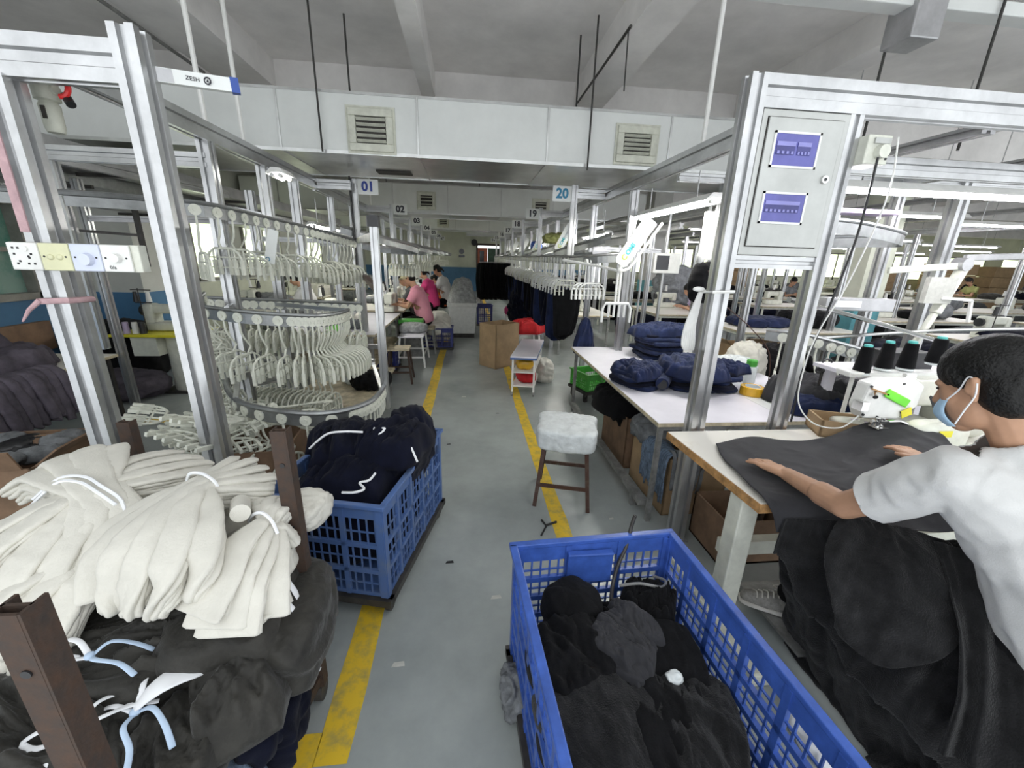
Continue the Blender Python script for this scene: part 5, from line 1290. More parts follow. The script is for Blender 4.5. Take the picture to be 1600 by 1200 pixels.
# ---------------------------------------------------------------- navy bundles in the left crate
def navy_fn(g):
    def fn(P, u): return P+V((0, 0, g*math.exp(-((P.x)**2+(P.y)**2)/.03)))
    return fn
def nb(c, size, seed, label, rz=0, m='navyd', st=(1.6, .35, 1), amp=.026, n=34, f=8, p=2.8, fn=None, name='navy_bundle'):
    return single_lump(name, m, label, 'bundle', c, size, seed, n, p, amp, f, st, rz, None, .5, fn)
nb((-.60, 2.14, .14), (.54, .80, .40), 70, 'dark navy fabric filling the bottom of the left blue crate', -.24, amp=.012)
nb((-.66, 2.02, .46), (.36, .42, .22), 71, 'navy bundle at the near left of the left blue crate', -.35)
nb((-.74, 2.28, .50), (.36, .30, .28), 72, 'ruffled navy bundle at the back left of the left blue crate', -.1, st=(2.2, .3, .4), amp=.03)
nb((-.44, 2.16, .46), (.34, .42, .31), 73, 'navy bundle rising at the aisle side of the left blue crate', -.35, m='navyd')
nb((-.36, 2.33, .52), (.24, .28, .32), 74, 'peaked navy bundle over the far aisle corner of the left blue crate', .3, st=(1.4, .5, .6))
def nd(c, w, l, h, seed, rz, label, st=(1, 1, 1)): return single_drape('navy_cloth', 'navyd', label, 'cloth', c, w, l, h, seed, rz, n=56, amp=.032, f=8, st=st, edge=.2, dome=.7, rag=.05)
nd((-.60, 1.98, .55), .50, .50, .15, 331, -.25, 'flat navy cloth inside the near end of the left blue crate', (1.5, .5, 1))
nd((-.70, 2.14, .64), .40, .40, .16, 332, .1, 'pleated navy cloth over the middle of the left blue crate', (2.2, .4, 1))
nd((-.42, 2.12, .68), .36, .46, .16, 333, -.3, 'twisted navy cloth at the knot of the left blue crate', (1.9, .5, 1))
for i, (pts, lb) in enumerate((([(-.84, 2.02, .76), (-.75, 2.03, .835), (-.66, 2.03, .85), (-.56, 2.02, .85)], 'white string across the ruffled navy bundle in the left crate'),
        ([(-.36, 2.05, .83), (-.32, 1.99, .80), (-.27, 1.92, .72)], 'white string over the aisle side navy bundle in the left crate'),
        ([(-.52, 2.10, .86), (-.50, 2.03, .83), (-.47, 2.02, .84), (-.45, 2.04, .86), (-.48, 2.05, .85), (-.51, 2.03, .82)], 'white string knot at the top of the navy bundles in the left crate'),
        ([(-.60, 1.73, .67), (-.54, 1.72, .675), (-.50, 1.74, .68), (-.53, 1.78, .69), (-.49, 1.80, .69), (-.47, 1.85, .70)], 'loose white tape on the near navy bundle in the left crate'))):
    t = thing('white_string', lb, 'string', pts[0]); MB().tube(spline(pts, 24), .006, n=6).out('string', M['tape'], t, smooth=True)

# ---------------------------------------------------------------- black garments in the near crate
def gb(c, size, seed, label, rz=0, m='black', st=(1, 1, 1), amp=.018, n=30, f=7, p=3, fn=None, name='black_garment'):
    return single_lump(name, m, label, 'garment', c, size, seed, n, p, amp, f, st, rz, None, .4, fn)
gb((.54, .90, .12), (.60, .84, .22), 80, 'black garments covering the bottom of the near blue crate', 0, amp=.015)
gb((.56, 1.0, .26), (.50, .56, .14), 82, 'thick black garments in the middle of the near blue crate', .1, amp=.012)
def gd(c, w, l, h, seed, rz, label, m='black', st=(1.3, .6, 1), amp=.026, f=7, **k): return single_drape('black_garment', m, label, 'garment', c, w, l, h, seed, rz, n=80, amp=amp, f=f*1.3, st=st, edge=.14, dome=.55, rag=.045, solid=.008, **k)
gd((.50, .86, .34), .52, .86, .10, 351, .0, 'wide black sweatshirt spread over the near crate load', 'black')
gd((.40, 1.19, .40), .24, .20, .13, 352, .1, 'folded black garment standing at the far left of the near blue crate', 'black', amp=.008, f=5)
gd((.42, 1.02, .40), .36, .30, .08, 353, .3, 'black garment draped on the left of the near blue crate', 'black')
gd((.53, 1.00, .455), .22, .26, .05, 354, .5, 'charcoal garment with pocket flaps on top of the near blue crate', 'char2', amp=.016, f=11)
gd((.60, 1.10, .45), .16, .17, .07, 355, -.2, 'small charcoal hood bulging at the top of the near crate pile', 'char2', amp=.010, f=11)
gd((.55, .93, .45), .13, .15, .04, 356, .9, 'charcoal pocket flap folded over in the near crate', 'char2', amp=.008, f=9)
gd((.72, 1.20, .38), .24, .24, .10, 357, -.3, 'black garment with drawstrings at the far right of the near blue crate', 'black', amp=.03, f=12)
gd((.67, 1.0, .41), .28, .24, .06, 358, -.2, 'smooth black garment at the right of the near blue crate', 'black', amp=.010, f=5)
gd((.40, .78, .38), .40, .42, .08, 359, .1, 'black fleece sleeve heap at the near left of the near blue crate', 'char', amp=.016, f=5)
gd((.64, .76, .36), .36, .46, .08, 360, -.25, 'black fleece at the near right of the near blue crate', 'char', amp=.02, f=6)
gb((.46, .56, .16), (.40, .34, .20), 88, 'black cloth at the bottom edge of the near blue crate', 0, amp=.015)
single_lump('dark_fringe', 'grey', 'dark green fringe caught at the left outside of the near crate dolly', 'fringe', (.17, 1.16, .02), (.07, .16, .14), 91, 16, 2.5, .02, 22)
t = thing('drawstring', 'grey drawstring hook looped over the far rim of the near blue crate', 'string', (.60, 1.37, .6))
MB().tube(spline([(.70, 1.40, .72), (.685, 1.39, .67), (.66, 1.36, .60), (.62, 1.33, .53), (.585, 1.28, .47), (.56, 1.22, .46)], 24), .008, n=8).out('string', M['dark'], t, smooth=True)
t = thing('drawstring', 'grey cord curving over the black garments at the far right of the crate', 'string', (.7, 1.3, .5))
MB().tube(spline([(.60, 1.25, .50), (.68, 1.24, .515), (.76, 1.22, .51), (.80, 1.26, .50), (.78, 1.32, .47)], 24), .006, n=8).out('string', M['legg'], t, smooth=True)
t = thing('crate_lid_piece', 'blue plastic flap hooked inside the far wall of the near blue crate', 'plastic flap', (.5, 1.33, .5))
MB().bx(.40, .59, 1.318, 1.334, .46, .60).bx(.40, .59, 1.31, 1.34, .596, .606).out('flap', M['blue'], t, bevel=.003)
single_lump('plastic_wrapper', 'clear', 'small shiny transparent wrapper on the black garments', 'wrapper', (.66, .90, .455), (.045, .035, .02), 92, 10, 2.5, .006, 40)

# ---------------------------------------------------------------- navy stacks on the white table
rnd = random.Random(21)
def stack(cx, cy, w, l, n, h, rz, label, top_label, group, seed, tops):
    z = .77
    for k in range(n):
        ww = w*rnd.uniform(.88, 1.06); ll = l*rnd.uniform(.88, 1.06); hh = h*rnd.uniform(.9, 1.15)
        single_lump('folded_garment', 'navyd' if k % 3 == 1 else 'navy', label, 'garment', (cx+rnd.uniform(-.025, .025), cy+rnd.uniform(-.025, .025), z), (ww, ll, hh), seed+k, 26, 5, .006, 12, (1, 1, .6), rz+rnd.uniform(-.2, .2), group)
        z += hh*.80
    for i, (dx, dy, w2, l2, hh, r2) in enumerate(tops):
        single_drape('navy_garment', 'navy', top_label[i], 'garment', (cx+dx, cy+dy, z-.035), w2, l2, hh, seed+50+i, r2, n=64, amp=.03, f=10, edge=.14, dome=.5, rag=.08, solid=.012, st=(1.5, .6, 1))
stack(1.42, 3.12, .36, .40, 4, .034, .35, 'folded navy garment in the small stack nearest the aisle on the white table', ['crumpled navy garment on top of the small stack nearest the aisle'], 'small navy stack on the white table', 100, [(0, 0, .42, .46, .07, .3)])
stack(1.90, 3.06, .54, .50, 5, .036, -.2, 'folded navy garment in the wide stack behind the near right post', ['navy garment spread on the left of the wide stack', 'dark navy garment hump at the right of the wide stack'], 'wide navy stack on the white table', 110, [(-.08, -.02, .50, .56, .09, -.3), (.18, -.04, .34, .44, .06, .3)])
stack(2.10, 4.10, .60, .50, 8, .040, .05, 'folded navy garment in the tall stack at the far side of the white table', ['navy garment crumpled over the tall far stack', 'bent navy garment edge at the left of the tall far stack'], 'tall navy stack on the white table', 120, [(.04, 0, .66, .54, .09, 0), (-.16, .05, .34, .4, .07, .4)])
t = thing('rolled_sleeve', 'rolled navy sleeve end lying at the left of the wide navy stack', 'sleeve', (1.58, 3.0, .8))
MB().tube([(1.50, 2.86, .84), (1.60, 3.0, .86), (1.72, 3.12, .87)], [.05, .055, .05], n=18).out('sleeve_outside', M['navy'], t, smooth=True)
MB().cyl((1.499, 2.859, .84), (1.4975, 2.8575, .84), .042, n=18).out('sleeve_mouth', M['blackp'], t)
single_lump('navy_trousers_end', 'navy', 'navy garment peak hanging in front of the white table far corner', 'trousers', (1.40, 4.72, .62), (.30, .12, .46), 131, 22, 2.4, .02, 7, (1.4, 1, .4), .1, fn=lambda P, u: V((P.x*(1-.6*(P.z+.23)/.46), P.y, P.z)))
# bottle, jar, tape, canister
t = thing('water_bottle', 'clear plastic bottle with a bright green cap on the white table', 'bottle', (2.42, 3.12, .77))
MB().lathe([(.045, 0), (.05, .01), (.05, .11), (.046, .13), (.036, .15)], (2.42, 3.12, .77), 20).out('bottle_body', M['clear'], t, smooth=True)
MB().lathe([(.041, .15), (.042, .155), (.042, .20), (.036, .205)], (2.42, 3.12, .77), 20).out('cap', M['green'], t, smooth=True)
t = thing('adhesive_tape_roll', 'wide roll of amber adhesive tape lying on the white table', 'tape roll', (2.22, 2.80, .77))
def ring_mb(c, R, r, z0, z1, n=28):
    mb = MB(); vs = []
    for k in range(n):
        a = 2*PI*k/n; ca, sa = math.cos(a), math.sin(a)
        vs += [(c[0]+R*ca, c[1]+R*sa, z0), (c[0]+R*ca, c[1]+R*sa, z1), (c[0]+r*ca, c[1]+r*sa, z1), (c[0]+r*ca, c[1]+r*sa, z0)]
    return mb.add(vs, [(k*4+j, ((k+1) % n)*4+j, ((k+1) % n)*4+(j+1) % 4, k*4+(j+1) % 4) for k in range(n) for j in range(4)])
ring_mb((2.22, 2.80), .085, .055, .775, .84).out('tape_layers', M['amber'], t, smooth=True)
ring_mb((2.22, 2.80), .054, .049, .773, .842).out('core', M['clear'], t, smooth=True)
t = thing('white_canister', 'white plastic canister with fluted stopper behind the near right post', 'canister', (2.18, 3.62, .77))
MB().lathe([(.095, 0), (.10, .02), (.10, .18), (.085, .21), (.05, .225)], (2.18, 3.62, .77), 24).out('canister_body', M['white'], t, smooth=True)
c = MB()
for k in range(6): c.ell((2.18+.055*math.cos(k*PI/3), 3.62+.055*math.sin(k*PI/3), 1.01), (.022, .022, .018), 10, 8)
c.cyl((2.18, 3.62, .99), (2.18, 3.62, 1.02), .05, n=18).out('stopper', M['white'], t, smooth=True)
single_lump('plastic_bag', 'clear', 'crumpled white plastic bag behind the water bottle', 'bag', (2.48, 3.42, .77), (.34, .3, .15), 141, 20, 2.5, .02, 12)
single_lump('pink_cloth', 'magenta', 'small pink cloth scrap showing beside the wide navy stack', 'cloth', (2.13, 3.12, .90), (.06, .06, .04), 142, 10, 2.5, .01, 20)
t = thing('paper_sheet', 'white paper sheet with red print lying on the white table', 'paper', (2.4, 2.6, .77))
MB().bx(2.12, 2.5, 2.45, 2.76, .7702, .772).mv((0, 0, 0)).out('sheet', M['signw'], t)
MB().bx(2.3, 2.4, 2.52, 2.55, .772, .7724).bx(2.34, 2.37, 2.6, 2.63, .772, .7724).out('red_print', M['pink'], t)
# charcoal pile behind the machine + carton with lilac cones
single_drape('charcoal_garments', 'char2', 'pile of charcoal garments on the white table behind the near sewing machine', 'garments', (2.66, 2.60, .77), .74, .50, .17, 150, n=60, amp=.04, f=8)
single_drape('charcoal_garments', 'navy', 'dark navy garment tucked in front of the charcoal pile on the white table', 'garments', (2.46, 2.42, .77), .40, .24, .10, 152, n=40, amp=.02, f=9)
t = thing('scissors', 'black handled scissors standing in the charcoal pile', 'scissors', (2.45, 2.5, .95))
for dx, dz in ((0, .12), (.06, .17)):
    MB().tube([(2.42+dx+.034*math.cos(k*PI/9), 2.45+dx*.4, .95+dz+.022*math.sin(k*PI/9)) for k in range(18)], .006, n=6, close=True).out('handle_ring', M['blackp'], t, smooth=True)
MB().bar((2.43, 2.45, 1.05), (2.46, 2.47, .90), .008, .018).bar((2.48, 2.47, 1.10), (2.45, 2.47, .90), .008, .018).out('blades', M['dark'], t)
t = carton(2.26, 2.06-.08, .40, .20, .10, -.38, 'open brown cardboard tray with lilac cones beside the near sewing machine', 'card', z=.80, flaps=False)
for i, (dx, dy) in enumerate(((.06, .02), (.10, -.03))):
    q = thing('lilac_cone', 'lilac plastic thread cone lying in the cardboard tray, %s one' % ('rear' if i == 0 else 'front'), 'thread cone', (2.26+dx, 1.98+dy, .83))
    MB().cyl((2.22+dx, 2.0+dy, .86), (2.34+dx, 1.955+dy, .862), .026, .02, 16).out('cone', M['lilacp'], q, smooth=True)

# ---------------------------------------------------------------- charcoal cloth being sewn
def patch(name, rows, m, label, cat, nu=60, nv=60, amp=.008, f=7, seed=0, solid=.004, st=(1, 1, 1), amp2=.3, mask=None, lift=0, uvf=None, uva=0):
    R = [[V(p) for p in r] for r in rows]; nr = len(R)-1
    def ev(r, u):
        m_ = len(r)-1; x = u*m_; k = min(int(x), m_-1); return cr(r[max(k-1, 0)], r[k], r[k+1], r[min(k+2, m_)], x-k)
    def fn(u, v):
        x = v*nr; k = min(int(x), nr-1); tt = x-k
        ps = [ev(R[j], u) for j in (max(k-1, 0), k, k+1, min(k+2, nr))]
        return cr(*ps, tt)
    G = [[fn(i/nu, j/nv) for i in range(nu+1)] for j in range(nv+1)]
    vs = []
    for j in range(nv+1):
        for i in range(nu+1):
            p = G[j][i]
            a = G[j][min(i+1, nu)]-G[j][max(i-1, 0)]; b = G[min(j+1, nv)][i]-G[max(j-1, 0)][i]
            n = a.cross(b); n = n.normalized() if n.length > 1e-9 else V((0, 0, 1))
            if n.z < 0: n = -n
            k = mask(i/nu, j/nv) if mask else 1
            d = amp*k*(rid(p, seed, f, st)+amp2*rid(p, seed+4, f*2.5, st))
            if uvf: q_ = V((i/nu*uvf[0], j/nv*uvf[1], seed*.37)); d += uva*k*(rid(q_, seed+11, 1)+.35*rid(q_, seed+17, 2.3))
            vs.append(p+n*(d+lift))
    fs = [(j*(nu+1)+i, j*(nu+1)+i+1, (j+1)*(nu+1)+i+1, (j+1)*(nu+1)+i) for j in range(nv) for i in range(nu)]
    o = MB().add(vs, fs).out(name, M[m], smooth='all', solid=solid)
    return tag(o, label, cat)
patch('charcoal_cloth', [
    [(1.34, 1.87, .812), (1.60, 1.94, .812), (1.78, 1.87, .815), (1.98, 1.86, .84), (2.17, 1.88, .90), (2.32, 1.86, .94), (2.52, 1.78, .93)],
    [(1.28, 1.72, .812), (1.50, 1.76, .815), (1.72, 1.72, .825), (1.93, 1.70, .85), (2.12, 1.73, .90), (2.28, 1.70, .93), (2.45, 1.66, .92)],
    [(1.25, 1.55, .812), (1.45, 1.57, .816), (1.66, 1.54, .826), (1.86, 1.52, .845), (2.05, 1.52, .875), (2.22, 1.52, .89), (2.38, 1.50, .88)],
    [(1.22, 1.35, .814), (1.38, 1.36, .822), (1.58, 1.35, .83), (1.78, 1.34, .84), (1.98, 1.34, .85), (2.15, 1.34, .86), (2.32, 1.34, .85)],
    [(1.24, 1.305, .775), (1.40, 1.27, .79), (1.58, 1.25, .80), (1.78, 1.24, .81), (1.96, 1.24, .82), (2.12, 1.24, .82), (2.30, 1.24, .81)],
    [(1.265, 1.29, .70), (1.42, 1.23, .73), (1.58, 1.19, .75), (1.76, 1.15, .77), (1.94, 1.13, .78), (2.1, 1.12, .78), (2.28, 1.12, .78)]],
    'char2', 'charcoal grey cloth spread over the near sewing table and fed under the needle', 'cloth', 110, 110, .008, 6, 5, amp2=.3, uvf=(3.2, 1.6), uva=.010,
    mask=lambda u, v: .35+.65*min(1, v*1.6))
patch('black_fleece', [
    [(1.30, 1.31, .76), (1.42, 1.24, .78), (1.58, 1.14, .80), (1.72, 1.04, .80), (1.88, .92, .80), (2.05, .78, .78), (2.2, .6, .76)],
    [(1.29, 1.29, .60), (1.38, 1.18, .66), (1.52, 1.05, .71), (1.66, .94, .72), (1.80, .80, .72), (1.95, .64, .70), (2.1, .48, .68)],
    [(1.34, 1.29, .38), (1.36, 1.13, .44), (1.45, .97, .53), (1.56, .82, .58), (1.68, .68, .58), (1.82, .52, .57), (1.97, .36, .55)],
    [(1.41, 1.31, .17), (1.40, 1.13, .22), (1.42, .94, .31), (1.48, .76, .37), (1.57, .58, .40), (1.68, .40, .40), (1.82, .24, .38)],
    [(1.46, 1.32, .03), (1.45, 1.13, .05), (1.46, .92, .09), (1.49, .72, .13), (1.54, .52, .16), (1.62, .32, .16), (1.72, .14, .14)],
    [(1.49, 1.30, .012), (1.48, 1.10, .012), (1.47, .86, .012), (1.49, .64, .014), (1.52, .44, .016), (1.60, .24, .016), (1.68, .06, .015)]],
    'char', 'big black fleece heap flowing from the table over the lap to the floor', 'cloth', 150, 160, .022, 5.0, 9, amp2=.4, st=(1, 1, .6), uvf=(9, 1.5), uva=.034,
    mask=lambda u, v: 1-.6*max(0, v-.8)*5)
patch('fleece_panel', [
    [(1.44, 1.20, .79), (1.50, 1.15, .80), (1.57, 1.10, .81), (1.66, 1.04, .81)],
    [(1.35, 1.14, .70), (1.45, 1.07, .735), (1.56, 1.0, .745), (1.70, .95, .75)],
    [(1.31, 1.05, .61), (1.40, .98, .64), (1.51, .93, .66), (1.69, .87, .67)],
    [(1.335, .985, .53), (1.375, .895, .48), (1.46, .84, .53), (1.65, .83, .66)]],
    'char', 'folded charcoal flap lying over the black fleece heap', 'cloth', 70, 70, .008, 8, 14, lift=.055, uvf=(2.6, 1.6), uva=.022)
patch('fleece_panel', [
    [(1.62, 1.04, .80), (1.76, .92, .80), (1.92, .78, .79)],
    [(1.58, .92, .70), (1.70, .80, .705), (1.86, .66, .70)],
    [(1.50, .78, .54), (1.62, .68, .57), (1.80, .56, .60)],
    [(1.42, .70, .36), (1.55, .56, .42), (1.74, .46, .52)]],
    'char', 'long black fleece panel draped towards the bottom right corner', 'cloth', 60, 80, .012, 6, 15, lift=.06, uvf=(3.2, 1.0), uva=.026)
single_lump('white_rag', 'tape', 'white rag on the floor between the near crate and the black fleece', 'rag', (1.30, .93, 0), (.10, .18, .08), 160, 12, 2.4, .015, 14)
# ---------------------------------------------------------------- sewing machines
def sewing_machine(label, loc=(0, 0, 0), rz=0, m='cream', group=None, near=False):
    """overlock style machine: needle side towards -X local, operator at -Y"""
    t = thing('sewing_machine', label, 'sewing machine', (0, 0, 0), group)
    MB().lump((.46, .20, .11), 6, 14, 1, .0, 5, c=(.05, 0, 0)).out('bed', M[m], t, smooth='all')
    MB().lump((.13, .17, .28), 6, 12, 1, .0, 5, c=(.20, 0, .05)).out('pillar', M[m], t, smooth='all')
    MB().lump((.36, .13, .11), 6, 14, 1, .0, 5, c=(.06, 0, .21)).out('arm', M[m], t, smooth='all')
    MB().lump((.10, .14, .17), 6, 12, 1, .0, 5, c=(-.12, 0, .15)).out('head', M[m], t, smooth='all')
    MB().cyl((-.12, -.02, .16), (-.12, -.02, .11), .008).cyl((-.12, -.02, .13), (-.12, -.02, .115), .015).out('needle_bar', M['chrome'], t, smooth=True)
    MB().cyl((.27, 0, .24), (.31, 0, .24), .06, n=18).out('handwheel', M['blackp'], t, smooth=True)
    MB().cyl((.22, .12, .0), (.22, .12, .52), .006).bar((.08, .12, .5), (.30, .12, .5), .01, .01).out('thread_stand', M['dark'], t)
    for x in (.12, .26): MB().cyl((x, .12, .36), (x, .12, .48), .03, .018, 12).out('thread_cone', M['blackp' if x > .2 else 'white'], t, smooth=True)
    MB().cyl((.1, .12, .35), (.28, .12, .35), .006).out('cone_tray', M['dark'], t)
    t.location = loc; t.rotation_euler = (0, 0, rz)
    return t
# the near overlock machine, built where it stands
t = thing('sewing_machine', 'near cream overlock machine with a lit head, lime tape and yellow sticker', 'sewing machine', (2.4, 1.95, .80))
lf = lambda s, c, p=6, n=18: MB().lump(s, p, n, 1, 0, 5, c=c)
lf((.62, .34, .085), (2.52, 1.98, .80)).out('bed', M['cream'], t, smooth='all')
lf((.34, .13, .17), (2.53, 1.77, .80), 4, 22).out('front_cover', M['cream'], t, smooth='all', label='bulging cream front cover')
pl = [(2.105, 1.03), (2.125, 1.165), (2.20, 1.185), (2.40, 1.185), (2.46, 1.15), (2.455, 1.03), (2.35, .955), (2.14, .965)]
MB().add([(x, y, z) for y in (1.83, 1.91) for x, z in pl], [tuple(range(8)), tuple(range(15, 7, -1))]+[(i, i+8, (i+1) % 8+8, (i+1) % 8) for i in range(8)]).out('head', M['white'], t, bevel=.012)
lf((.60, .20, .16), (2.72, 2.02, .99)).out('arm', M['cream'], t, smooth='all')
lf((.20, .26, .34), (2.95, 2.0, .80)).out('pillar', M['cream'], t, smooth='all')
mb = MB()
for x, z in ((2.13, 1.15), (2.32, 1.165), (2.13, .99), (2.22, .975), (2.36, 1.0)): mb.cyl((x, 1.83, z), (x, 1.824, z), .007)
mb.out('screw', M['blackp'], t)
MB().box((2.30, 1.822, 1.085), (.165, .010, .048), rot=Matrix.Rotation(.42, 3, 'Y')).out('lime_tape', M['lime'], t, bevel=.006)
MB().bar((2.13, 1.822, 1.14), (2.24, 1.822, 1.105), .010, .008).out('wooden_stick', M['edge'], t)
MB().box((2.385, 1.822, 1.0), (.06, .004, .045), rot=Matrix.Rotation(-.4, 3, 'Y')).out('yellow_sticker', M['yel'], t)
MB().bx(2.47, 2.55, 1.703, 1.706, .905, .94).out('warning_label', M['yel'], t)
mb = MB(); mb.cyl((2.20, 1.80, .98), (2.20, 1.80, .93), .012).cyl((2.23, 1.80, .98), (2.23, 1.80, .935), .009).cyl((2.17, 1.80, .97), (2.17, 1.80, .94), .008)
mb.bx(2.185, 2.245, 1.77, 1.83, .925, .932).bx(2.16, 2.26, 1.79, 1.81, .955, .965).tube([(2.26, 1.80, .96), (2.32, 1.79, .965), (2.36, 1.78, .95), (2.38, 1.78, .93)], .009)
mb.out('presser_foot', M['chrome'], t, smooth=True)
mb = MB()
for k in range(4): mb.bar((2.47+k*.022, 1.80, 1.10-k*.012), (2.50+k*.022, 1.78, 1.03-k*.012), .006, .012)
mb.bar((2.47, 1.80, 1.10), (2.55, 1.80, 1.055), .01, .012).bar((2.50, 1.78, 1.03), (2.58, 1.78, .99), .01, .012)
mb.out('tension_rack', M['blackp'], t)
MB().bx(2.60, 2.70, 1.78, 1.80, 1.10, 1.13).out('red_plate', M['redp'], t)
MB().tube(spline([(2.58, 1.80, 1.02), (2.64, 1.78, 1.03), (2.68, 1.76, 1.09)], 10), .006).out('chrome_lever', M['chrome'], t, smooth=True)
MB().lump((.30, .20, .05), 6, 12, 1, 0, 5, c=(2.80, 1.66, .80)).out('side_box', M['cream'], t, smooth='all')
MB().box((2.95, 1.62, .862), (.22, .10, .02), rz=.1).out('orange_pad', M['orange'], t, bevel=.004)
mb = MB().lump((.10, .12, .02), 5, 10, 1, 0, 5, c=(2.25, 2.08, 1.155))
mb.bx(2.2, 3.0, 2.03, 2.12, 1.145, 1.165).cyl((2.3, 2.1, .88), (2.3, 2.1, 1.15), .012).cyl((2.9, 2.1, .88), (2.9, 2.1, 1.15), .012).out('cone_stand', M['white'], t, smooth=True)
MB().cyl((2.18, 1.86, 1.13), (2.14, 1.80, 1.10), .012).bx(2.08, 2.12, 1.80, 1.86, 1.02, 1.07).out('tension_dial', M['chrome'], t, smooth=True)
for i, (x, y, z, s) in enumerate(((2.30, 2.06, 1.168, 1.0), (2.47, 2.09, 1.185, 1.0), (2.62, 2.09, 1.185, 1.05), (2.90, 2.16, 1.20, 1.1))):
    q = thing('thread_cone', ['leftmost black thread cone with teal tip, above the lime taped machine head', 'second black thread cone with teal tip, from the left', 'third black thread cone with teal tip, tallest looking', 'last black thread cone with teal tip, just left of the worker hair'][i], 'thread cone', (x, y, z))
    MB().lathe([(.040*s, .0), (.043*s, .005), (.030*s, .145), (.020*s, .15)], (x, y, z), 22).out('black_thread', M['black'], q, smooth=True)
    MB().lathe([(.021*s, .148), (.022*s, .152), (.020*s, .162), (.012*s, .163)], (x, y, z), 18).out('teal_tip', M['tealc'], q, smooth=True)
    MB().lathe([(.03, -.018), (.042, -.014), (.042, -.002), (.02, 0)], (x, y, z), 18).out('cone_cup', M['clear'], q, smooth=True)
t = thing('machine_lamp', 'small lamp on the near sewing machine lighting the needle area', 'lamp', (2.30, 1.80, 1.22))
MB().cyl((2.27, 1.80, 1.22), (2.33, 1.80, 1.22), .012).out('lamp_housing', M['white'], t, smooth=True)
MB().bx(2.275, 2.325, 1.785, 1.80, 1.205, 1.209).out('led_strip', M['tubel'], t)
t = thing('tissue_box', 'black box with a grey lid behind the thread cones', 'box', (2.8, 2.3, 1.1))
MB().bx(2.74, 3.06, 2.28, 2.45, 1.12, 1.23).out('box_body', M['blackp'], t, bevel=.004)
MB().bx(2.4, 3.3, 2.16, 2.5, 1.09, 1.115).bx(2.45, 2.5, 2.4, 2.45, .77, 1.09).bx(3.2, 3.25, 2.4, 2.45, 0, 1.09).out('white_shelf', M['lam'], t)

# ---------------------------------------------------------------- people
def head_frame(c, fwd, up=(0, 0, 1), s=1.0):
    y = V(fwd).normalized(); x = y.cross(V(up)).normalized(); z = x.cross(y)
    c = V(c)
    return Matrix(((x.x*s, y.x*s, z.x*s, c.x), (x.y*s, y.y*s, z.y*s, c.y), (x.z*s, y.z*s, z.z*s, c.z), (0, 0, 0, 1)))
def head_mesh(Mx):
    h = MB()
    h.ell((0, -.005, .03), (.076, .096, .092), 24, 16).ell((0, .03, -.045), (.058, .066, .066), 20, 12).ell((0, .05, -.01), (.060, .044, .075), 20, 12)
    h.cap((0, .094, .012), (0, .112, -.026), .007, .0125).ell((0, .062, -.095), (.028, .026, .022))
    h.ell((0, .088, -.055), (.024, .012, .012)).ell((0, .07, .022), (.058, .028, .016))
    for s in (-1, 1):
        h.cap((s*.078, -.012, .015), (s*.088, -.022, .02), .012, .010).cap((s*.088, -.022, .02), (s*.080, -.012, -.03), .010, .007).cap((s*.08, -.005, -.005), (s*.084, -.012, .01), .012, .010)
    return h.tf(Mx)
def hair_mesh(Mx, back=.085, bun=False, low=0):
    h = MB(); h.ell((0, -.014, .052), (.088, .105, .086), 26, 18).ell((0, -.045, .0-low), (.081, .068, back), 22, 14)
    for s in (-1, 1): h.cap((s*.074, .02, .05), (s*.076, .015, .01), .016, .010)
    if bun: h.cap((0, -.12, -.0), (0, -.15, -.10), .03, .016)
    return h.tf(Mx)
def clip(mb, pred):
    bad = [pred(p) for p in mb.v]
    mb.f = [f for f in mb.f if not all(bad[i] for i in f)]
    used_ = sorted({i for f in mb.f for i in f}); mp = {o: n for n, o in enumerate(used_)}
    mb.v = [mb.v[i] for i in used_]; mb.f = [tuple(mp[i] for i in f) for f in mb.f]
    return mb
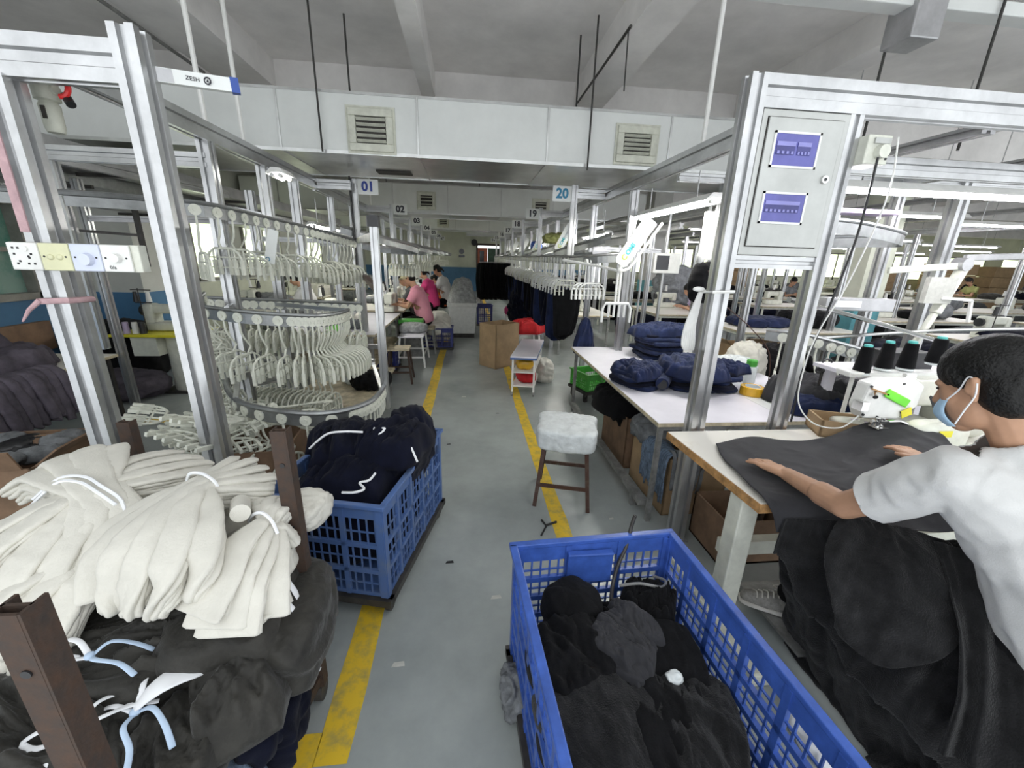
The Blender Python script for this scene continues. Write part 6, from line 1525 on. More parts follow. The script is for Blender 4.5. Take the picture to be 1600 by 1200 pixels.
def person(label, J, shirt, vox=.012, headf=(0, 1, -.3), cap=None, hair_bun=False, hs=1.0, group=None, legs=True, trousers='black', mask=False, near=False):
    """J: joints in world metres - pelvis chest neck head shL shR elL elR wrL wrR hipL hipR knL knR anL anR"""
    J = {k: V(v) for k, v in J.items()}
    t = thing('person', label, 'person', (J['pelvis'].x, J['pelvis'].y, 0), group)
    Mx = head_frame(J['head'], headf, s=hs)
    b = head_mesh(Mx)
    b.cap(J['neck'], Mx @ V((0, -.02, -.04)), .056*hs, .052*hs).cap(J['pelvis'], J['chest'], .13, .135).cap(J['shL'], J['shR'], .065, .065).cap(J['chest'], J['neck'], .11, .05)
    for s in 'LR':
        b.cap(J['sh'+s], J['el'+s], .058 if near else .05, .048 if near else .043).cap(J['el'+s], J['wr'+s], .048 if near else .043, .030 if near else .027)
        if near:
            m = J['el'+s].lerp(J['wr'+s], .35); b.cap(J['el'+s], m, .047, .048)
        w = J['wr'+s]; d = J.get('hd'+s, (w-J['el'+s]).normalized()); d = d.normalized()
        lat = d.cross(V((0, 0, 1))).normalized(); dn = V((0, 0, -1))
        pc = w+d*.085
        if near:
            g = 1.15
            for q in (-.027, -.009, .009, .027): b.cap(w+lat*q*.6, w+d*.088*g+lat*q*1.1, .017, .014)
            side = 1 if s == 'L' else -1
            Ls = (.060, .074, .078, .066) if s == 'R' else (.066, .078, .074, .060)
            for q, L in zip((-.034, -.012, .011, .033), Ls):
                k0 = w+d*.088*g+lat*q*1.05; L *= g; dd = (d+lat*q*3.2).normalized()
                k1 = k0+dd*L*.45+V((0, 0, .004)); k2 = k1+dd*L*.30+V((0, 0, -.006)); k3 = k2+dd*L*.25+V((0, 0, -.006))
                b.cap(k0, k1, .0103, .0096).cap(k1, k2, .0096, .0088).cap(k2, k3, .0088, .0074)
            th0 = w+d*.025+lat*.022*side; th1 = w+d*.060+lat*.048*side+V((0, 0, -.004)); th2 = th1+d*.032+lat*.012*side
            b.cap(th0, th1, .016, .0105).cap(th1, th2, .0105, .0085)
        else:
            b.cap(w, pc, .026, .030)
            for q in (-.024, -.008, .008, .024): b.cap(pc+lat*q, pc+d*.07+lat*q*1.3+dn*.02, .011, .009, 8)
            b.cap(w+d*.03, w+d*.08+lat*.04, .013, .010, 8)
    if legs:
        for s in 'LR': b.cap(J['hip'+s], J['kn'+s], .075, .055).cap(J['kn'+s], J['an'+s], .052, .038)
    body = remesh(b, vox, 3 if near else 2)
    body.out('body', M['skin'], t, smooth='all')
    # shirt
    k = MB()
    k.cap(J['pelvis'], J['chest'], .165 if near else .15, .165 if near else .155).cap(J['shL'], J['shR'], .082, .082).cap(J['chest'], J['neck']-V((0, 0, .02)), .14, .085)
    k.cap(J['chest'].lerp(J['shL'], .5), J['shL'], .12, .08).cap(J['chest'].lerp(J['shR'], .5), J['shR'], .12, .08)
    cuts = []
    for s in 'LR':
        e = J['sh'+s].lerp(J['el'+s], .62); k.cap(J['sh'+s], J['sh'+s].lerp(J['el'+s], .9), .080, .092 if near else .07); cuts.append((e, (J['el'+s]-J['sh'+s]).normalized()))
    sh = remesh(k, max(.008, vox), 4)
    nk = J['neck']; hd = (J['head']-nk).normalized(); pv = J['pelvis']; sp = (J['chest']-J['pelvis']).normalized()
    def bad(p):
        for e, d in cuts:
            if (p-e).dot(d) > 0 and (p-e).length < .22 and (p-J['chest']).length > .16: return True
        if (p-nk).dot(hd) > (.03 if near else .012) and (p-nk).length < .14: return True
        if (p-pv).dot(sp) < -.09: return True
        return False
    clip(sh, bad)
    for i_, p in enumerate(sh.v):
        for e, d in cuts:
            if (p-e).dot(d) > 0 and (p-e).length < .22 and (p-J['chest']).length > .16: sh.v[i_] = p-d*(p-e).dot(d)
        if (p-pv).dot(sp) < -.09: sh.v[i_] = p-sp*((p-pv).dot(sp)+.09)
        nn = .03 if near else .012
        if (p-nk).dot(hd) > nn and (p-nk).length < .14: sh.v[i_] = p-hd*((p-nk).dot(hd)-nn)
    amp = .020 if near else .008
    sh.v = [p+(p-J['chest']).normalized()*amp*(rid(p, 3.3, 4.5, (1, .6, 1.3))+.4*rid(p, 8, 10)) for p in sh.v]
    sh.out('shirt', M[shirt], t, smooth='all', solid=.003)
    # hair / cap
    hm = hair_mesh(Mx, .085, hair_bun)
    hr = remesh(hm, max(.006, vox*.7), 2); c = Mx @ V((0, 0, .02))
    hr.v = [p+(p-c).normalized()*.0035*rid(p, 1, 26) for p in hr.v]
    hr.out('hair', M['hair'], t, smooth='all')
    e = MB()
    for s in (-1, 1): e.ell(Mx @ V((s*.030, .088, .008)), (.007*hs, .004*hs, .004*hs), 8, 6)
    e.out('eyes', M['hair'], t)
    MB().sweep([Mx @ V((-.02, .101, -.056)), Mx @ V((0, .104, -.054)), Mx @ V((.02, .101, -.056))], [.008], [.008, .008], 6, 6) if False else None
    m_ = MB().ell(Mx @ V((0, .099, -.056)), (.018*hs, .006*hs, .004*hs), 10, 6)
    if not mask: m_.out('mouth', M['pink'], t, smooth='all')
    if cap:
        cp = MB().ell((0, -.008, .060), (.104, .118, .082), 22, 12).cap((-.05, .10, .062), (.05, .10, .062), .016, .016).cap((-.04, .14, .055), (.04, .14, .055), .012, .012).cap((0, .1, .06), (0, .15, .055), .03, .012).tf(Mx)
        remesh(cp, max(.006, vox*.6), 1).out('cap', M[cap], t, smooth='all')
    if mask:
        mk = MB()
        def mf(u, v):
            a = (u-.5)*2.5; zz = -.100+.085*v; r = 1+.10*math.sin(v*PI)
            return Mx @ V((math.sin(a)*.066*r*(.75+.25*math.sin(v*PI)), .036+math.cos(a)*.068*r*(.8+.25*math.sin(v*PI)), zz))
        mk.grid(mf, 16, 10); mk.out('face_mask', M['mask'], t, smooth='all', solid=.002)
        for s in (-1, 1):
            q = MB().tube(spline([Mx @ V((s*.066, .052, -.025)), Mx @ V((s*.080, .015, .0)), Mx @ V((s*.090, -.012, .030)), Mx @ V((s*.092, -.028, .018))], 14), .0022, n=6)
            q.tube(spline([Mx @ V((s*.062, .045, -.092)), Mx @ V((s*.078, .012, -.055)), Mx @ V((s*.088, -.018, -.02)), Mx @ V((s*.092, -.028, .012))], 14), .0022, n=6)
            q.out('mask_strap', M['tape'], t, smooth=True)
    if legs:
        l = MB()
        for s in 'LR': l.cap(J['hip'+s], J['kn'+s], .095, .072).cap(J['kn'+s], J['an'+s]+V((0, 0, .03)), .07, .055)
        l.cap(J['pelvis']-V((0, 0, .02)), J['pelvis']+V((0, 0, .05)), .14, .13)
        remesh(l, max(.01, vox), 2).out('trousers', M[trousers], t, smooth='all')
        for s in 'LR':
            a = J['an'+s]; d = J.get('ft'+s, V((0, 1, 0))); d = V((d.x, d.y, 0)).normalized()
            z0 = a.z-.09
            sh_ = MB().cap(V((a.x, a.y, z0+.05))-d*.03, V((a.x, a.y, z0+.042))+d*.10, .042, .040).cap(V((a.x, a.y, z0+.04))+d*.08, V((a.x, a.y, z0+.034))+d*.17, .042, .032).cap(V((a.x, a.y, z0+.09)), V((a.x, a.y, z0+.05)), .045, .045)
            so = remesh(sh_, .006 if near else .012, 2)
            so.v = [V((p.x, p.y, max(p.z, z0+.012))) for p in so.v]
            shoe = so.out('shoe', M['shoe'], t, smooth='all')
            lat = d.cross(V((0, 0, 1)))
            A = V((a.x, a.y, z0))
            MB().lump((.09, .27, .022), 4, 12, 1, 0, 5, c=(0, 0, 0)).mv((0, 0, 0), math.atan2(d.y, d.x)-PI/2).mv(A+d*.07).out('sole', M['shoesole'], shoe, smooth='all')
            if near:
                lc = MB()
                for q in range(5):
                    c0 = A+d*(.045+q*.022)+V((0, 0, .106-q*.009)); lc.tube(spline([c0-lat*.026-V((0, 0, .012)), c0+V((0, 0, .004)), c0+lat*.026+d*.012-V((0, 0, .012))], 8), .0035, n=6)
                lc.tube(spline([A+d*.04+V((0, 0, .11)), A+d*.03+lat*.03+V((0, 0, .13)), A+d*.06+lat*.05+V((0, 0, .10)), A+d*.05+lat*.02+V((0, 0, .112))], 12), .003, n=6)
                lc.out('laces', M['lace'], shoe, smooth=True)
    return t
person('seated worker in white t-shirt and blue face mask guiding charcoal cloth', dict(
    pelvis=(1.74, .66, .70), chest=(1.62, .80, 1.06), neck=(1.56, .87, 1.27), head=(1.475, .945, 1.435),
    shL=(1.42, .90, 1.17), shR=(1.79, .84, 1.18), elL=(1.385, 1.155, .905), elR=(1.98, 1.12, .97), wrL=(1.395, 1.44, .872), wrR=(2.03, 1.40, .94),
    hdL=(-.12, .98, -.10), hdR=(.1, .95, -.05), hipL=(1.66, .72, .66), hipR=(1.84, .68, .66), knL=(1.60, 1.15, .60), knR=(1.95, 1.10, .60),
    anL=(1.55, 1.41, .20), anR=(1.95, 1.35, .20), ftL=(-.85, .5, 0), ftR=(0, 1, 0)), 'tee', vox=.0048, headf=(-.12, 1, -.42), mask=True, near=True, hs=1.08)
stool(1.76, .64, 0, .56, .34, .34, 'dark stool under the seated worker', seat='brown')
def seated(x, y, face, label, shirt, h=1.42, cap=None, bun=False, lean=.18, group=None, z_t=.8, hs=1.0, legs=True):
    """face = unit-ish direction (dx, dy) the worker faces"""
    f = V((face[0], face[1], 0)).normalized(); r = f.cross(V((0, 0, 1))); o = V((x, y, 0)); k = h-1.42
    P = lambda a, b, c: o+f*a+r*b+V((0, 0, c))
    return person(label, dict(pelvis=P(0, 0, .60+k), chest=P(.10, 0, .94+k), neck=P(lean, 0, 1.14+k), head=P(lean+.10, 0, 1.30+k),
        shL=P(.13, -.17, 1.06+k), shR=P(.13, .17, 1.06+k), elL=P(.26, -.22, .84+k*.5), elR=P(.26, .22, .84+k*.5), wrL=P(.46, -.10, z_t+.08), wrR=P(.46, .10, z_t+.08),
        hdL=f, hdR=f, hipL=P(.05, -.09, .56+k), hipR=P(.05, .09, .56+k), knL=P(.42, -.12, .56), knR=P(.42, .12, .56), anL=P(.40, -.12, .13), anR=P(.40, .12, .13), ftL=f, ftR=f),
        shirt, vox=.014, headf=(f.x, f.y, -.55), cap=cap, hair_bun=bun, group=group, hs=hs, legs=legs)
seated(-.80, 7.62, (-1, .15), 'seated worker in a pink polo and khaki cap sewing at a left station', 'pink', 1.47, 'cap', hs=1.08)
stool(-.80, 7.62, 0, .48, .32, .32, 'stool under the worker in the pink polo', m='legg')
seated(-.85, 10.2, (-1, .3), 'worker in a magenta top with dark hair at a left station behind the pink polo', 'magenta', 1.46, bun=True)
seated(-.52, 10.55, (-1, .3), 'worker in a pale blue white shirt with tied hair behind the white bin', 'tee', 1.52, bun=True)
seated(-1.0, 8.4, (-1, .1), 'worker in dark checked clothes just behind the khaki cap', 'grey', 1.40)
seated(-.75, 12.6, (-1, .1), 'worker bending down behind the grey fabric heap of the white bin', 'orange', 1.20)
seated(4.95, 8.15, (-1, .15), 'worker in a lilac shirt bending over the second right hand table', 'lilac', 1.34, lean=.26)
# ---------------------------------------------------------------- far machines
sm = sewing_machine('cream sewing machine in front of the worker in the pink polo', (-1.42, 7.55, .76), PI/2)
def smd(x, y, z, rz, label, group=None): return dup(sm, (x, y, z), rz, label, group)
smd(-1.55, 9.0, .76, PI/2, 'cream sewing machine on the left worktable by the checked worker')
smd(-1.5, 10.6, .76, PI/2, 'cream sewing machine at the magenta top worker station')
smd(-2.1, 6.3, .76, PI/2, 'cream sewing machine at the back of the first left worktable')
for i in range(2, 6): smd(-2.0, SL[i]+.9, .76, PI/2, 'cream sewing machine on the left worktable past sign %s' % NUM[i+1])
for i in range(1, 6): smd(2.3, SR[i]+.5, .76, -PI/2, 'cream sewing machine on the right worktable at sign %s' % NUM[20-i])
smd(4.35, 8.6, .80, PI, 'rounded cream sewing machine in front of the worker in the lilac shirt')
# yellow edged machine table on the left by the wall
t = thing('machine_table', 'machine table with yellow edge on a round cream pedestal, left behind the near frame', 'table', (-3.7, 5.4, 0))
MB().bx(-4.2, -3.3, 5.1, 5.7, .735, .765).out('table_top', M['yel'], t, bevel=.003)
MB().cyl((-3.6, 5.4, .03), (-3.6, 5.4, .735), .16, n=22).out('pedestal', M['cream'], t, smooth=True)
MB().bx(-3.85, -3.35, 5.2, 5.6, 0, .03).out('foot_plate', M['dark'], t)
MB().bx(-4.0, -3.72, 5.15, 5.55, .50, .735).out('drawer_box', M['cream'], t)
smd(-3.7, 5.45, .765, PI, 'dark bodied looking machine with black cones on the yellow edged table')
for k, (x, m) in enumerate(((-4.05, 'lilacp'), (-3.95, 'white'), (-3.87, 'blackp'))):
    q = thing('thread_cone', 'thread cone on the yellow edged table, '+('pale pink one at the left', 'white one in the middle', 'black one at the right')[k], 'thread cone', (x, 5.2, .765))
    MB().cyl((x, 5.2, .765), (x, 5.2, .90), .035, .028, 14).out('thread', M[m], q, smooth=True)
# ---------------------------------------------------------------- right hand side behind the cabinet frame
rnd = random.Random(77)
def fr(x, y0, y1, label, n=3, z0=0):
    t = thing('overhead_rail_frame', label, 'frame', (x, y0, 0))
    beam(t, (x, y0, 2.45), (x, y1, 2.45), .07, .10)
    for k in range(n): post(t, x, y0+.3+(y1-y0-.6)*k/(n-1), z0, 2.4, .07)
    return t
fr(3.55, 3.0, 5.2, 'aluminium frame just right of the electric cabinet, nearer post pair', 2)
t = thing('overhead_rail_frame', 'aluminium frame with the widest post behind the bright tube lamp', 'frame', (4.12, 3.3, 0))
post(t, 4.12, 3.3, 0, 2.5, .10); beam(t, (3.4, 3.3, 2.45), (6.0, 3.3, 2.45), .07, .1); post(t, 6.0, 3.3, 0, 2.4, .07); post(t, 2.95, 3.25, 0, 2.4, .075)
beam(t, (2.95, 3.25, 2.45), (3.4, 3.3, 2.45), .07, .1)
for i in range(7):
    y = 5.4+2.4*i
    for x, lb in ((3.3, 'third'), (5.6, 'fourth'), (8.6, 'fifth'), (12.0, 'sixth')):
        if x > 6 and i % 2: continue
        fr(x, y, y+2.3, 'aluminium rail frame in the %s line on the right, step %s from the near end' % (lb, NUM[i+1]), 2)
for i, x in enumerate((3.3, 4.6, 6.0, 8.0)):
    t = thing('cross_rail', 'long overhead rail running away on the right, %s from the cabinet' % ('first', 'second', 'third', 'fourth')[i], 'rail', (x, 3.6, 2.3))
    MB().alu((x, 2.6, 2.62), (x, 20, 2.62), .10, .06).out('rail', M['aluold'], t)
# second and further table rows with garment heaps
def rows(x0, x1, y0, y1, step, z=.80, tag_=''):
    n = 0; y = y0
    while y < y1:
        table(x0, x1, y, y+step*.42, z, 'cream topped sewing table in the %s right hand line, step %s from the near end' % (tag_, NUM[n+1]), 'lamw', 'ply', 'cream')
        for k in range(2):
            w = rnd.uniform(.5, .9); xx = rnd.uniform(x0+.4, x1-.4)
            single_lump('garment_heap', rnd.choice(['black', 'black', 'grey', 'navyd', 'olive']), 'dark garment heap on the %s right hand table line' % tag_, 'garments',
                        (xx, y+step*.2, z), (w, .45, rnd.uniform(.12, .3)), rnd.randrange(99), 12, 2.6, .03, 7, group='dark garment heaps on the %s right table line' % tag_)
        smd(rnd.uniform(x0+.4, x1-.5), y+step*.25, z, rnd.choice((0, PI)), 'cream sewing machine on the %s right hand table line' % tag_, 'sewing machines on the %s right table line' % tag_)
        single_lump('garment_heap', rnd.choice(['black', 'navyd', 'grey']), 'dark garment heap on the floor under the %s right hand table line' % tag_, 'garments', ((x0+x1)/2, y-.35, 0), (x1-x0-.2, .5, .55), rnd.randrange(99), 12, 2.6, .05, 5, group='floor heaps under the %s right table line' % tag_)
        y += step; n += 1
table(4.05, 6.05, 5.5, 6.5, .80, 'cream topped table behind the white table, nearer of the second pair', 'lamw', 'ply', 'cream')
table(3.6, 5.0, 7.4, 8.9, .80, 'cream topped table where the worker in lilac sits', 'lamw', 'ply', 'cream', legs=((3.7, 7.5), (4.9, 7.5), (3.7, 8.8), (4.9, 8.8)))
single_lump('navy_pile', 'navy', 'flat navy garment pile on the cream table behind the near right post', 'garments', (4.75, 6.15, .80), (.95, .6, .14), 201, 26, 3, .02, 8)
single_lump('dark_pile', 'black', 'black garment pile beside the flat navy pile on the cream table', 'garments', (5.55, 6.1, .80), (.8, .6, .25), 202, 24, 2.8, .03, 7)
carton(5.2, 6.95, .9, .5, .35, 0, 'tan carton behind the navy pile on the cream table', 'card', z=.0)
carton(4.7, 5.75, .5, .4, .55, 0, 'tan carton under the cream table behind the bottle', 'card', flaps=False)
single_lump('white_hank_heap', 'knit', 'heap of white rope hanks left of the low hanger track', 'hanks', (2.72, 3.6, .60), (.30, .3, .42), 203, 24, 2.6, .025, 14)
table(2.45, 3.1, 3.3, 4.1, .60, 'small stand carrying the white rope hanks behind the white table', 'lamw', 'ply', 'cream')
rows(3.6, 6.2, 10.2, 19, 2.4, .80, 'second')
rows(7.1, 10.2, 4.6, 19, 2.3, .80, 'third')
rows(11.0, 15.5, 6.0, 19, 2.6, .80, 'fourth')
rows(16.5, 22, 9.5, 19, 3.0, .80, 'fifth')
for i, (x, y, w, l, h, m) in enumerate(((4.6, 3.8, 1.5, .8, .62, 'black'), (5.6, 4.4, 1.5, .9, .66, 'navyd'), (3.9, 4.7, .9, .8, .55, 'black'), (6.3, 3.4, 1.3, .8, .66, 'grey'), (7.2, 4.2, 1.4, .8, .7, 'black'), (5.3, 3.1, .9, .5, .60, 'olive'))):
    single_lump('garment_heap', m, ['big black garment heap behind the low hanger track', 'dark navy garment heap right of the black heap', 'black heap left of the widest post foot', 'grey green garment heap behind the thread cones', 'black garment heap at the right edge behind the worker', 'olive garment heap between the thread cones and the widest post'][i],
                'garments', (x, y, 0.1), (w, l, h+.1), 210+i, 28, 2.6, .05, 5)
table(3.4, 7.6, 2.75, 3.05, 1.0, 'white shelf table behind the thread cones', 'lam', 'ply', 'cream')
# swinging terminal arms
t = thing('terminal_arm', 'cream folding arm with control box to the right of the cabinet', 'arm', (3.9, 2.9, 1.0))
MB().bar((3.27, 2.95, 1.74), (3.86, 2.90, 1.79), .03, .05).out('swing_arm', M['cream'], t, bevel=.008)
MB().bar((3.86, 2.90, 1.79), (3.74, 2.90, 1.42), .07, .05).bar((3.74, 2.9, 1.42), (3.56, 2.9, .9), .045, .04).out('upright', M['cream'], t, bevel=.008)
MB().bx(3.56, 3.80, 2.86, 2.90, 1.50, 1.70).out('instruction_sheet', M['papers'], t)
MB().bar((3.70, 2.86, 1.545), (3.98, 2.86, 1.53), .02, .02).bar((3.98, 2.86, 1.53), (4.02, 2.86, 1.36), .02, .02).out('bracket_arm', M['white'], t)
MB().cyl((3.84, 2.95, 1.80), (3.84, 2.86, 1.80), .05, n=16).out('joint', M['aluold'], t, smooth=True)
t = thing('terminal_arm', 'grey arm reaching right from the joint above the green shirt', 'arm', (4.4, 2.95, 1.8))
MB().bar((3.88, 2.93, 1.85), (4.9, 3.0, 1.90), .03, .05).out('swing_arm', M['aluold'], t, bevel=.006)
t = thing('control_terminal', 'grey control terminal with label on a chrome rod behind the cabinet cables', 'terminal', (3.2, 3.1, 1.4))
MB().box((3.12, 3.0, 1.47), (.55, .10, .10), rz=-.12).out('terminal_body', M['aluold'], t, bevel=.006)
MB().box((3.0, 2.945, 1.475), (.20, .006, .05), rz=-.12).out('label', M['signw'], t)
MB().tube([(1.98, 2.35, 1.55), (2.6, 2.62, 1.45), (3.2, 2.75, 1.33), (3.7, 2.8, 1.22)], .016).out('chrome_rod', M['chrome'], t, smooth=True)
MB().tube([(2.6, 2.8, 1.22), (3.2, 2.9, 1.24), (3.75, 2.85, 1.29), (4.9, 2.95, 1.30)], .014).out('chrome_rod', M['chrome'], t, smooth=True)
# dark conveyor loops under the long tube lamp
track([(2.35, 2.9, 2.02), (2.5, 2.75, 2.02), (2.75, 2.72, 2.0), (3.1, 2.78, 1.96), (3.28, 2.95, 1.95), (3.15, 3.1, 1.95), (2.8, 3.15, 1.93), (2.45, 3.2, 1.9)], 'dark curved conveyor loop under the long bright tube lamp', 40, .012)
track([(2.6, 3.4, 2.0), (3.1, 3.3, 2.02), (3.45, 3.45, 2.0), (3.4, 3.7, 1.98), (2.9, 3.8, 1.95)], 'second dark conveyor loop behind the long bright tube lamp', 30, .012)
t = thing('lamp_reflector', 'violet white reflector tray below the long tube lamp beside the cabinet', 'tray', (2.6, 2.7, 2.1))
MB().box((2.62, 2.80, 2.125), (.75, .14, .03), rz=-.02).out('tray', M['lilacp'], t, bevel=.006)
t = thing('screen_terminal', 'small monitor with dark screen on a white bracket behind the white logo plate', 'monitor', (2.35, 5.0, 1.6))
MB().bx(2.28, 2.62, 4.98, 5.05, 1.62, 1.86).out('case', M['white'], t, bevel=.008)
MB().bx(2.31, 2.47, 4.975, 4.98, 1.66, 1.83).out('screen', M['screen'], t)
MB().cyl((2.45, 5.06, 0), (2.45, 5.06, 2.4), .02).out('pole', M['alu'], t, smooth=True)
t = thing('control_box', 'white hanging control box with cables in front of the monitor', 'control box', (1.9, 3.3, 1.95))
MB().bx(1.90, 1.99, 3.28, 3.34, 1.78, 2.15).out('case', M['white'], t, bevel=.006)
MB().bx(2.02, 2.16, 3.30, 3.33, 1.82, 2.12).out('card', M['papers'], t)
MB().ell((1.88, 3.26, 1.80), (.03, .03, .05)).out('cable_plug', M['white'], t, smooth='all')
single_lump('black_cap_bag', 'black', 'dark garment hanging behind the near right post under the cabinet', 'garment', (2.02, 3.4, 1.42), (.22, .12, .34), 230, 20, 2.6, .015, 8)
# posts and pipes behind the white table
t = thing('chrome_stand', 'thin chrome stand post behind the navy stacks', 'stand', (2.7, 6.2, 0))
for x in (2.66, 2.76): MB().cyl((x, 6.2, 0), (x, 6.2, 2.3), .018).out('pole', M['alu'], t, smooth=True)
t = thing('chrome_stand', 'pair of white poles left of the worker in lilac', 'stand', (3.1, 5.0, 0))
MB().cyl((2.85, 4.9, 0), (2.85, 4.9, 2.4), .022).out('pole', M['white'], t, smooth=True)
# grey heap beside lilac worker
single_lump('grey_net_heap', 'grey', 'tall grey netted heap behind the worker in lilac', 'heap', (5.0, 9.6, .6), (1.0, .6, 1.05), 231, 24, 2.4, .06, 6)
# far workers on the right
for i, (x, y, f, lb, s, h) in enumerate((
        (10.4, 12.6, (0, -1), 'worker in a grey top seated far off below the electric cabinet', 'grey', 1.4),
        (17.9, 14.2, (-1, 0), 'distant worker in a bright red shirt at the right', 'redp', 1.5),
        (18.9, 13.6, (-1, .2), 'distant worker in an olive green shirt leaning forward at the right', 'gshirt', 1.5),
        (21.0, 15.2, (-1, .2), 'distant worker in dark clothes near the right edge', 'black', 1.5),
        (8.6, 16.0, (0, -1), 'distant worker in a pale shirt beyond the socket box cables', 'tee', 1.4),
        (14.3, 13.0, (-1, 0), 'distant worker in a pale top before the cream pillar', 'tee', 1.4),
        (6.4, 12.8, (-1, 0), 'distant worker with yellow top seen between the poles behind the logo plate', 'cap', 1.4))):
    seated(x, y, f, lb, s, h)
# cardboard stacks by the far windows
for i, (x, y, n, w, h) in enumerate(((24.0, 18.6, 4, 2.2, .52), (27.0, 18.4, 4, 2.4, .5), (20.6, 18.8, 3, 1.8, .55), (12.5, 18.8, 4, 2.2, .5), (30, 18.4, 4, 2.6, .5))):
    for k in range(n):
        MB_ = MB().bx(-w/2, w/2, -.4, .4, 0, h-.01).out('cardboard_box', M['card'], bevel=.02); MB_.location = (x+.04*(k % 2), y, k*h)
        tag(MB_, 'tan carton by the far windows, %s stack, layer %s from the floor' % (('second from right', 'wide right', 'middle', 'leftmost', 'rightmost')[i], NUM[k+1]), 'box')
# long thin parallel tube lamps reflect in ducts; wall pipes on the far left
for i, x in enumerate((-3.2, -3.72, -4.24)):
    t = thing('overhead_tray', ['wide grey overhead tray behind the socket strip frame, nearest the hangers', 'dark overhead tray over the left tables, middle one', 'overhead rail tray nearest the window wall'][i], 'tray', (x, 3, 2.3))
    MB().bx(x-.22, x+.22, 3.3-i*.4, 10.5, 2.38-i*.1, 2.50-i*.1).out('tray', M['aluold' if i != 1 else 'track'], t, bevel=.004)
    for y in (2.6, 4.4, 6.2): MB().bar((x-.32, y, 2.36-i*.1), (x+.32, y, 2.36-i*.1), .03, .03).out('cross_bar', M['dark'], t)
t = thing('overhead_rail_frame', 'thin aluminium frame by the blue wall with a post down to the floor', 'frame', (-3.38, 4.2, 0))
MB().alu((-3.38, 4.22, 0), (-3.38, 4.22, 2.3), .06, up=(0, 1, 0)).out('post', M['alu'], t)
MB().alu((-3.38, 4.22, 1.98), (-2.1, 4.5, 2.02), .05, .05).out('beam', M['aluold'], t)
MB().alu((-2.1, 4.5, 1.7), (-2.1, 4.5, 2.3), .07, up=(0, 1, 0)).out('post', M['alu'], t)
track([(-4.8, 3.0, 1.95), (-4.2, 2.8, 2.0), (-3.4, 3.0, 2.03), (-2.6, 3.4, 2.05), (-2.1, 3.9, 2.06)], 'dark conveyor rail crossing behind the socket strip', 30, .02)
t = thing('ladder_rack', 'black ladder like rack with a white pole, behind the near left frame', 'rack', (-3.0, 3.0, 1.6))
MB().bar((-3.05, 3.6, 1.62), (-3.05, 3.6, 2.1), .03, .03).bar((-3.0, 3.6, 1.68), (-2.6, 3.7, 1.66), .03, .03).bar((-3.0, 3.6, 1.86), (-2.6, 3.7, 1.84), .02, .02).bar((-2.6, 3.7, 1.6), (-2.6, 3.7, 2.1), .03, .03).out('rack', M['dark'], t)
MB().cyl((-2.9, 3.5, 1.6), (-2.9, 3.5, 2.1), .015).out('white_pole', M['white'], t, smooth=True)
# dark fabric masses at the far right of the aisle
MB().cyl((.30, 11.6, 1.62), (1.30, 11.6, 1.62), .015).out('rack_bar', M['alu'], thing('garment_rack', 'low rack bar holding the dark green black garments at the far end', 'rack', (.8, 11.6, 0)))
MB().cyl((.32, 11.6, 0), (.32, 11.6, 1.62), .015).cyl((1.28, 11.6, 0), (1.28, 11.6, 1.62), .015).out('rack_legs', M['alu'], [o for o in C.objects if o.name.startswith('garment_rack')][0])
for k in range(14):
    trouser((.36+k*.066, 11.5+.2*(k % 2), 1.6), rnd.uniform(1.2, 1.9), 'black garment hanging in the dense row at the far end of the right side', 'dense black garments at the far end', 3, (1.6, 2.2, 1.7))
single_lump('garment_heap', 'navyd', 'dark navy garment mass beside the aisle behind the red cloth', 'garments', (1.25, 8.6, .35), (.7, 1.0, .75), 241, 30, 2.8, .06, 6)
crate(.42, 10.9, 0, .4, .35, .05, .55, 'navyp', 'blue basket standing in the aisle below the far dark garments', True, .05, 2, 2)
# clutter on left station tables: jars, coloured things, papers
gl = 'odds and ends on the left worktables'
for i in range(5):
    y = SL[i]
    for k in range(5):
        x = rnd.uniform(-2.3, -1.4); yy = y+rnd.uniform(0.1, 1.5); m = rnd.choice(['knit', 'grey', 'tee', 'black', 'knit'])
        single_lump('cloth_piece', m, 'small cloth piece on the left worktable past sign %s' % NUM[i+1], 'cloth', (x, yy, .76), (rnd.uniform(.15, .3), rnd.uniform(.15, .3), rnd.uniform(.05, .16)), rnd.randrange(99), 10, 2.6, .02, 12, group='cloth pieces on the left worktable past sign %s' % NUM[i+1])
single_lump('green_bag', 'lime', 'bright green plastic bag at the corner of the first left worktable', 'bag', (-1.78, 5.45, .76), (.16, .12, .13), 250, 14, 2.6, .015, 14)
single_lump('grey_cloth', 'grey', 'grey cloth beside the bright green bag on the first left worktable', 'cloth', (-1.6, 5.75, .76), (.3, .2, .12), 251, 14, 2.6, .015, 14)
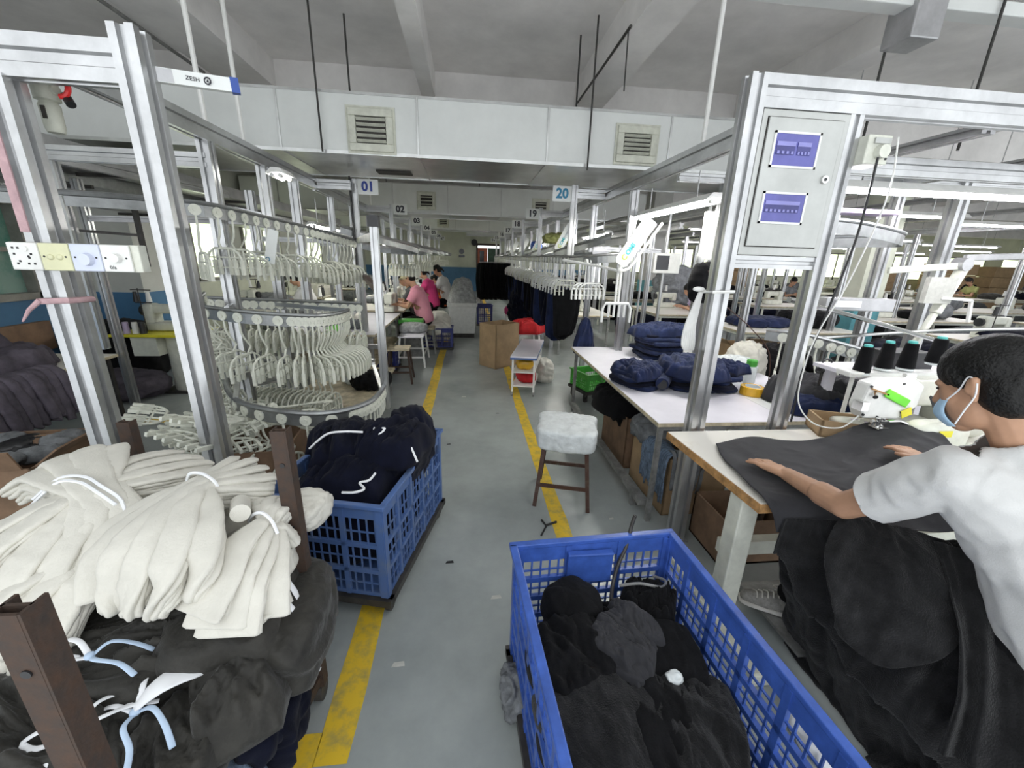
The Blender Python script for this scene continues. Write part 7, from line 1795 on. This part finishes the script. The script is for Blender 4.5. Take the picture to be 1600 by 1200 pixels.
single_lump('green_bag', 'gshirt', 'lime green plant like bag hanging over the right row near sign 18', 'bag', (1.6, 7.6, 2.02), (.5, .25, .16), 252, 14, 2.6, .03, 12)
single_lump('blue_bag', 'blue', 'bright blue bag hanging over the right row by sign 17', 'bag', (1.45, 9.0, 1.92), (.22, .15, .18), 253, 14, 2.4, .02, 12)
# floor litter
for i, (x, y, s) in enumerate(((-.07, 5.0, .03), (-.12, 2.0, .025), (.14, 1.72, .03), (.33, 4.4, .02), (-.32, 1.38, .03), (-.2, 3.6, .02), (1.0, 2.35, .02))):
    o = MB().add([(-s, -s*.4, 0), (s, -s*.3, 0), (s*.8, s*.4, .004), (-s*.7, s*.3, .003)], [(0, 1, 2, 3), (3, 2, 1, 0)]).out('floor_scrap', M['blackp' if i % 2 else 'papers']); o.location = (x, y, .0016)
    tag(o, 'tiny %s scrap on the floor, %s' % ('dark' if i % 2 else 'pale', ('by the light reflection far up the aisle', 'beside the left crate', 'in front of the near blue crate', 'midway up the aisle', 'by the yellow corner', 'between the yellow lines', 'under the stool side rail')[i]), 'scrap')

# second left line of tables by the wall
for i in range(4):
    y = 7.2+2.6*i
    table(-4.7, -3.3, y, y+1.2, .76, 'worktable of the line along the left wall, %s from the near end' % ('first', 'second', 'third', 'fourth')[i], 'lamw')
    smd(-4.0, y+.5, .76, (0, PI)[i % 2], 'cream sewing machine of the line along the left wall, %s table' % ('first', 'second', 'third', 'fourth')[i])
    single_drape('garment_heap', ('grey', 'knit', 'black', 'grey')[i], 'garment heap on the %s table along the left wall' % ('first', 'second', 'third', 'fourth')[i], 'garments', (-3.7, y+.8, .76), .7, .6, .22, 400+i, n=24)
    single_lump('garment_heap', 'grey', 'fabric heap on the floor before the %s table along the left wall' % ('first', 'second', 'third', 'fourth')[i], 'garments', (-3.9, y-.5, 0), (1.0, .6, .5), 410+i, 14, 2.6, .05, 6)
    post(thing('stand_post', 'aluminium post beside the %s table along the left wall' % ('first', 'second', 'third', 'fourth')[i], 'post', (-3.1, y, 0)), -3.1, y, 0, 2.5, .07)
seated(-2.9, 8.0, (-1, 0), 'worker in white seated at the line along the left wall', 'tee', 1.4)
